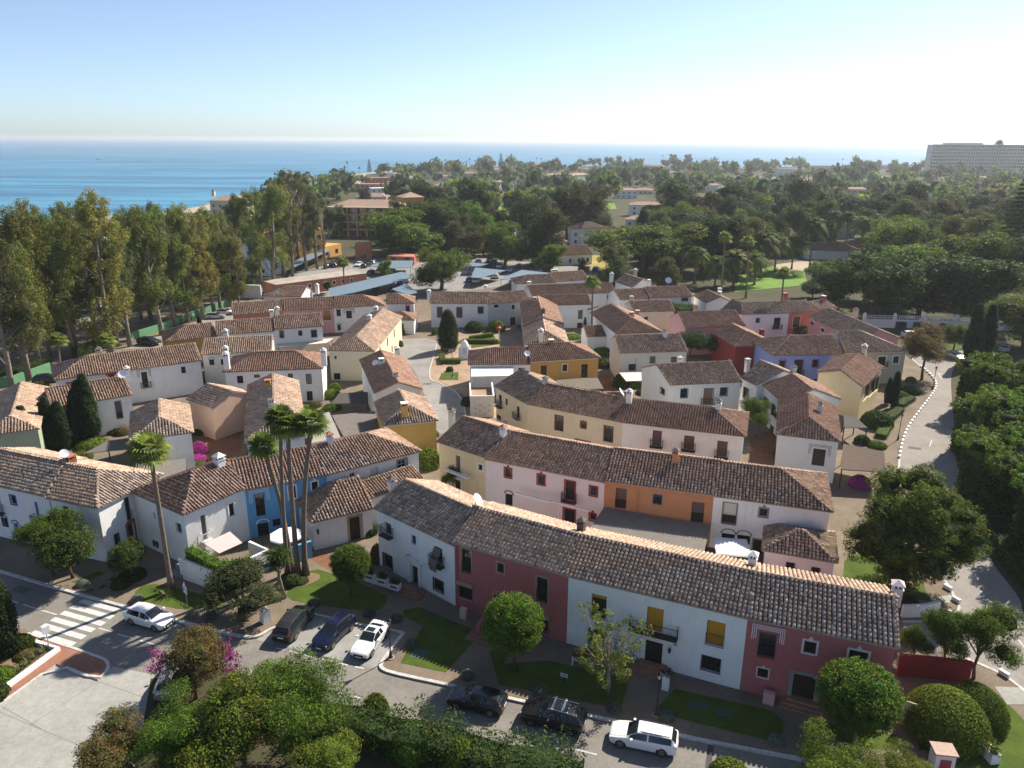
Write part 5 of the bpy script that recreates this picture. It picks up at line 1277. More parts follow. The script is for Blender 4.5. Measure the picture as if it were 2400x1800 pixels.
def palm(base,h,s,head,label,group=None,lean=(0,0),r=.20,z0=.12,name='palm_tree',cat='palm tree'):
 o=bpy.data.objects.new(name,None);o.location=(base.x,base.y,z0);o.empty_display_size=.2;link(o);tag(o,label,cat,group)
 t=MB();P=[];Rr=[]
 for i in range(9):
  q=i/8;P.append((lean[0]*q*q,lean[1]*q*q,h*q));Rr.append(r*(1.75 if i==0 else 1.15-.35*q))
 t.tube(P,Rr,palm_bark,8);t.build('trunk',o,True)
 c=bpy.data.objects.new('crown',PROTO[head]);link(c,o);c.location=(lean[0],lean[1],h);c.scale=(s,s,s);c.rotation_euler=(0,0,random.uniform(0,6.28))
 return o
def palm_px(base,top,s,head,label,group=None,r=.2,z0=.12,name='palm_tree'):
 """base = foot on the ground, top = head centre"""
 b=W(base,z0);h=height_at(base,top,z0)-z0
 d=sight(top);k=(z0+h-CAM_H)/d.z;tx=d.x*k-b.x
 return palm(b,h,s,head,label,group,(tx,0),r,z0,name)
 # hedges: clipped blocks following a line
def hedge(P,w_h,h,pal,label,leaf=.16,dens=26,name='hedge',cat='hedge',z0=.12,bumpy=.0,group=None):
 P=[Vector((p.x,p.y,0))for p in P];Cs=[];Ns=[]
 mb=MB();A=offset_line(P,w_h*.42);B=offset_line(P,-w_h*.42);core=[]
 for i in range(len(P)-1):
  a,b=P[i],P[i+1];L=(b-a).length;e=(b-a)/L;n=Vector((-e.y,e.x,0));area=L*(w_h+2*h);k=int(area*dens)
  s=G_.uniform(0,L,k);q=G_.uniform(0,w_h+2*h,k);side=np.where(q<h,-1,np.where(q>h+w_h,1,0))
  off=np.where(side==0,q-h-w_h/2,side*w_h/2);z=np.where(side==0,h,np.where(side<0,q,q-h-w_h))
  wob=(np.sin(s*1.1+i*2)+np.sin(s*2.7+i))*.5*bumpy;z=z+np.where(side==0,wob,0);off=off*(1+.25*wob)
  C=np.array(a)+np.outer(s,np.array(e))+np.outer(off,np.array(n));C[:,2]=np.maximum(z,.05)+z0;C+=G_.normal(0,.05+bumpy*.14,C.shape)
  N=np.outer(side,np.array(n));N[:,2]=np.where(side==0,1,.25);Cs.append(C);Ns.append(N)
  u=lambda v,zz:(v.x,v.y,zz)
  h2=h*(.93-bumpy*.25)+z0
  core+=[[u(B[i],h2),u(B[i+1],h2),u(A[i+1],h2),u(A[i],h2)],[u(A[i],h2),u(A[i+1],h2),u(A[i+1],z0),u(A[i],z0)],[u(B[i+1],h2),u(B[i],h2),u(B[i],z0),u(B[i+1],z0)]]
 for i in (0,-1):core.append([(A[i].x,A[i].y,z0),(A[i].x,A[i].y,h*.93+z0),(B[i].x,B[i].y,h*.93+z0),(B[i].x,B[i].y,z0)])
 C=np.concatenate(Cs);N=np.concatenate(Ns);V,F,c=leaves(C,N,leaf,.55,pal)
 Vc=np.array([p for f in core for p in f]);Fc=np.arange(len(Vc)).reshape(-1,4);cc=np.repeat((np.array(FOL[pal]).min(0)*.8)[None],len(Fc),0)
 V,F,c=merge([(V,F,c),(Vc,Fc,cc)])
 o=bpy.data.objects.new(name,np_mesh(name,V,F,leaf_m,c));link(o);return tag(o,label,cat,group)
def shrub_mesh(name,r,pal,n,leaf,sq=.8,asp=.5,spiky=False,mm=leaf_m):
 u=unit(n);u[:,2]=np.abs(u[:,2])*1.0-.15;C=u*r*G_.uniform(.82,1.02,(n,1))*np.array([1,1,sq]);C[:,2]+=r*sq*.25
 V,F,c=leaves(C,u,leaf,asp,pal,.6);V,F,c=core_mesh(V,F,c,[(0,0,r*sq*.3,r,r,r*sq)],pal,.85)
 me=np_mesh(name,V,F,mm,c);PROTO[name]=me;return me
shrub_mesh('ball',.55,'dusty',1500,.09,.85,.35);shrub_mesh('green_ball',.8,'bright',2600,.13,.85);shrub_mesh('deep_bush',1.0,'deep',2400,.18,.8);shrub_mesh('dome',1.0,'bright',26000,.048,.95,.6);shrub_mesh('olive_bush',1.0,'olive',2400,.18,.75);shrub_mesh('mag_bush',1.0,'mag',3000,.16,.8,.6,mm=flower_m)
C_=np.repeat(G_.normal(0,.38,(22,3)),22,0)+G_.normal(0,.13,(484,3));V_,F_,c_=leaves(C_,unit(484),.15,.7,'mag');PROTO['petals']=np_mesh('petals',V_,F_,flower_m,c_);shrub_mesh('rust_bush',1.0,'rust',2400,.18,.8);shrub_mesh('bright_bush',1.0,'bright',2400,.18,.7)
def shrub(kind,loc,s,label,name='shrub',cat='shrub',group=None,sz=None):
 o=bpy.data.objects.new(name,PROTO[kind]);o.location=loc;o.scale=(s,s,sz or s);o.rotation_euler=(0,0,random.uniform(0,6.28));link(o);return tag(o,label,cat,group)
 # buildings beyond the village
FAR_CLEAR=[]
def px_of(X,Y,Z=0):
 Z-=CAM_H;zc=Y*_cp-Z*_sp;yc=-(Y*_sp+Z*_cp);return 1200+X/zc*FOCAL,900+yc/zc*FOCAL
def clear_view(a,b,z0):
 D=(a.y+b.y)/2;(u0,v0),(u1,v1)=px_of(a.x,a.y,z0),px_of(b.x,b.y,z0);FAR_CLEAR.append((min(u0,u1)-3,min(v0,v1)-12,max(u0,u1)+3,max(v0,v1)+FOCAL*7.5/D))
def far_house(label,A,B,eave,wall,pal='brown',ends=('h','h'),h=4.5,chim=None,name='villa',win=3,storeys=None):
 """front eave seen at A..B, eave height above its ground"""
 z0=terrain(W(A,0).y)
 for _ in range(6):z0=terrain(W(A,z0+eave).y)
 ze=z0+eave;a,b=W(A,ze),W(B,ze);b2=Vector((a.x+(b.x-a.x),a.y+(b.y-a.y),0));a=Vector((a.x,a.y,0));L=(b2-a).length;h=min(h,L/2-.3)if 'h' in ends else h
 clear_view(a,b2,z0)
 e=(b2-a)/L;nn=Vector((-e.y,e.x,0));r0=a+nn*h+(e*h if ends[0]=='h' else Vector());r1=b2+nn*h-(e*h if ends[1]=='h' else Vector())
 pos=[]
 st=storeys or max(1,int(eave/2.9));k=max(1,int(L/3.2))if win else 0
 for s in range(st):
  for i in range(k):pos.append(('f',(i+.5)/k,z0+.9+s*2.9,1.0,1.3,'win',{'nv':0,'nh':0}))
 sp=dict(label=label,wall=wall,pal=pal,name=name,z0=z0,pos=pos,tan=math.tan(R_(22)),cat='house',chim=chim or [])
 return build_house(a,b2,r0,r1,ze,h,ends[0],ends[1],sp)
FH=far_house
FH('white two-storey villa with twin domed chimneys, left wing',('F3',118,868),('F3',222,868),6.5,'white',win=1,chim=[('F3',247,800,1.6,'white','dome',None,1.2)],h=5)
FH('white villa projecting centre with a round window',('F3',222,866),('F3',440,850),6.8,'white',chim=[('F3',293,800,1.6,'white','dome',None,1.2)],h=5)
FH('white villa right wing with a square window',('F3',448,868),('F3',565,866),6.3,'white',h=4.5)
FH('low white garden house with a wide brown roof',('F2',1880,845),('F2',2165,830),3.4,'white',ends=('g','g'),h=6,name='garden_house',win=2)
FH('small white house with two pointed roofs beside the villa',('F2',1870,735),('F2',1960,735),3.4,'white',h=3.5,name='garden_house',win=1)
FH('open pavilion with a brown pyramid roof',('F2',1645,730),('F2',1760,728),3.2,'grey',h=4,name='pavilion',win=1)
FH('low house with a red-brown roof beside the golf lawn',('F2',1360,690),('F2',1600,630),3.4,'white',h=5,name='garden_house')
FH('red-roofed white gabled house beyond the hotel',('F2',830,365),('F2',985,362),6.5,'white','red',ends=('g','g'),h=5)
FH('bungalow with a grey-brown roof left of the hotel tower',('F2',262,390),('F2',515,392),3.6,'white',h=6)
FH('cream house with a brown hipped roof right of the red-roofed one',('F2',1040,398),('F2',1205,395),5.5,'cream',h=5)
FH('long brown-roofed house with two white chimneys beyond the hotel',('F2',880,295),('F2',1145,300),4.5,'cream',h=6)
FH('brown-roofed pavilion house on the golf course',('F2',1360,378),('F2',1545,380),4.0,'cream',h=6)
FH('cream pyramid-roofed tower of the hotel',('F2',645,395),('F2',822,388),14,'ochre','dark',h=6,name='tower',win=1)
FH('white apartment wing left of the eucalyptus row',('F1',1340,490),('F1',1560,492),10,'cream',h=6,name='apartment_building',chim=[('F1',1372,450,2.5,'cream','dome',CHIM_CAP,1.6)])
FH('low far house with a tan roof among the dark trees',('F3',1440,590),('F3',1660,600),4.5,'cream',h=6,win=0)
FH('far white house with a pale tan roof at centre right',('F3',2100,430),('F3',2212,430),5.5,'white',h=6)
FH('white long house behind the date palms with orange roof',('F4',310,1028),('F4',800,1035),3.2,'white','red',h=6,name='garden_house',win=0)
FH('pale house at the right with a wide white gable',('F4',1160,540),('F4',1330,545),6,'white',ends=('g','g'),h=6)
FH('pale house with a long white-edged roof at the right',('F4',1340,510),('F4',1490,540),6,'white',ends=('g','g'),h=6)
FH('far house with a tan roof and wine-red walls',('F4',1190,462),('F4',1420,470),5,'darkred',h=6)
FH('white house left of the pointed tree at the far right',('F4',1430,440),('F4',1520,450),6,'white',h=5)
FH('far white house peeping above the trees, right of centre',('F4',590,400),('F4',650,402),6,'white',h=4)
FH('far tan-roofed house left of the dark conifers',('F4',260,415),('F4',370,418),5,'cream',h=5)
for i,(A,B,e_,wl,l)in enumerate(((('F2',600,235),('F2',725,235),8,'white','white seaside villa block left of the palms'),(('F2',520,205),('F2',580,207),7,'white','small white seaside house at the point'),(('F2',1350,260),('F2',1415,262),7,'white','white house among dark trees beyond the golf lawn'),(('F2',1800,205),('F2',1960,200),7,'white','row of white villas near the shore, left one'),(('F2',1980,205),('F2',2130,195),7,'white','row of white villas near the shore, right one'),(('F3',730,310),('F3',900,320),9,'cream','pale seaside block behind the palms at centre'),(('F3',900,365),('F3',1000,372),6,'white','flat white house at centre near the shore'),(('F3',1040,400),('F3',1190,395),6,'white','white villas below the big shore trees'),(('F3',100,395),('F3',200,398),6,'white','pale villa at centre left near the shore'),(('F3',220,350),('F3',400,352),6,'cream','pale villa row at centre left'),(('F3',1430,425),('F3',1580,425),5,'coral','orange-roofed house near the shore'),(('F4',1840,540),('F4',1980,545),6,'white','white house among trees at far right'))):
 FH(l,A,B,e_,wl,'old',h=5,win=0)
FH('large plain white building on the shore at centre right',('F3',1885,325),('F3',2060,330),9,'white','old',h=3,win=0,name='white_hall')
FH('low white beach building at right with a tower',('F4',350,300),('F4',720,298),7,'cream','old',h=3,win=0,name='beach_building')
def flat_block(label,A,B,hgt,depth,wall,name='villa',dz=0,top=None):
 z0=terrain(W(A,0).y)
 for _ in range(5):z0=terrain(W(A,z0+hgt).y)
 a,b=W(A,z0+hgt+dz),W(B,z0+hgt+dz);a.z=b.z=0;b=Vector((b.x,a.y+(b.y-a.y)*.6,0));e=(b-a).normalized();n=Vector((-e.y,e.x,0));L=(b-a).length;clear_view(a,b,z0)
 o=empty(name,((a.x+b.x)/2,(a.y+b.y)/2,z0),label,'building');inv=Matrix.Translation((-(a.x+b.x)/2,-(a.y+b.y)/2,-z0));mb=MB();mb.prism([(q.x,q.y)for q in (a,b,b+n*depth,a+n*depth)],z0,z0+hgt,WALLS[wall],top);c=mb.build('wall',o);c.matrix_parent_inverse=inv
 k=int(L/4)
 for i in range(k):
  for s in range(max(1,int(hgt/3.2))):
   p=a+e*(L*(i+.5)/k);X=Matrix(((e.x,n.x,0,p.x),(e.y,n.y,0,p.y),(0,0,1,z0+1+3.2*s),(0,0,0,1)));m2=MB();m2.box((-.8,-.06,0),(.8,-.003,1.5),glass,X);c=m2.build('window',o);c.matrix_parent_inverse=inv
 return o
for l,A,B,h,d,wl in (('coral pink seaside building, lower long wing',('F2',225,290),('F2',535,285),7,12,'coral'),('coral pink seaside building, upper block',('F2',360,240),('F2',560,232),8,12,'coral'),('peach seaside wing right of the coral block',('F2',520,268),('F2',640,266),6,10,'peach'),('white low beach houses in front of the coral block',('F2',395,322),('F2',640,310),4,10,'white'),('white modern house roofs right of the coral block',('F2',760,300),('F2',860,290),4,10,'white'),
('white apartment tower partly hidden by the eucalyptus, upper',('F1',1540,575),('F1',1600,570),9,8,'white'),('stepped white apartment building behind the eucalyptus',('F1',1560,690),('F1',1700,720),9,12,'white'),('white ramp building with dark openings by the lawn',('F1',1560,860),('F1',1710,880),5,8,'white'),
('white building glimpsed low between the eucalyptus trunks, left',('F1',560,1060),('F1',620,1060),5,8,'white'),('white building glimpsed between trunks above the park road',('F1',640,760),('F1',900,740),9,10,'white'),('cream building glimpsed behind the belt at far left',('F1',40,800),('F1',330,760),9,10,'cream'),
('orange apartment building behind the bare trees, upper terrace',('F1',1720,700),('F1',2130,640),11,10,'ochre'),('orange apartment building behind the bare trees, lower terrace',('F1',1730,790),('F1',2060,740),6,6,'ochre'),('peach low building with dark doorway beside the carport',('F2',0,800),('F2',190,745),4,8,'ochre'),
('coral wall building below the huge bright tree',('F2',265,775),('F2',400,770),5.5,7,'coral'),('low coral wall building left of the white van',('F2',520,860),('F2',735,870),2.8,6,'coral')):
 flat_block(l,A,B,h,d,wl)
def hotel():
 z0=0;H=12.5;A,B=W(('F2',60,470),H),W(('F2',650,470),H);A.z=B.z=0;e=(B-A).normalized();n=Vector((-e.y,e.x,0));L=(B-A).length
 root=build_house(A,B,A+n*7+e*7,B+n*7-e*7,H,7,'h','h',dict(label='four-storey orange hotel with loggias and brown tiled roof',wall='coral',pal='old',name='hotel',cat='hotel',tan=math.tan(R_(20)),oh=.3))
 inv=Matrix.Translation((-root.location.x,-root.location.y,-root.location.z));X=Matrix(((e.x,n.x,0,A.x),(e.y,n.y,0,A.y),(0,0,1,0),(0,0,0,1)));k=8
 for i in range(k+1):mb=MB();mb.box((L*i/k-.35,-1.7,0),(L*i/k+.35,.25,H-.4),WALLS['ochre'],X);c=mb.build('pillar',root);c.matrix_parent_inverse=inv
 for s in range(1,4):
  mb=MB();mb.box((0,-1.6,3.1*s-.25),(L,.2,3.1*s+.1),WALLS['cream'],X);c=mb.build('loggia_slab',root);c.matrix_parent_inverse=inv
  mb=MB();mb.box((0,-1.62,3.1*s+.9),(L,-1.5,3.1*s+1.0),darkwood,X)
  for q in range(int(L/.5)):mb.box((q*.5,-1.58,3.1*s+.1),(q*.5+.05,-1.54,3.1*s+.9),darkwood,X)
  c=mb.build('balustrade',root);c.matrix_parent_inverse=inv
 mb=MB();mb.box((-.5,-1.9,H-.4),(L+.5,.2,H-.05),WALLS['cream'],X);c=mb.build('cornice',root);c.matrix_parent_inverse=inv
 for s in range(4):
  for i in range(k):
   mb=MB();mb.box((L*(i+.5)/k-.9,.18,3.1*s+.2),(L*(i+.5)/k+.9,.262,3.1*s+2.5),glass,X);c=mb.build('window',root);c.matrix_parent_inverse=inv
hotel()
p=W(('F2',975,745),0);o=empty('belfry',(p.x,p.y,0),'cream gabled belfry wall with a dark arch beside the big tree','belfry');q=MB();q.prism([(-3,-.8),(-1.6,-.8),(-1.6,.8),(-3,.8)],0,9.0,WALLS['cream']);q.prism([(1.6,-.8),(3,-.8),(3,.8),(1.6,.8)],0,9.0,WALLS['cream']);q.build('pier',o);q=MB();q.box((-3,-.8,9.002),(3,.8,11),WALLS['cream']);q.face([(-3.3,-.9,11),(3.3,-.9,11),(0,-.9,13.2)],WALLS['cream']);q.face([(3.3,.9,11),(-3.3,.9,11),(0,.9,13.2)],WALLS['cream']);q.face([(-3.3,-.9,11),(0,-.9,13.2),(0,.9,13.2),(-3.3,.9,11)],white_paint);q.face([(3.3,.9,11),(0,.9,13.2),(0,-.9,13.2),(3.3,-.9,11)],white_paint);q.build('gable',o);q=MB();q.box((-1.59,.3,0),(1.59,.5,9),dark);q.build('arch_opening',o)
def slab_hotel():
 z0=-7;D=1150;k=D/FOCAL;x0,x1=(2139-1200)*k*1.02,(2391-1200)*k*1.02;H=43;L=x1-x0
 o=empty('beach_hotel',((x0+x1)/2,D*1.02,z0),'long white slab hotel with balcony floors on the shore','hotel');fl=9
 q=MB();q.box((-L/2,0,0),(L/2,16,H),mat('hotel_wall',(.66,.65,.62),.9,.1,.05));q.build('wall',o);q=MB();q.box((-L/2+20,3,H+.01),(-L/2+L*.45,13,H+3),mat('hotel_roof_house',(.6,.6,.6),.9,.1,.05));q.build('roof_house',o)
 for i in range(fl+1):q=MB();q.box((-L/2-(6 if i<fl else 0),-2.2,H*i/fl-.5),(L/2+2,-.01,H*i/fl+.45),mat('hotel_slab',(.78,.72,.58),.9,.1,.05));q.build('balcony_slab',o)
 for i in range(fl):
  q=MB()
  for j in range(44):xx=-L/2+L*(j+.2)/44;q.box((xx,-.06,H*i/fl+.9),(xx+L/44*.6,-.015,H*(i+1)/fl-.9),glass)
  r_=q.build('window_band',o);r_['kind']='stuff'
 q=MB();q.tube([(0,-20,0),(0,-20,H+3)],.5,iron,6);
 m=empty('mast',((x0+x1)/2+L*.0,D*1.02-22,z0),'tall telecom mast disguised as a palm before the slab hotel','mast');t=MB();t.tube([(0,0,0),(0,0,H+4)],[1.0,.6],palm_bark,8);t.build('pole',m)
 c=bpy.data.objects.new('crown',PROTO['feather_head']);link(c,m);c.location=(0,0,H+4);c.scale=(2.2,2.2,2.0)
slab_hotel()
PG='palms along the shore'
for i,(v,x,y,h)in enumerate((('F2',185,205,14),('F2',205,170,16),('F2',150,215,12),('F2',165,225,11),('F2',300,195,12),('F2',490,160,12),('F2',640,170,14),('F2',690,150,12),('F2',720,150,11),('F2',865,130,15),('F2',920,120,14),('F2',950,135,13),('F2',985,125,15),('F2',1010,140,12),('F2',1125,135,12),('F2',1150,130,13),('F2',1175,110,15),('F2',1220,120,14),('F2',1710,90,15),('F2',1745,95,15),('F2',2130,105,14),('F3',280,300,14),('F3',330,310,12),('F3',910,245,16),('F3',1205,290,13),('F3',1250,300,13),('F3',1320,290,12),('F3',1355,280,13),('F3',1625,300,13),('F3',1720,275,15),('F3',1770,290,14),('F3',1800,290,12),('F3',1860,300,12),('F3',1890,290,13),('F4',30,290,13),('F4',130,290,12),('F4',290,260,14),('F4',620,250,13))):
 yb=y+46;p=WT((v,x,yb));hh=max(8,height_at((v,x,yb),(v,x,y),p.z)-p.z)if False else h
 palm(p,hh,1.15,'fan_head_b',f'slender palm on the shore, {"left of the coral villas" if v == "F2" and x < 400 else ("behind the white villas" if v == "F2" and x < 1300 else ("centre" if v == "F2" or x < 1000 else "centre right"))}',PG,(0,0),.22,p.z)
for v,x,y,k,kd,l in (('F2',378,110,1.0,'norfolk','tall tiered conifer near the coral villas'),('F2',830,115,.8,'norfolk','bluish tiered conifer at the shore'),('F2',1425,60,1.3,'norfolk','tallest thin conifer against the sea'),('F2',1550,95,1.0,'norfolk','paired conifers right of the tallest thin one'),('F2',1315,85,.9,'norfolk','conifer left of the tallest thin one'),('F3',630,240,1.0,'norfolk','spire conifer before the pale seaside block'),('F3',700,250,.8,'norfolk','shorter spire conifer beside its taller twin'),('F4',1800,220,1.3,'norfolk','dark spire tree before the slab hotel'),('F3',1000,210,1.9,'big_olive','big shore tree clump, left half'),('F3',1130,210,1.9,'big_olive','big shore tree clump, right half'),('F3',1450,260,1.5,'big_olive','rounded shore tree right of the big clump'),('F3',1530,280,1.6,'big_deep','dark rounded shore tree'),('F2',1870,90,1.5,'big_olive','rounded trees near the white villas, left'),('F2',1990,90,1.3,'big_deep','dark rounded tree near the white villas'),('F4',1410,160,2.0,'big_olive','tall loose tree rising before the slab hotel'),('F4',1580,270,1.8,'big_olive','broad olive tree before the slab hotel'),('F4',1890,250,1.6,'big_deep','dark tree at the right end of the slab hotel'),('F4',2080,240,1.9,'big_deep','broad dark tree right of the slab hotel'),('F4',1260,265,1.4,'big_deep','dark tree left of the slab hotel'),('F4',1060,270,1.4,'big_olive','rounded tree between beach building and hotel')):
 p=WT((v,x,y+95));plant(kd,(p.x,p.y,p.z),k,l,'tree')
rs=random.Random(5);k=0
for i in range(400):
 y=rs.uniform(330,1450);x=rs.uniform(-.28,.62)*y;u_,v_=px_of(x,y,terrain(y))
 if any(abs(u_-(a+c)/2)<26+(c-a)/2 and abs(v_-(b+d)/2)<9+(d-b)/2 for a,b,c,d in FAR_CLEAR)or (u_<1150 and y<520)or (u_<880):continue
 L=rs.uniform(10,19);z0=terrain(y);a=Vector((x,y,0));b=Vector((x+L,y+rs.uniform(-3,3),0));eh=rs.choice((3.6,6.2,6.4));wl=rs.choice(('white','white','cream','white','peach'));clear_view(a,b,z0);e=(b-a).normalized();nn=Vector((-e.y,e.x,0));h=rs.uniform(3.8,4.8)
 n_=max(2,int(L/4));pos=[('f',(j+.5)/n_,z0+.9+2.8*s_,1.2,1.3,'win',{'nv':0,'nh':0})for j in range(n_)for s_ in range(int(eh/2.9))]if y<700 else []
 build_house(a,b,a+nn*h+e*h,b+nn*h-e*h,z0+eh,h,'h','h',dict(name='villa',cat='house',wall=wl,pal='red',z0=z0,tan=math.tan(R_(22)),pos=pos,group='villas scattered in the far wood',label=f'{ {"white":"white","cream":"cream","peach":"peach"}[wl]} {"low" if eh < 4 else "two-storey"} villa with tan roof in the {"near" if y < 700 else "far"} wood'));k+=1
 if k>=55:break
 # planting
def at(p,z=.12):q=W(p,z);return (q.x,q.y,z)
PR=plant
def tree_px(kind,base,top,natural_h,label,cat='tree',group=None,name='tree',z0=.12,k=1.0,**kw):
 """scale a form so that its top meets the measured height"""
 h=height_at(base,top,z0)-z0;s=max(.25,h/natural_h);b=W(base,z0)
 return plant(kind,(b.x,b.y,z0),s*k,label,cat,group,name,sz=s,**kw)
 # near trees
tree_px('round_tree',('Z5',50,890),('Z4',1180,1085),4.9,'rounded bright green tree in front of the raspberry red house',k=.84)
tree_px('young_tree',('Z5',768,1085),('Z5',960,430),5.9,'thin yellow-green tree in front of the ochre shuttered house')
tree_px('round_tree',('S',2012,1742),('S',2040,1548),5.0,'large clipped ball tree in front of the dark pink end house',k=1.0)
tree_px('round_tree',('Z3',758,330),('Z4',90,768),4.9,'clipped tree on the lawn beside the white planter boxes',k=.85)
tree_px('citrus',('Z2',487,180),('Z1',480,640),4.5,'dark round tree before the white house corner, right of its pale twin',k=1.15)
tree_px('loose_tree',('Z2',360,165),('Z1',190,640),5.4,'lighter leafy tree leaning before the blue shuttered house')
tree_px('citrus',('Z1',880,1010),('Z1',900,745),4.4,'dark bushy tree beside the brick doorway of the corner house')
tree_px('loose_olive',('Z2',1600,440),('Z2',1600,140),4.9,'broad olive-green tree beside the white gatepost by the parked cars',k=1.5)
tree_px('loose_tree',('S',1065,1160),('Z4',960,275),5.2,'green tree growing between the yellow house and the red-trimmed house',k=.8)
tree_px('pine',('Z7',1430,1270),('Z7',1450,420),12.0,'big dark pine beside the right-hand road',k=1.0,cat='pine tree',name='pine_tree')
tree_px('loose_tree',('Z6',1400,780),('Z6',1410,510),5.4,'small leafy tree beside the end house, left of its neighbours',k=.75)
tree_px('loose_tree',('Z6',1620,830),('Z6',1600,400),5.4,'dark leafy tree between two small ones behind the dark pink house',k=.8)
tree_px('loose_tree',('Z6',1860,880),('Z6',1880,360),5.4,'taller glossy tree beside the right-hand road corner',k=.9)
hb=W(('Z6',1640,1270),.12)
for k,(dx,dy,s,sz)in enumerate(((0,0,2.1,2.6),)):
 shrub('dome',(hb.x+dx,hb.y+dy,.1),2.9,'big domed hedge clipped around the garden gate','hedge','hedge',sz=3.0)
hb2=W(('Z6',1850,1180),.12);shrub('dome',(hb2.x,hb2.y,.1),2.3,'lower rounded hedge with yellowing leaves on the lawn side','hedge','hedge',sz=2.6)
b=W(('Z6',900,1700),0)
tree_px('feathery',('S',1960,1900),('S',1950,1712),5.8,'feathery green tree at the bottom edge near the ball tree',z0=0)
tree_px('feathery',('S',2080,1900),('S',2055,1738),5.6,'feathery tree at the bottom edge right of its twin',z0=0)
shrub('bright_bush',at(('Z6',60,1640),0),1.4,'round leafy bush poking up at the bottom edge near the kerb')
# lower left and bottom planting
tree_px('autumn',('Z2',1290,960),('Z2',1270,530),6.6,'bushy tree with rusty tips and magenta flowers at the car park corner',k=1.12,z0=0)
for i,(x,y,s)in enumerate(((1060,690,.5),(1030,760,.42),(1500,680,.55),(1530,770,.5),(1480,620,.35))):
 p=W(('Z2',x,y),3.0);shrub('petals',(p.x,p.y,3.0),s*1.9,['magenta blossom spray on the upper left of the rusty tree','magenta blossom spray low on the left of the rusty tree','magenta blossom spray on the right of the rusty tree','magenta blossom spray low on the right of the rusty tree','small magenta blossom spray at the top right of the rusty tree'][i],'blossom','flowers')['kind']='stuff'
tree_px('feathery',('S',470,1830),('S',440,1640),5.8,'feathery green tree directly below the rusty flowering tree',z0=0)
tree_px('feathery',('S',700,1790),('S',700,1560),5.8,'tall feathery tree with a pointed top beside the street',z0=0,k=1.0)
tree_px('loose_tree',('S',590,1850),('S',600,1640),5.6,'bushy green tree between the two feathery ones',z0=0,k=1.2)
tree_px('autumn',('S',300,1850),('S',300,1720),6.6,'brownish shrubby tree with a pink bloom at the bottom left',z0=0,k=1.5)
p=W(('Z2',800,1275),1.9);shrub('petals',(p.x,p.y,1.9),.6,'single pink bloom cluster on the brownish shrubby tree','blossom','flowers')['kind']='stuff'
tree_px('loose_tree',('S',780,1900),('S',800,1745),5.4,'leafy tree rising at the bottom edge below the parked cars',z0=0,k=1.1)
tree_px('loose_olive',('S',420,1900),('S',430,1780),5.0,'olive tree at the bottom edge left of centre',z0=0,k=1.2)
hp=[W(q,0)for q in (('Z3',440,1380),('Z3',640,1400),('Z3',900,1420),('Z3',1100,1510),('Z3',1400,1530),('Z3',1700,1640),('Z3',1950,1720),('Z5',300,1740),('Z5',520,1860))]
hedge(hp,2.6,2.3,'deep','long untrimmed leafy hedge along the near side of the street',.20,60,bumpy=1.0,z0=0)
sheet('flower_bed',pts(('Z2',1000,830),('Z2',1500,760),('Z3',300,1080),('Z3',900,1300),('Z3',1400,1450),('Z5',200,1600),('Z5',700,1800),('Z5',700,2400),('Z3',0,2600),('Z2',800,2000)),.05,gmat('hedge_bed_soil',(.08,.06,.035),(.05,.055,.025),.8,.6,8),.05)
tree_px('fat_cypress',('Z2',40,690),('Z2',0,120),6.2,'tall dark cypress at the left edge above the crosswalk',z0=.12,cat='cypress',name='cypress_tree',k=.72)
shrub('deep_bush',at(('Z2',150,640)),1.15,'clipped dark bush at the foot of the left edge cypress',sz=1.3)
shrub('rust_bush',at(('Z2',190,690)),.9,'brown heather-like shrub beside the planter wall',sz=.5)
shrub('bright_bush',at(('Z2',10,850)),1.3,'bright rounded bush at the left edge of the car park',sz=1.2)
shrub('deep_bush',at(('Z2',-30,960)),1.2,'dark bush at the left edge nearest the camera',sz=1.3)
def agave(loc,s,label,n=18,pal='olive',group=None):
 V=[];F=[];C=[];P=np.array(FOL[pal])*1.4
 for i in range(n):
  th=i*2.4;el=.35+.9*(i/n);d=np.array([math.cos(th)*math.cos(el),math.sin(th)*math.cos(el),math.sin(el)]);sd=np.array([-math.sin(th),math.cos(th),0]);o=len(V)
  V+=[np.zeros(3),d*.35*s+sd*.05*s,d*.75*s,d*.35*s-sd*.05*s];F.append((o,o+1,o+2,o+3));C.append(P[i%len(P)]*random.uniform(.8,1.2))
 o=bpy.data.objects.new('agave',np_mesh('agave',np.array(V),np.array(F),leaf_m,np.array(C)));o.location=loc;link(o);return tag(o,label,'plant',group)
for x,y,l in ((310,660,'nearest the signpost'),(250,705,'second along the wall'),(205,745,'midway along the wall'),(155,785,'fourth along the wall'),(110,830,'lowest of the row')):
 agave(at(('Z2',x,y),.16),1.1,f'spiky agave in the bed behind the white planter wall, {l}',group='agaves behind the white planter wall')
balls=[('Z2',548,205,'between the lawn strip and the lamp at far left'),('Z2',905,300,'beside the flower bed near the crosswalk'),('Z2',1268,392,'right of the crossing sign'),('Z2',1380,405,'behind the white car, brownish'),('Z3',465,385,'on the lawn above the grey car'),('Z3',903,455,'above the white coupe'),('Z3',1112,495,'right of the white coupe tail'),('Z3',1230,690,'beside the street lamp'),('Z3',1668,930,'above the black hatchback'),('Z5',250,1050,'above the dark estate car'),('Z5',822,1170,'left of the brick path to the ochre shuttered house'),('Z5',1228,1235,'right of the brick path above the white estate car'),('Z6',402,1345,'before the dark pink end house'),('Z6',670,1385,'by the bottom feathery tree'),('Z6',1290,1490,'pale one beside the lower path')]
for v,x,y,l in balls:
 shrub('ball',at((v,x,y+22)),1.08,f'grey-green lavender ball {l}','lavender_ball','shrub','grey clipped balls along the street')
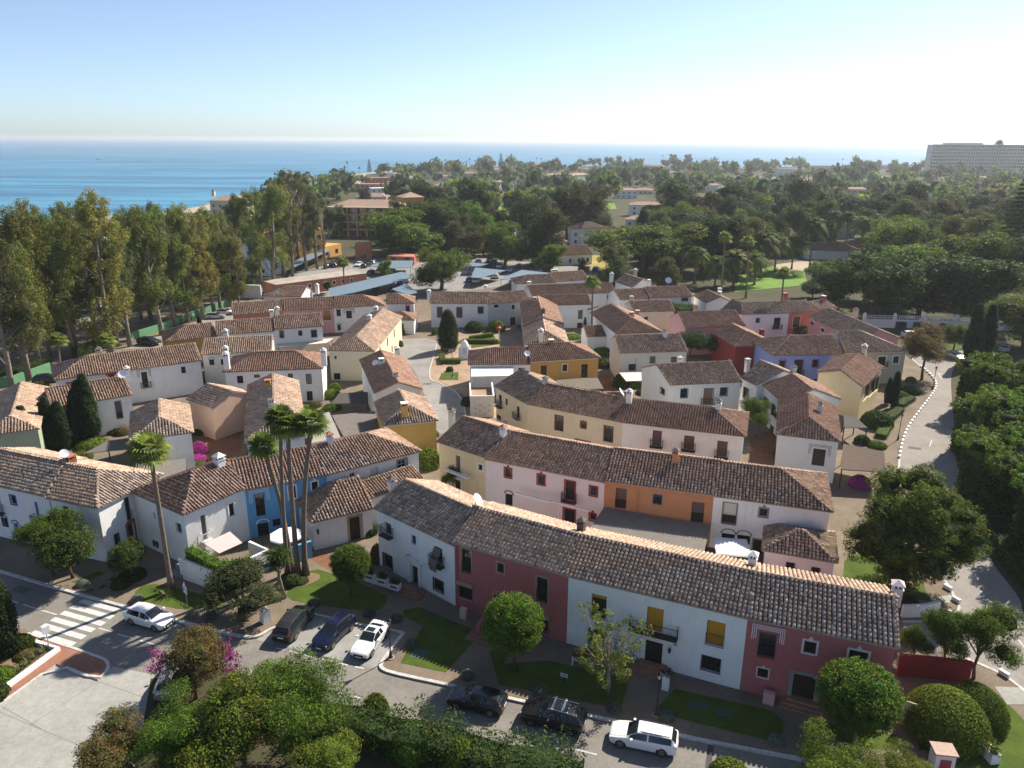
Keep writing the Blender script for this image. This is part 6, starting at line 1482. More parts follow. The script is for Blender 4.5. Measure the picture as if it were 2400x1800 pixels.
palms=[(('Z2',1125,250),('Z1',975,180),1.2,'tall fan palm standing alone by the crossing sign',.22),
(('Z1',1905,960),('Z1',1700,160),.95,'leftmost fan palm of the clump before the blue house',.2),
(('Z1',1880,975),('S',660,985),1.0,'back fan palm with the highest left crown in the clump',.2),
(('Z1',1945,985),('S',675,1003),1.05,'middle fan palm of the clump with a thick foot',.24),
(('Z1',1995,975),('S',736,992),1.05,'rightmost fan palm of the clump, straight trunk',.24)]
for b_,t_,s,l,r in palms:palm_px(b_,t_,s*.9,'fan_head',l,r=r)
def yucca(base,h,label):
 o=empty('yucca_tree',base,label,'tree');t=MB();t.tube([(0,0,0),(-.2,0,h*.45),(-.1,0,h*.7)],[.34,.16,.13],bark_grey,8);hubs=[(-.1,0,h),(-.8,.2,h*.95),(.5,-.3,h*.9),(-.4,-.5,h*.8),(.2,.5,h*.98)]
 for q in hubs:t.tube([(-.15,0,h*.55),(q[0]*.7,q[1]*.7,h*.75),q],[.12,.09,.07],bark_grey,6)
 t.build('trunk',o,True);V=[];F=[];C=[];P=np.array(FOL['deep'])*1.3
 for q in hubs:
  d=unit(110);d[:,2]=np.abs(d[:,2])*.9-.25
  for dd in d:
   sd=np.cross(dd,[0,0,1]);sd /= np.linalg.norm(sd)+1e-6;l=random.uniform(.9,1.3);k=len(V);c=np.array(q);V+=[c,c+dd*l*.5+sd*.045,c+dd*l-np.array([0,0,.12]),c+dd*l*.5-sd*.045];F.append((k,k+1,k+2,k+3));C.append(P[random.randrange(len(P))])
 c=bpy.data.objects.new('crown',np_mesh('crown',np.array(V),np.array(F),leaf_m,np.array(C)));link(c,o);return o
q=W(('Z2',1850,295),.12);yucca((q.x,q.y,.12),4.6,'branching yucca with spiky heads beside the parked cars')
shrub('deep_bush',at(('Z2',1890,200)),1.1,'low dark bush at the foot of the fan palm clump');shrub('olive_bush',at(('Z2',1960,190)),.8,'low leafy plants on the right of the palm clump bed',sz=.4)
shrub('deep_bush',at(('Z2',870,170)),1.3,'dark bush beside the path by the lamp at left',sz=.8);shrub('deep_bush',at(('Z2',800,230)),.9,'dark low bush behind the left street lamp',sz=.9)
agave(at(('Z2',1090,290)),1.3,'white-flowering strap-leaf plant at the foot of the lone fan palm',30)
hedge([W(q,2.0)for q in (('Z1',1245,860),('Z1',1480,975),('Z1',1640,920))],1.1,1.5,'bright','leafy hedge spilling over the white terrace wall',.19,60,z0=1.5,bumpy=.35)
for b_,t_,l,k in ((('M1',640,1090),('M1',590,640),'tallest cypress group member on the left',.95),(('M1',690,1090),('M1',645,590),'tallest cypress of the garden group',.95),(('M1',740,1000),('M1',700,760),'short cypress at the right of the group',.8),(('M1',480,1160),('M1',480,790),'middle thick cypress of the garden group',1.2),(('M1',400,1170),('M1',395,760),'cypress left of the middle one',1.0),(('M1',350,1120),('M1',335,800),'slim cypress behind the satellite dish house',.8),(('M1',220,1190),('M1',185,830),'broad cypress before the pale green house',1.3),(('M1',135,1160),('M1',125,880),'leftmost cypress before the pale green house',.9),(('M1',1490,330),('M1',1480,150),'slim cypress between the long roofs',.9),(('M1',560,1130),('M1',545,850),'slim cypress between the middle pair',.9),(('M1',300,1150),('M1',290,890),'short cypress filling the group at left',1.0),(('M1',600,1100),('M1',620,700),'tall cypress just behind the tallest',.95),(('M3',1165,640),('M3',1170,450),'slim cypress beside the plaza palm',.6)):
 tree_px('cypress',b_,t_,8.9,l if 'cypress' in l else l+' cypress',cat='cypress',name='cypress_tree',k=k*1.2)
tree_px('fat_cypress',('M2',1740,545),('M2',1735,265),6.2,'bushy dark conifer on the plaza in front of the white house',cat='cypress',name='cypress_tree',k=1.0)
for b_,t_,l in ((('F5',340,1100),('F5',340,775),'rear cypress beside the pale yellow house'),(('F5',290,1060),('F5',280,830),'front dark clipped cypress beside the pale yellow house'),(('F5',1000,700),('F5',1060,190),'left tall cypress at the road junction'),(('F5',1060,690),('F5',1110,370),'middle shorter cypress at the road junction'),(('F5',1120,680),('F5',1165,190),'right tall cypress at the road junction')):
 tree_px('cypress',b_,t_,8.9,l,cat='cypress',name='cypress_tree',k=1.1)
for b_,t_,s,l in ((('M1',470,690),('M1',435,340),1.0,'fan palm left of the long striped roof'),(('M1',812,610),('M1',795,340),1.05,'fan palm rising through the front of the long roof house'),(('M3',1215,650),('M3',1220,190),1.15,'tall fan palm in the village centre'),(('F2',190,1150),('F2',175,920),1.25,'fan palm beside the flat coral building'),(('M4',1020,560),('M4',1055,110),1.1,'tall thin fan palm before the white house right of centre')):
 palm_px(b_,t_,s,'fan_head_b',l,r=.2)
for b_,t_,l in ((('F2',1465,750),('F2',1455,510),'fan palm standing against the golf lawn'),(('M4',590,290),('F3',1460,930),'very tall thin fan palm left of the date palms'),(('M4',775,290),('F3',1655,960),'very tall thin fan palm among the date palms'),(('F3',572,1250),('F3',575,910),'tall fan palm beside the white villa')):
 palm_px(b_,t_,1.3,'fan_head_b',l,r=.22)
shrub('bright_bush',at(('M1',1430,640)),1.5,'fan-leaved palm bush behind the tall square chimney',sz=2.8)
bushes=[
('mag_bush',('M1',1480,1170),1.1,1.9,'magenta bougainvillea against the white wall'),('mag_bush',('M1',1465,1240),1.3,1.2,'magenta bougainvillea mound at the patio corner'),('bright_bush',('M1',1480,1270),1.2,.9,'green undergrowth below the magenta bougainvillea'),
('mag_bush',('M1',1680,880),.9,2.2,'bougainvillea climbing the coral sided house'),('mag_bush',('M1',1200,690),1.3,1.2,'purple creeper along the courtyard wall'),
('mag_bush',('Z7',1150,640),1.3,1.6,'magenta bougainvillea beside the thatched terrace'),('deep_bush',('M1',1500,1020),1.3,.9,'clipped dark bush by the peach wall'),('bright_bush',('M1',870,1010),1.8,1.1,'mixed green garden between cypresses and white house'),
('rust_bush',('M1',920,1030),1.1,1.1,'reddish shrub beside the white house with hipped sunlit roof'),('bright_bush',('M1',600,1220),1.6,1.2,'green shrub in front of the cypress group'),('deep_bush',('M1',1570,560),1.3,2.8,'dark climber on the grey courtyard wall'),
('bright_bush',('M2',900,850),1.1,1.6,'bright shrub by the cream fronted house'),('bright_bush',('M2',880,990),1.5,1.0,'leafy shrub beside the dark canopy'),('deep_bush',('M2',740,900),1.6,2.2,'dark creeper over the courtyard pergola'),('bright_bush',('M2',640,1000),1.6,1.1,'green planting in the creeper courtyard'),('rust_bush',('M2',760,970),1.0,.9,'yellowish shrub in the creeper courtyard'),
('green_ball',('Z4',560,260),2.4,3.2,'tall clipped hedge block right of the white house row end'),('green_ball',('M2',2090,400),2.6,3.2,'large clipped ball tree in the plaza garden'),('deep_bush',('M2',1930,400),2.2,2.4,'dark shrub beside the large clipped ball'),('green_ball',('M2',1635,430),.9,1.9,'dark clipped standard by the plaza house wall'),('green_ball',('M2',2090,490),1.1,1.1,'small golden clipped ball in the plaza'),
('green_ball',('F5',495,870),1.2,1.3,'clipped ball shrub at the roadside corner house'),('deep_bush',('F5',200,1250),2.3,2.6,'large dark bush beside the pale yellow house'),('bright_bush',('F5',410,1010),1.3,1.5,'lime shrub beside the roadside pavement'),('deep_bush',('F5',500,960),1.6,1.3,'dark shrub on the roadside bank'),('bright_bush',('F5',210,1430),1.3,1.0,'flowering shrub at the end of the low hedge'),('deep_bush',('F5',80,1400),1.1,1.3,'grey-green potted shrub behind the white patio wall'),
('deep_bush',('Z7',640,450),.9,2.0,'dark narrow hedge in the alley by the corner house'),('bright_bush',('M3',1530,960),1.3,1.2,'bright shrub under the pale grey house'),('deep_bush',('M3',1620,1010),1.6,.8,'dark hedge behind the long third row roof'),('deep_bush',('M3',490,1280),1.0,1.3,'dark potted bush by the cream house door'),('olive_bush',('M3',730,1300),.7,1.0,'small olive plant by the cream house'),
('bright_bush',('M3',1070,600),2.2,1.0,'green garden mound in the centre courtyard'),('olive_bush',('M3',960,500),1.6,2.0,'yellow-green creeper over the long red roof edge'),('deep_bush',('M3',1300,450),1.0,1.6,'dark wine-red shrub against the cottage'),('bright_bush',('M3',1300,720),2.2,1.6,'leafy shrubs beside the ochre house'),('deep_bush',('M3',1320,810),1.8,1.5,'dark shrubs behind the ochre house'),
('deep_bush',('M2',1390,430),.7,1.6,'clipped dark standard by the yellow framed niche'),('bright_bush',('M2',1385,520),.6,1.6,'potted palm at the lane corner'),('bright_bush',('M2',1250,560),1.1,2.6,'shrub against the lane side of the cream house'),('deep_bush',('M2',500,560),2.0,1.2,'garden shrubs behind the long white house'),('olive_bush',('M2',1600,1180),1.5,1.0,'bare twiggy shrub by the yellow hipped house'),
('deep_bush',('Z4',190,700),1.0,1.3,'grey-green bush beside the low building doorway'),('rust_bush',('Z4',250,880),.8,2.2,'dark red creeper beside the barred window'),
]
for kd,b_,s,sz,l in bushes:shrub(kd,at(b_),s,l,sz=sz)
vt=[('citrus',('M3',1850,520),('M3',1850,320),4.5,'broad dark green citrus tree behind the red tiled houses',1.6),('citrus',('M3',1950,740),('M3',1930,530),4.5,'left citrus tree below the pink wall',1.2),('citrus',('M3',2120,740),('M3',2130,560),4.5,'right citrus tree below the pink wall',1.2),('citrus',('M4',1195,590),('M4',1200,490),4.5,'low dark tree before the coral house',1.5),
('loose_tree',('Z7',480,330),('Z7',440,90),5.4,'leafy tree between the corner house and the third row',1.0),('autumn',('F5',590,850),('F5',640,400),6.6,'roadside plane tree with yellowing leaves',1.1),('loose_tree',('F5',860,600),('F5',880,370),5.4,'leafy tree behind the road junction',1.2),
('citrus',('M1',290,880),('M1',280,640),4.5,'small leafy tree beside the green boundary wall',1.0),('round_tree',('F2',50,1160),('F2',40,1070),4.9,'small round tree before the coral flat building',.9),('citrus',('F2',440,1160),('F2',440,1100),4.5,'bronze-green bushy tree behind the pink house roof',1.3)]
for kd,b_,t_,nh,l,k in vt:tree_px(kd,b_,t_,nh,l,k=k)
tree_px('cedar_mass',('F2',960,1130),('F2',960,750),9.6,'large rounded pine standing in the car park',cat='pine tree',name='pine_tree',k=1.15)
tree_px('big_bright',('F2',640,860),('F2',660,430),10.8,'huge bright green tree beside the hotel',k=1.55)
for q,l in (((('F5',240,1360),('F5',300,1240)),'low clipped hedge nearest the thatched terrace'),((('F5',310,1200),('F5',400,1120)),'middle low clipped hedge beside the pavement'),((('F5',390,1090),('F5',500,1020)),'upper low clipped hedge beside the pavement')):
 hedge([W(p,.12)for p in q],1.6,.7,'bright',l,.15,60)
hedge([W(p,.12)for p in (('Z7',600,500),('Z7',840,525))],.9,.9,'deep','dark clipped hedge before the hipped corner house',.14,60)
for q,l in (((('M2',1690,640),('M2',1830,640)),'square box hedge in the plaza garden'),((('M2',1690,600),('M2',1700,650)),'short box hedge on the plaza side'),((('M2',1900,470),('M2',2060,440)),'dark box hedge of the plaza maze'),((('M3',300,650),('M3',520,650)),'lower box hedge beside the plaza shrine')):
 hedge([W(p,.12)for p in q],1.1,.9,'bright',l,.15,60)
CG='dark clipped trees along the right of the road'
for i,(x,y,s,l)in enumerate(((2320,960,1.0,'farthest of the dark broad trees along the road'),(2330,1060,1.05,'second dark broad tree along the right of the road'),(2350,1180,1.0,'third dark broad tree along the right of the road'),(2480,1000,1.15,'dark broad tree at the right edge behind the roadside ones'),(2500,1300,1.0,'nearest dark broad tree on the right edge'),(2420,1110,1.0,'dark broad tree filling the right edge gap'))):
 b_=W((x,y),0);plant('curtain_tree',(b_.x,b_.y,0),s,l,'tree',CG)
hedge([W(q,0)for q in (('Z7',1905,560),('Z7',1960,800),('Z7',2130,1100),('Z7',2400,1400))],2.4,1.6,'deep','dark hedge with red flowers beside the shaded road',.2,50,z0=0,bumpy=.3)
sw=strip('garden_wall',[W(q,0)for q in (('Z7',1895,560),('Z7',1950,720),('Z7',2060,870),('Z7',2300,1180))],.3,0,1.0,WALLS['pinkwhite'],kind=None);tag(sw,'low pale wall with a red pillar under the roadside trees','wall')
# eucalyptus belt at the left
EG='tall eucalyptus trees in the park at left'
eu=[((70,905),520,0),((68,905),500,3),((95,880),480,1),((30,940),530,5),((117,849),560,2),((171,849),455,0),((180,840),470,4),((262,845),440,1),((275,823),490,3),((304,823),500,5),((352,760),450,0),((378,795),455,2),((409,773),470,4),((440,765),480,1),((474,758),485,3),((225,800),430,0),((150,790),490,5),((120,780),470,1),((20,820),530,2),((50,800),525,3),((330,760),480,4),((410,740),520,0),((-20,900),500,1),((-60,860),520,2),((230,740),465,4),((300,730),470,5),((80,740),505,1),((0,740),510,0),((160,730),455,2),((370,720),460,3),((440,720),470,2),((500,745),520,5),((515,735),490,0),((535,715),500,3),((550,700),480,2),((500,700),480,4),((560,735),560,1)]
pos_words=['with its foot left of the park road','slim and bare at the bottom','with yellowing leaves','with a pale forked trunk','with drooping dark leaves','whose crown rises against the sea']
cols=[(0,'farthest left'),(90,'left of the park road'),(180,'above the first village fan palm'),(260,'in the middle of the belt'),(340,'above the second village fan palm'),(420,'right of the middle'),(480,'near the green wall'),(600,'')]
used_l={}
for i,(b_,ty,v)in enumerate(eu):
 w_l=[c for c in cols if b_[0]>=c[0]];w_l=w_l[-1][1]if w_l else 'at the left frame edge'
 dpt='front' if b_[1]>830 else ('middle' if b_[1]>765 else 'back')
 l=f'eucalyptus at the park {dpt}, {w_l}'
 used_l[l]=used_l.get(l,0)+1
 tree_px(f'euc{v}',b_,(b_[0],ty-10),22.5,l,'eucalyptus',EG,'eucalyptus_tree',z0=0,k=.92)
EG2='tall trees beside the flat coral building'
for b_,ty,kd,l in (((611,680),420,'euc4','dense eucalyptus at the left of the pair beside the sea-side villas'),((640,690),400,'euc2','dense bright eucalyptus beside the white ramp'),((662,654),410,'euc0','eucalyptus before the orange building'),((683,654),390,'sparse','thin half-bare tree reaching highest over the sea'),((716,640),420,'sparse','bare branching tree before the orange building'),((741,636),415,'euc5','forked tree at the right end of the tall row'),((762,636),450,'sparse','leaning bare tree beside the hotel')):
 tree_px(kd,b_,(b_[0],ty),22.5,l,'tree',EG2,'tree',z0=0,k=1.0)
DG='date palms in the garden behind the village'
dp=[((F[0],F[1]),F[2],F[3])for F in ((1625,660,590,'leftmost low'),(1672,668,612,'front left'),(1716,665,600,'beside the tall thin palm'),(1765,662,600,'front middle'),(1780,640,555,'behind the front middle'),(1812,632,560,'lit from the right'),(1852,625,560,'by the path'),(1893,628,520,'right of the path'),(1840,560,485,'upper left'),(1880,585,520,'upper middle'),(1942,590,497,'tallest open crowned'),(1975,592,500,'right of the tallest'),(2010,600,515,'far right'),(1720,560,500,'behind the lime tree'),(1595,640,575,'near the brown clearing'))]
for (b_,t_,l)in dp:
 h=0
 b3=W(b_,0);hh=max(4,height_at(b_,(b_[0],t_),0));palm(b3,hh,1.65,'feather_head' if len(l)%2 else 'feather_head_b',f'date palm {l} in the garden grove',DG,(random.uniform(-.4,.4),0),.26,0,'date_palm')
lm=[('big_lime',(1500,640),508,9.5,'spreading lime green tree left of the date palms',2.0),('big_bright',(2080,700),532,10.8,'bright layered tree at the right of the garden',1.2),('big_bright',(2235,690),500,10.8,'tall bright tree near the right edge',1.1),('big_deep',(2300,680),520,11.5,'dark full tree between the bright tree and the right edge',1.2),('big_deep',(1960,720),600,11.5,'dark dense tree behind the white wall',1.3),('big_deep',(2040,740),560,11.5,'dark tree overhanging the white wall',1.3),('big_deep',(2150,735),570,11.5,'dark tree above the parked cars',1.3),('big_deep',(2280,745),560,11.5,'dark tree above the road junction',1.4),('big_bright',(1930,690),590,10.8,'bright sunlit tree beside the garden path',1.1),('citrus',(1900,700),650,4.5,'rounded bright bush behind the village roofs',1.6),
('cedar_mass',(2400,800),640,10.5,'feathery green conifer at the right edge',1.3),('norfolk',(2362,650),392,20.5,'tall dark tiered conifer at the right edge',1.25),('big_deep',(2150,600),488,11.5,'broad dark umbrella pine behind the garden',1.7),('big_deep',(2060,560),465,11.5,'dark rounded tree behind the tall date palms',1.6),('big_olive',(1325,560),420,12,'tall olive-green tree left of the white villa',1.0),('big_olive',(1380,555),425,12,'second tall olive-green tree beside the white villa',1.0),('big_olive',(1440,690),560,12,'loose tree in front of the white villa',.9),('big_olive',(1560,690),590,12,'loose tree beside the brown clearing',.9),
('big_deep',(1170,560),480,11.5,'dark trees edge beside the golf lawn',1.0),('autumn',(1100,610),545,6.6,'brownish tree behind the car park',1.3),('big_bright',(1160,600),548,10.8,'green tree beside the feathery palm near the car park',1.0),('cypress',(1257,520),453,8.9,'dark pointed cypress beside the golf lawn',1.5),('cypress',(1500,600),490,8.9,'dark cypress left of the lime tree',1.5),('big_deep',(1545,610),500,11.5,'dark conifers behind the lime tree',1.0)]
for kd,b_,ty,nh,l,k in lm:tree_px(kd,b_,(b_[0],ty),nh,l,'tree',None,'tree',z0=0,k=k)
for kd,x,y,ty,k,l in (('big_deep',1060,590,505,1.0,'dark tree right of the huge bright hotel tree'),('big_olive',1110,560,490,1.0,'loose palms and dark trees by the golf path'),('big_deep',1130,600,520,.9,'dark round tree behind the brownish tree'),('big_olive',1010,540,470,.9,'grey-green tree over the hotel tower'),('big_bright',900,655,600,.7,'low bright tree before the coral wall'),('big_olive',780,560,480,1.0,'olive tree between bare trees and hotel'),('big_deep',560,560,470,1.0,'dark tree left of the tall row beside the sea-side villas'),('euc2',590,640,430,1.0,'eucalyptus filling the left of the tall row'),('euc1',655,640,415,1.0,'eucalyptus in the middle of the tall row'),('euc5',700,625,440,1.0,'slender eucalyptus behind the tall row'),('big_olive',540,720,600,.7,'leafy tree before the white ramp building'),('big_bright',580,700,630,.6,'bright tree on the lawn below the ramp building'),('big_deep',960,480,440,1.0,'dark trees beyond the hotel roof'),('big_olive',850,480,440,1.0,'loose trees beyond the hotel roof'),('citrus',1135,640,600,1.4,'dark round tree at the yard exit'),('big_deep',1290,640,590,.7,'clipped dark trees by the garden wall'),('big_olive',1360,640,600,.7,'tree beside the low garden house')):
 tree_px(kd,(x,y),(x,ty),22.5 if kd[:3]=='euc' else 12,l,'tree',None,'tree',z0=0,k=k*1.1)
rs=random.Random(99)
WG='trees of the wood behind the village'
keep_out=[(W((1190,640),0).x-15,W((1190,640),0).y-5,70,60)]
clear=[(1290,480,1520,625),(1330,500,1450,560),(1330,560,1420,640),(1370,595,1470,650),(1500,575,1560,615),(1800,600,1940,680),(1960,570,2060,600),(770,480,900,600),(600,500,780,700),(1000,650,1140,700),(2060,660,2400,800),(1700,640,1800,700)]
kinds=['far_a','far_b','far_c','far_d','far_a','far_d']
near_kinds=['big_deep','big_olive','big_bright','big_deep','big_olive']
cand=[]
for ring in range(9000):
 y=190+((ring*0.61803)%1.0)**1.45*1350;x=rs.uniform(-.62,.70)*y*1.02
 xs=x_shore(y)if y>coast[0].y else-1500
 if xs is None or x<xs+45:continue
 u_,v_=px_of(x,y,terrain(y))
 if any(a-6<u_<c+6 and b<v_<d+8 for a,b,c,d in clear)or any(a<u_<c and b<v_<d for a,b,c,d in FAR_CLEAR):continue
 if v_>640 and 480<u_<2080:continue
 if u_<600:continue
 if 560<u_<1160 and v_>600:continue
 if y<205 and u_<1900:continue
 cand.append((x,y,u_,v_))
placed=[];grid={}
for x,y,u_,v_ in cand:
 dmin=6.2 if y<330 else (8.0 if y<500 else 10.5);k=(int(x/12),int(y/12))
 if any(math.hypot(x-a,y-b)<dmin for i in (-1,0,1)for j in (-1,0,1)for a,b in grid.get((k[0]+i,k[1]+j),[])):continue
 grid.setdefault(k,[]).append((x,y));placed.append((x,y,u_,v_))
placed.sort(key=lambda t:t[1]);print('wood trees',len(placed))
far_src={k:[me for nm,me in PROTO[k]if nm=='crown'][0]for k in set(kinds)}
def zone(u_,v_):
 h='left' if u_<900 else ('centre left' if u_<1300 else ('centre' if u_<1650 else ('centre right' if u_<2000 else 'right')))
 return h
rest=[]
for i,(x,y,u_,v_)in enumerate(placed):
 if i>=290:rest.append((x,y));continue
 kd=rs.choice(near_kinds if y<330 else kinds);s=rs.choice((.6,.8,.9,1.0,1.15,1.4,1.6))*(1.12 if y<330 else 1.35)
 nm={'big_deep':'dark evergreen','big_olive':'olive-green','big_bright':'bright green','far_a':'dull green','far_b':'olive-green','far_c':'bright green','far_d':'tall dark evergreen'}[kd]
 plant(kd,(x,y,terrain(y)-.3),s,f'{nm} tree in the {"near" if y < 330 else "far"} wood, {zone(u_, v_)}','tree',WG+', '+zone(u_,v_)+(' near ' if y<330 else ' far ')+nm,'tree')
Vs=[];Fs=[];Cs=[];off=0
lowmesh=[]
for pal in ('far','olive','deep','bright','far'):
 L=rand_lobes(5,2.6,3.4,3.4,(1.8,2.7),5+len(lowmesh));C,u=lobes(L,70,.85);V,F,c=leaves(C+G_.normal(0,.5,C.shape),u,1.9,.7,pal,.5);lowmesh.append(core_mesh(V,F,c,L[:3],pal,.9))
for x,y in rest:
 V,F,c=lowmesh[rs.randrange(5)];s=rs.choice((.7,1.0,1.2,1.6,2.1));a=rs.uniform(0,6.28);ca,sa=math.cos(a)*s,math.sin(a)*s
 P=np.stack([V[:,0]*ca-V[:,1]*sa+x,V[:,0]*sa+V[:,1]*ca+y,V[:,2]*s*rs.uniform(.85,1.3)+terrain(y)-.3],1);Vs.append(P);Fs.append(F+off);Cs.append(c*rs.uniform(.6,1.5)*np.array([rs.uniform(.8,1.3),1,1]));off+=len(V)
if Vs:
 o=bpy.data.objects.new('woodland',np_mesh('woodland',np.concatenate(Vs),np.concatenate(Fs),leaf_m,np.concatenate(Cs)));link(o);tag(o,'far wood of mixed evergreen trees stretching to the coast','woodland',kind='stuff')
for kd,b_,s,sz,l in (('bright_bush',('M1',700,1130),2.2,1.3,'green garden shrub right of the cypress group'),('deep_bush',('M1',330,1130),2.0,1.6,'dark shrub between cypresses and dish roof'),('deep_bush',('M1',560,900),1.8,2.0,'dark garden shrub behind the cypress group'),('bright_bush',('M1',240,1010),1.6,1.6,'bright shrub left of the cypress group'),('deep_bush',('M1',1010,1160),1.0,1.2,'dark shrub under the reed patio roof'),('deep_bush',('M1',1610,950),1.2,.9,'potted shrubs on the terracotta patio'),('bright_bush',('M1',1700,990),1.0,.8,'low planter greenery on the terracotta patio'),('bright_bush',('M2',880,900),1.5,1.6,'pale green bush by the courtyard gate'),('deep_bush',('M3',1440,960),1.5,2.6,'ivy covering the low patio wall'),('olive_bush',('Z6',1380,330),.8,.8,'round bush by the curved white wall'),('deep_bush',('M3',370,460),2.0,2.4,'dark shrubs against the plaza houses'),('bright_bush',('M3',390,420),1.5,2.8,'banana plant before the pale grey house'),('deep_bush',('M2',1800,300),1.6,2.0,'dark shrub behind the plaza lamp'),('mag_bush',('M3',1300,470),.9,1.3,'wine red bougainvillea beside the cottage'),('deep_bush',('M4',1420,940),1.2,1.0,'dark planting below the lilac house'),('bright_bush',('M4',1330,930),1.3,.9,'bright planting below the lilac house'),('deep_bush',('M2',1750,700),.7,1.0,'potted plant at the plaza lawn'),('deep_bush',('M2',1880,950),1.0,1.6,'potted shrub at the restaurant terrace'),('deep_bush',('Z7',920,570),.9,1.0,'shrub at the hipped corner house steps')):
 shrub(kd,at(b_),s,l,sz=sz)
hedge([W(q,0)for q in (('M1',0,700),('M1',370,560))],1.4,2.6,'deep','clipped conifer hedge above the green wall at left',.2,40,z0=0,bumpy=.4)
hedge([W(q,0)for q in (('M1',560,480),('M1',760,400))],1.4,2.6,'deep','conifer hedge behind the very long roof',.2,40,z0=0,bumpy=.4)
for k,(x,y,s,sz)in enumerate(((880,1300,1.3,1.3),(960,1200,1.0,1.9),(1100,1380,1.3,1.4),(1250,1480,1.4,1.3),(1400,1430,1.2,1.6),(1620,1560,1.3,1.8),(1800,1640,1.5,1.4),(640,1300,1.2,1.8),(1950,1640,1.3,1.4))):
 q=W(('Z3',x,y+90),0);shrub('bright_bush' if k%2 else 'olive_bush',(q.x,q.y,.3),s,'leafy shrub bulging out of the long street hedge',group='shrubs of the street hedge',sz=sz*1.2)
 # cars
def paint_mat(name,c,metal=.0,rough=.25):return mat(name,c,rough,0,spec=.5,metal=metal,coat=.35)
car_white=paint_mat('car_paint_white',(.72,.72,.72));car_black=paint_mat('car_paint_black',(.012,.012,.015));car_navy=paint_mat('car_paint_navy',(.008,.012,.04),.2)
car_grey=paint_mat('car_paint_graphite',(.035,.035,.037),.3);car_silver=paint_mat('car_paint_silver',(.42,.43,.44),.5);car_red=paint_mat('car_paint_wine',(.14,.012,.015));car_blue=paint_mat('car_paint_blue',(.03,.07,.20),.3)
car_glass=mat('car_glass',(.012,.016,.018),.04,0,spec=.8);tyre_m=mat('tyre_rubber',(.018,.018,.018),.9,0);rim_m=mat('alloy_rim',(.45,.45,.46),.3,0,metal=.8,spec=.5);trim_m=mat('black_plastic',(.02,.02,.02),.6,0)
lamp_white=mat('headlight_lens',(.60,.62,.64),.1,0,spec=.8);lamp_red=mat('tail_light_lens',(.35,.01,.012),.15,0,spec=.7);chrome=mat('chrome',(.55,.55,.56),.15,0,metal=.9);plate_m=mat('number_plate',(.75,.75,.72),.5,0)
STY={
'hatch':dict(L=4.35,W=1.80,st=[(0,.34,.5,.62,.65,.62,.45),(.02,.22,.5,.68,.72,.80,.55),(.10,.18,.55,.80,.84,.90,.66),(.24,.18,.6,.90,.97,.90,.68),(.27,.18,.6,.92,1.0,.90,.68),(.44,.18,.6,.95,1.42,.90,.60),(.55,.18,.6,.96,1.48,.90,.60),(.72,.18,.6,.99,1.46,.90,.59),(.88,.2,.6,1.02,1.37,.88,.56),(.965,.24,.6,1.03,1.08,.85,.60),(.99,.28,.6,.92,.95,.80,.58),(1,.36,.6,.8,.84,.70,.5)],wb=(.185,.79),ws=(.27,.44),rw=(.88,.965),r=.32),
'estate':dict(L=4.65,W=1.82,st=[(0,.34,.5,.62,.65,.62,.45),(.02,.22,.5,.68,.72,.80,.55),(.10,.18,.55,.80,.84,.90,.66),(.23,.18,.6,.90,.97,.91,.68),(.26,.18,.6,.92,1.0,.91,.68),(.41,.18,.6,.95,1.40,.91,.60),(.52,.18,.6,.96,1.47,.91,.61),(.75,.18,.6,.98,1.46,.91,.60),(.91,.2,.6,1.0,1.40,.89,.58),(.975,.24,.6,1.0,1.06,.86,.62),(.992,.28,.6,.92,.95,.81,.58),(1,.36,.6,.8,.84,.70,.5)],wb=(.18,.78),ws=(.26,.41),rw=(.91,.975),r=.33),
'suv':dict(L=4.63,W=1.90,st=[(0,.42,.6,.80,.83,.66,.5),(.02,.28,.6,.86,.90,.86,.60),(.10,.24,.65,.98,1.02,.94,.70),(.24,.24,.7,1.06,1.12,.95,.72),(.27,.24,.7,1.08,1.16,.95,.72),(.41,.24,.7,1.10,1.58,.95,.64),(.52,.24,.7,1.11,1.65,.95,.64),(.74,.24,.7,1.13,1.62,.95,.63),(.90,.26,.7,1.14,1.50,.92,.60),(.975,.30,.7,1.10,1.16,.89,.64),(.99,.34,.7,1.0,1.04,.84,.60),(1,.44,.7,.9,.93,.74,.5)],wb=(.185,.79),ws=(.27,.41),rw=(.90,.975),r=.38),
'coupe':dict(L=4.37,W=1.75,st=[(0,.34,.5,.62,.65,.62,.45),(.02,.22,.5,.66,.70,.78,.55),(.10,.18,.55,.76,.80,.87,.64),(.28,.18,.58,.85,.93,.88,.66),(.31,.18,.58,.87,.95,.88,.66),(.47,.18,.58,.89,1.34,.88,.56),(.57,.18,.58,.90,1.38,.88,.56),(.68,.18,.58,.92,1.34,.87,.55),(.84,.2,.58,.94,1.03,.86,.60),(.94,.24,.58,.93,.98,.84,.60),(.985,.28,.58,.88,.92,.80,.58),(1,.36,.55,.78,.82,.70,.5)],wb=(.18,.79),ws=(.31,.47),rw=(.68,.84),r=.32),
'mpv':dict(L=4.6,W=1.83,st=[(0,.36,.5,.68,.72,.64,.48),(.02,.22,.5,.76,.80,.82,.58),(.09,.18,.55,.90,.95,.91,.68),(.18,.18,.6,.98,1.06,.92,.68),(.22,.18,.6,1.0,1.10,.92,.68),(.40,.18,.6,1.02,1.56,.92,.62),(.52,.18,.6,1.02,1.62,.92,.62),(.78,.18,.6,1.04,1.58,.91,.60),(.92,.2,.6,1.04,1.42,.89,.58),(.975,.24,.6,1.02,1.08,.86,.62),(.99,.28,.6,.92,.95,.81,.58),(1,.36,.6,.8,.84,.70,.5)],wb=(.18,.80),ws=(.22,.40),rw=(.92,.975),r=.33),
}
CARS={}
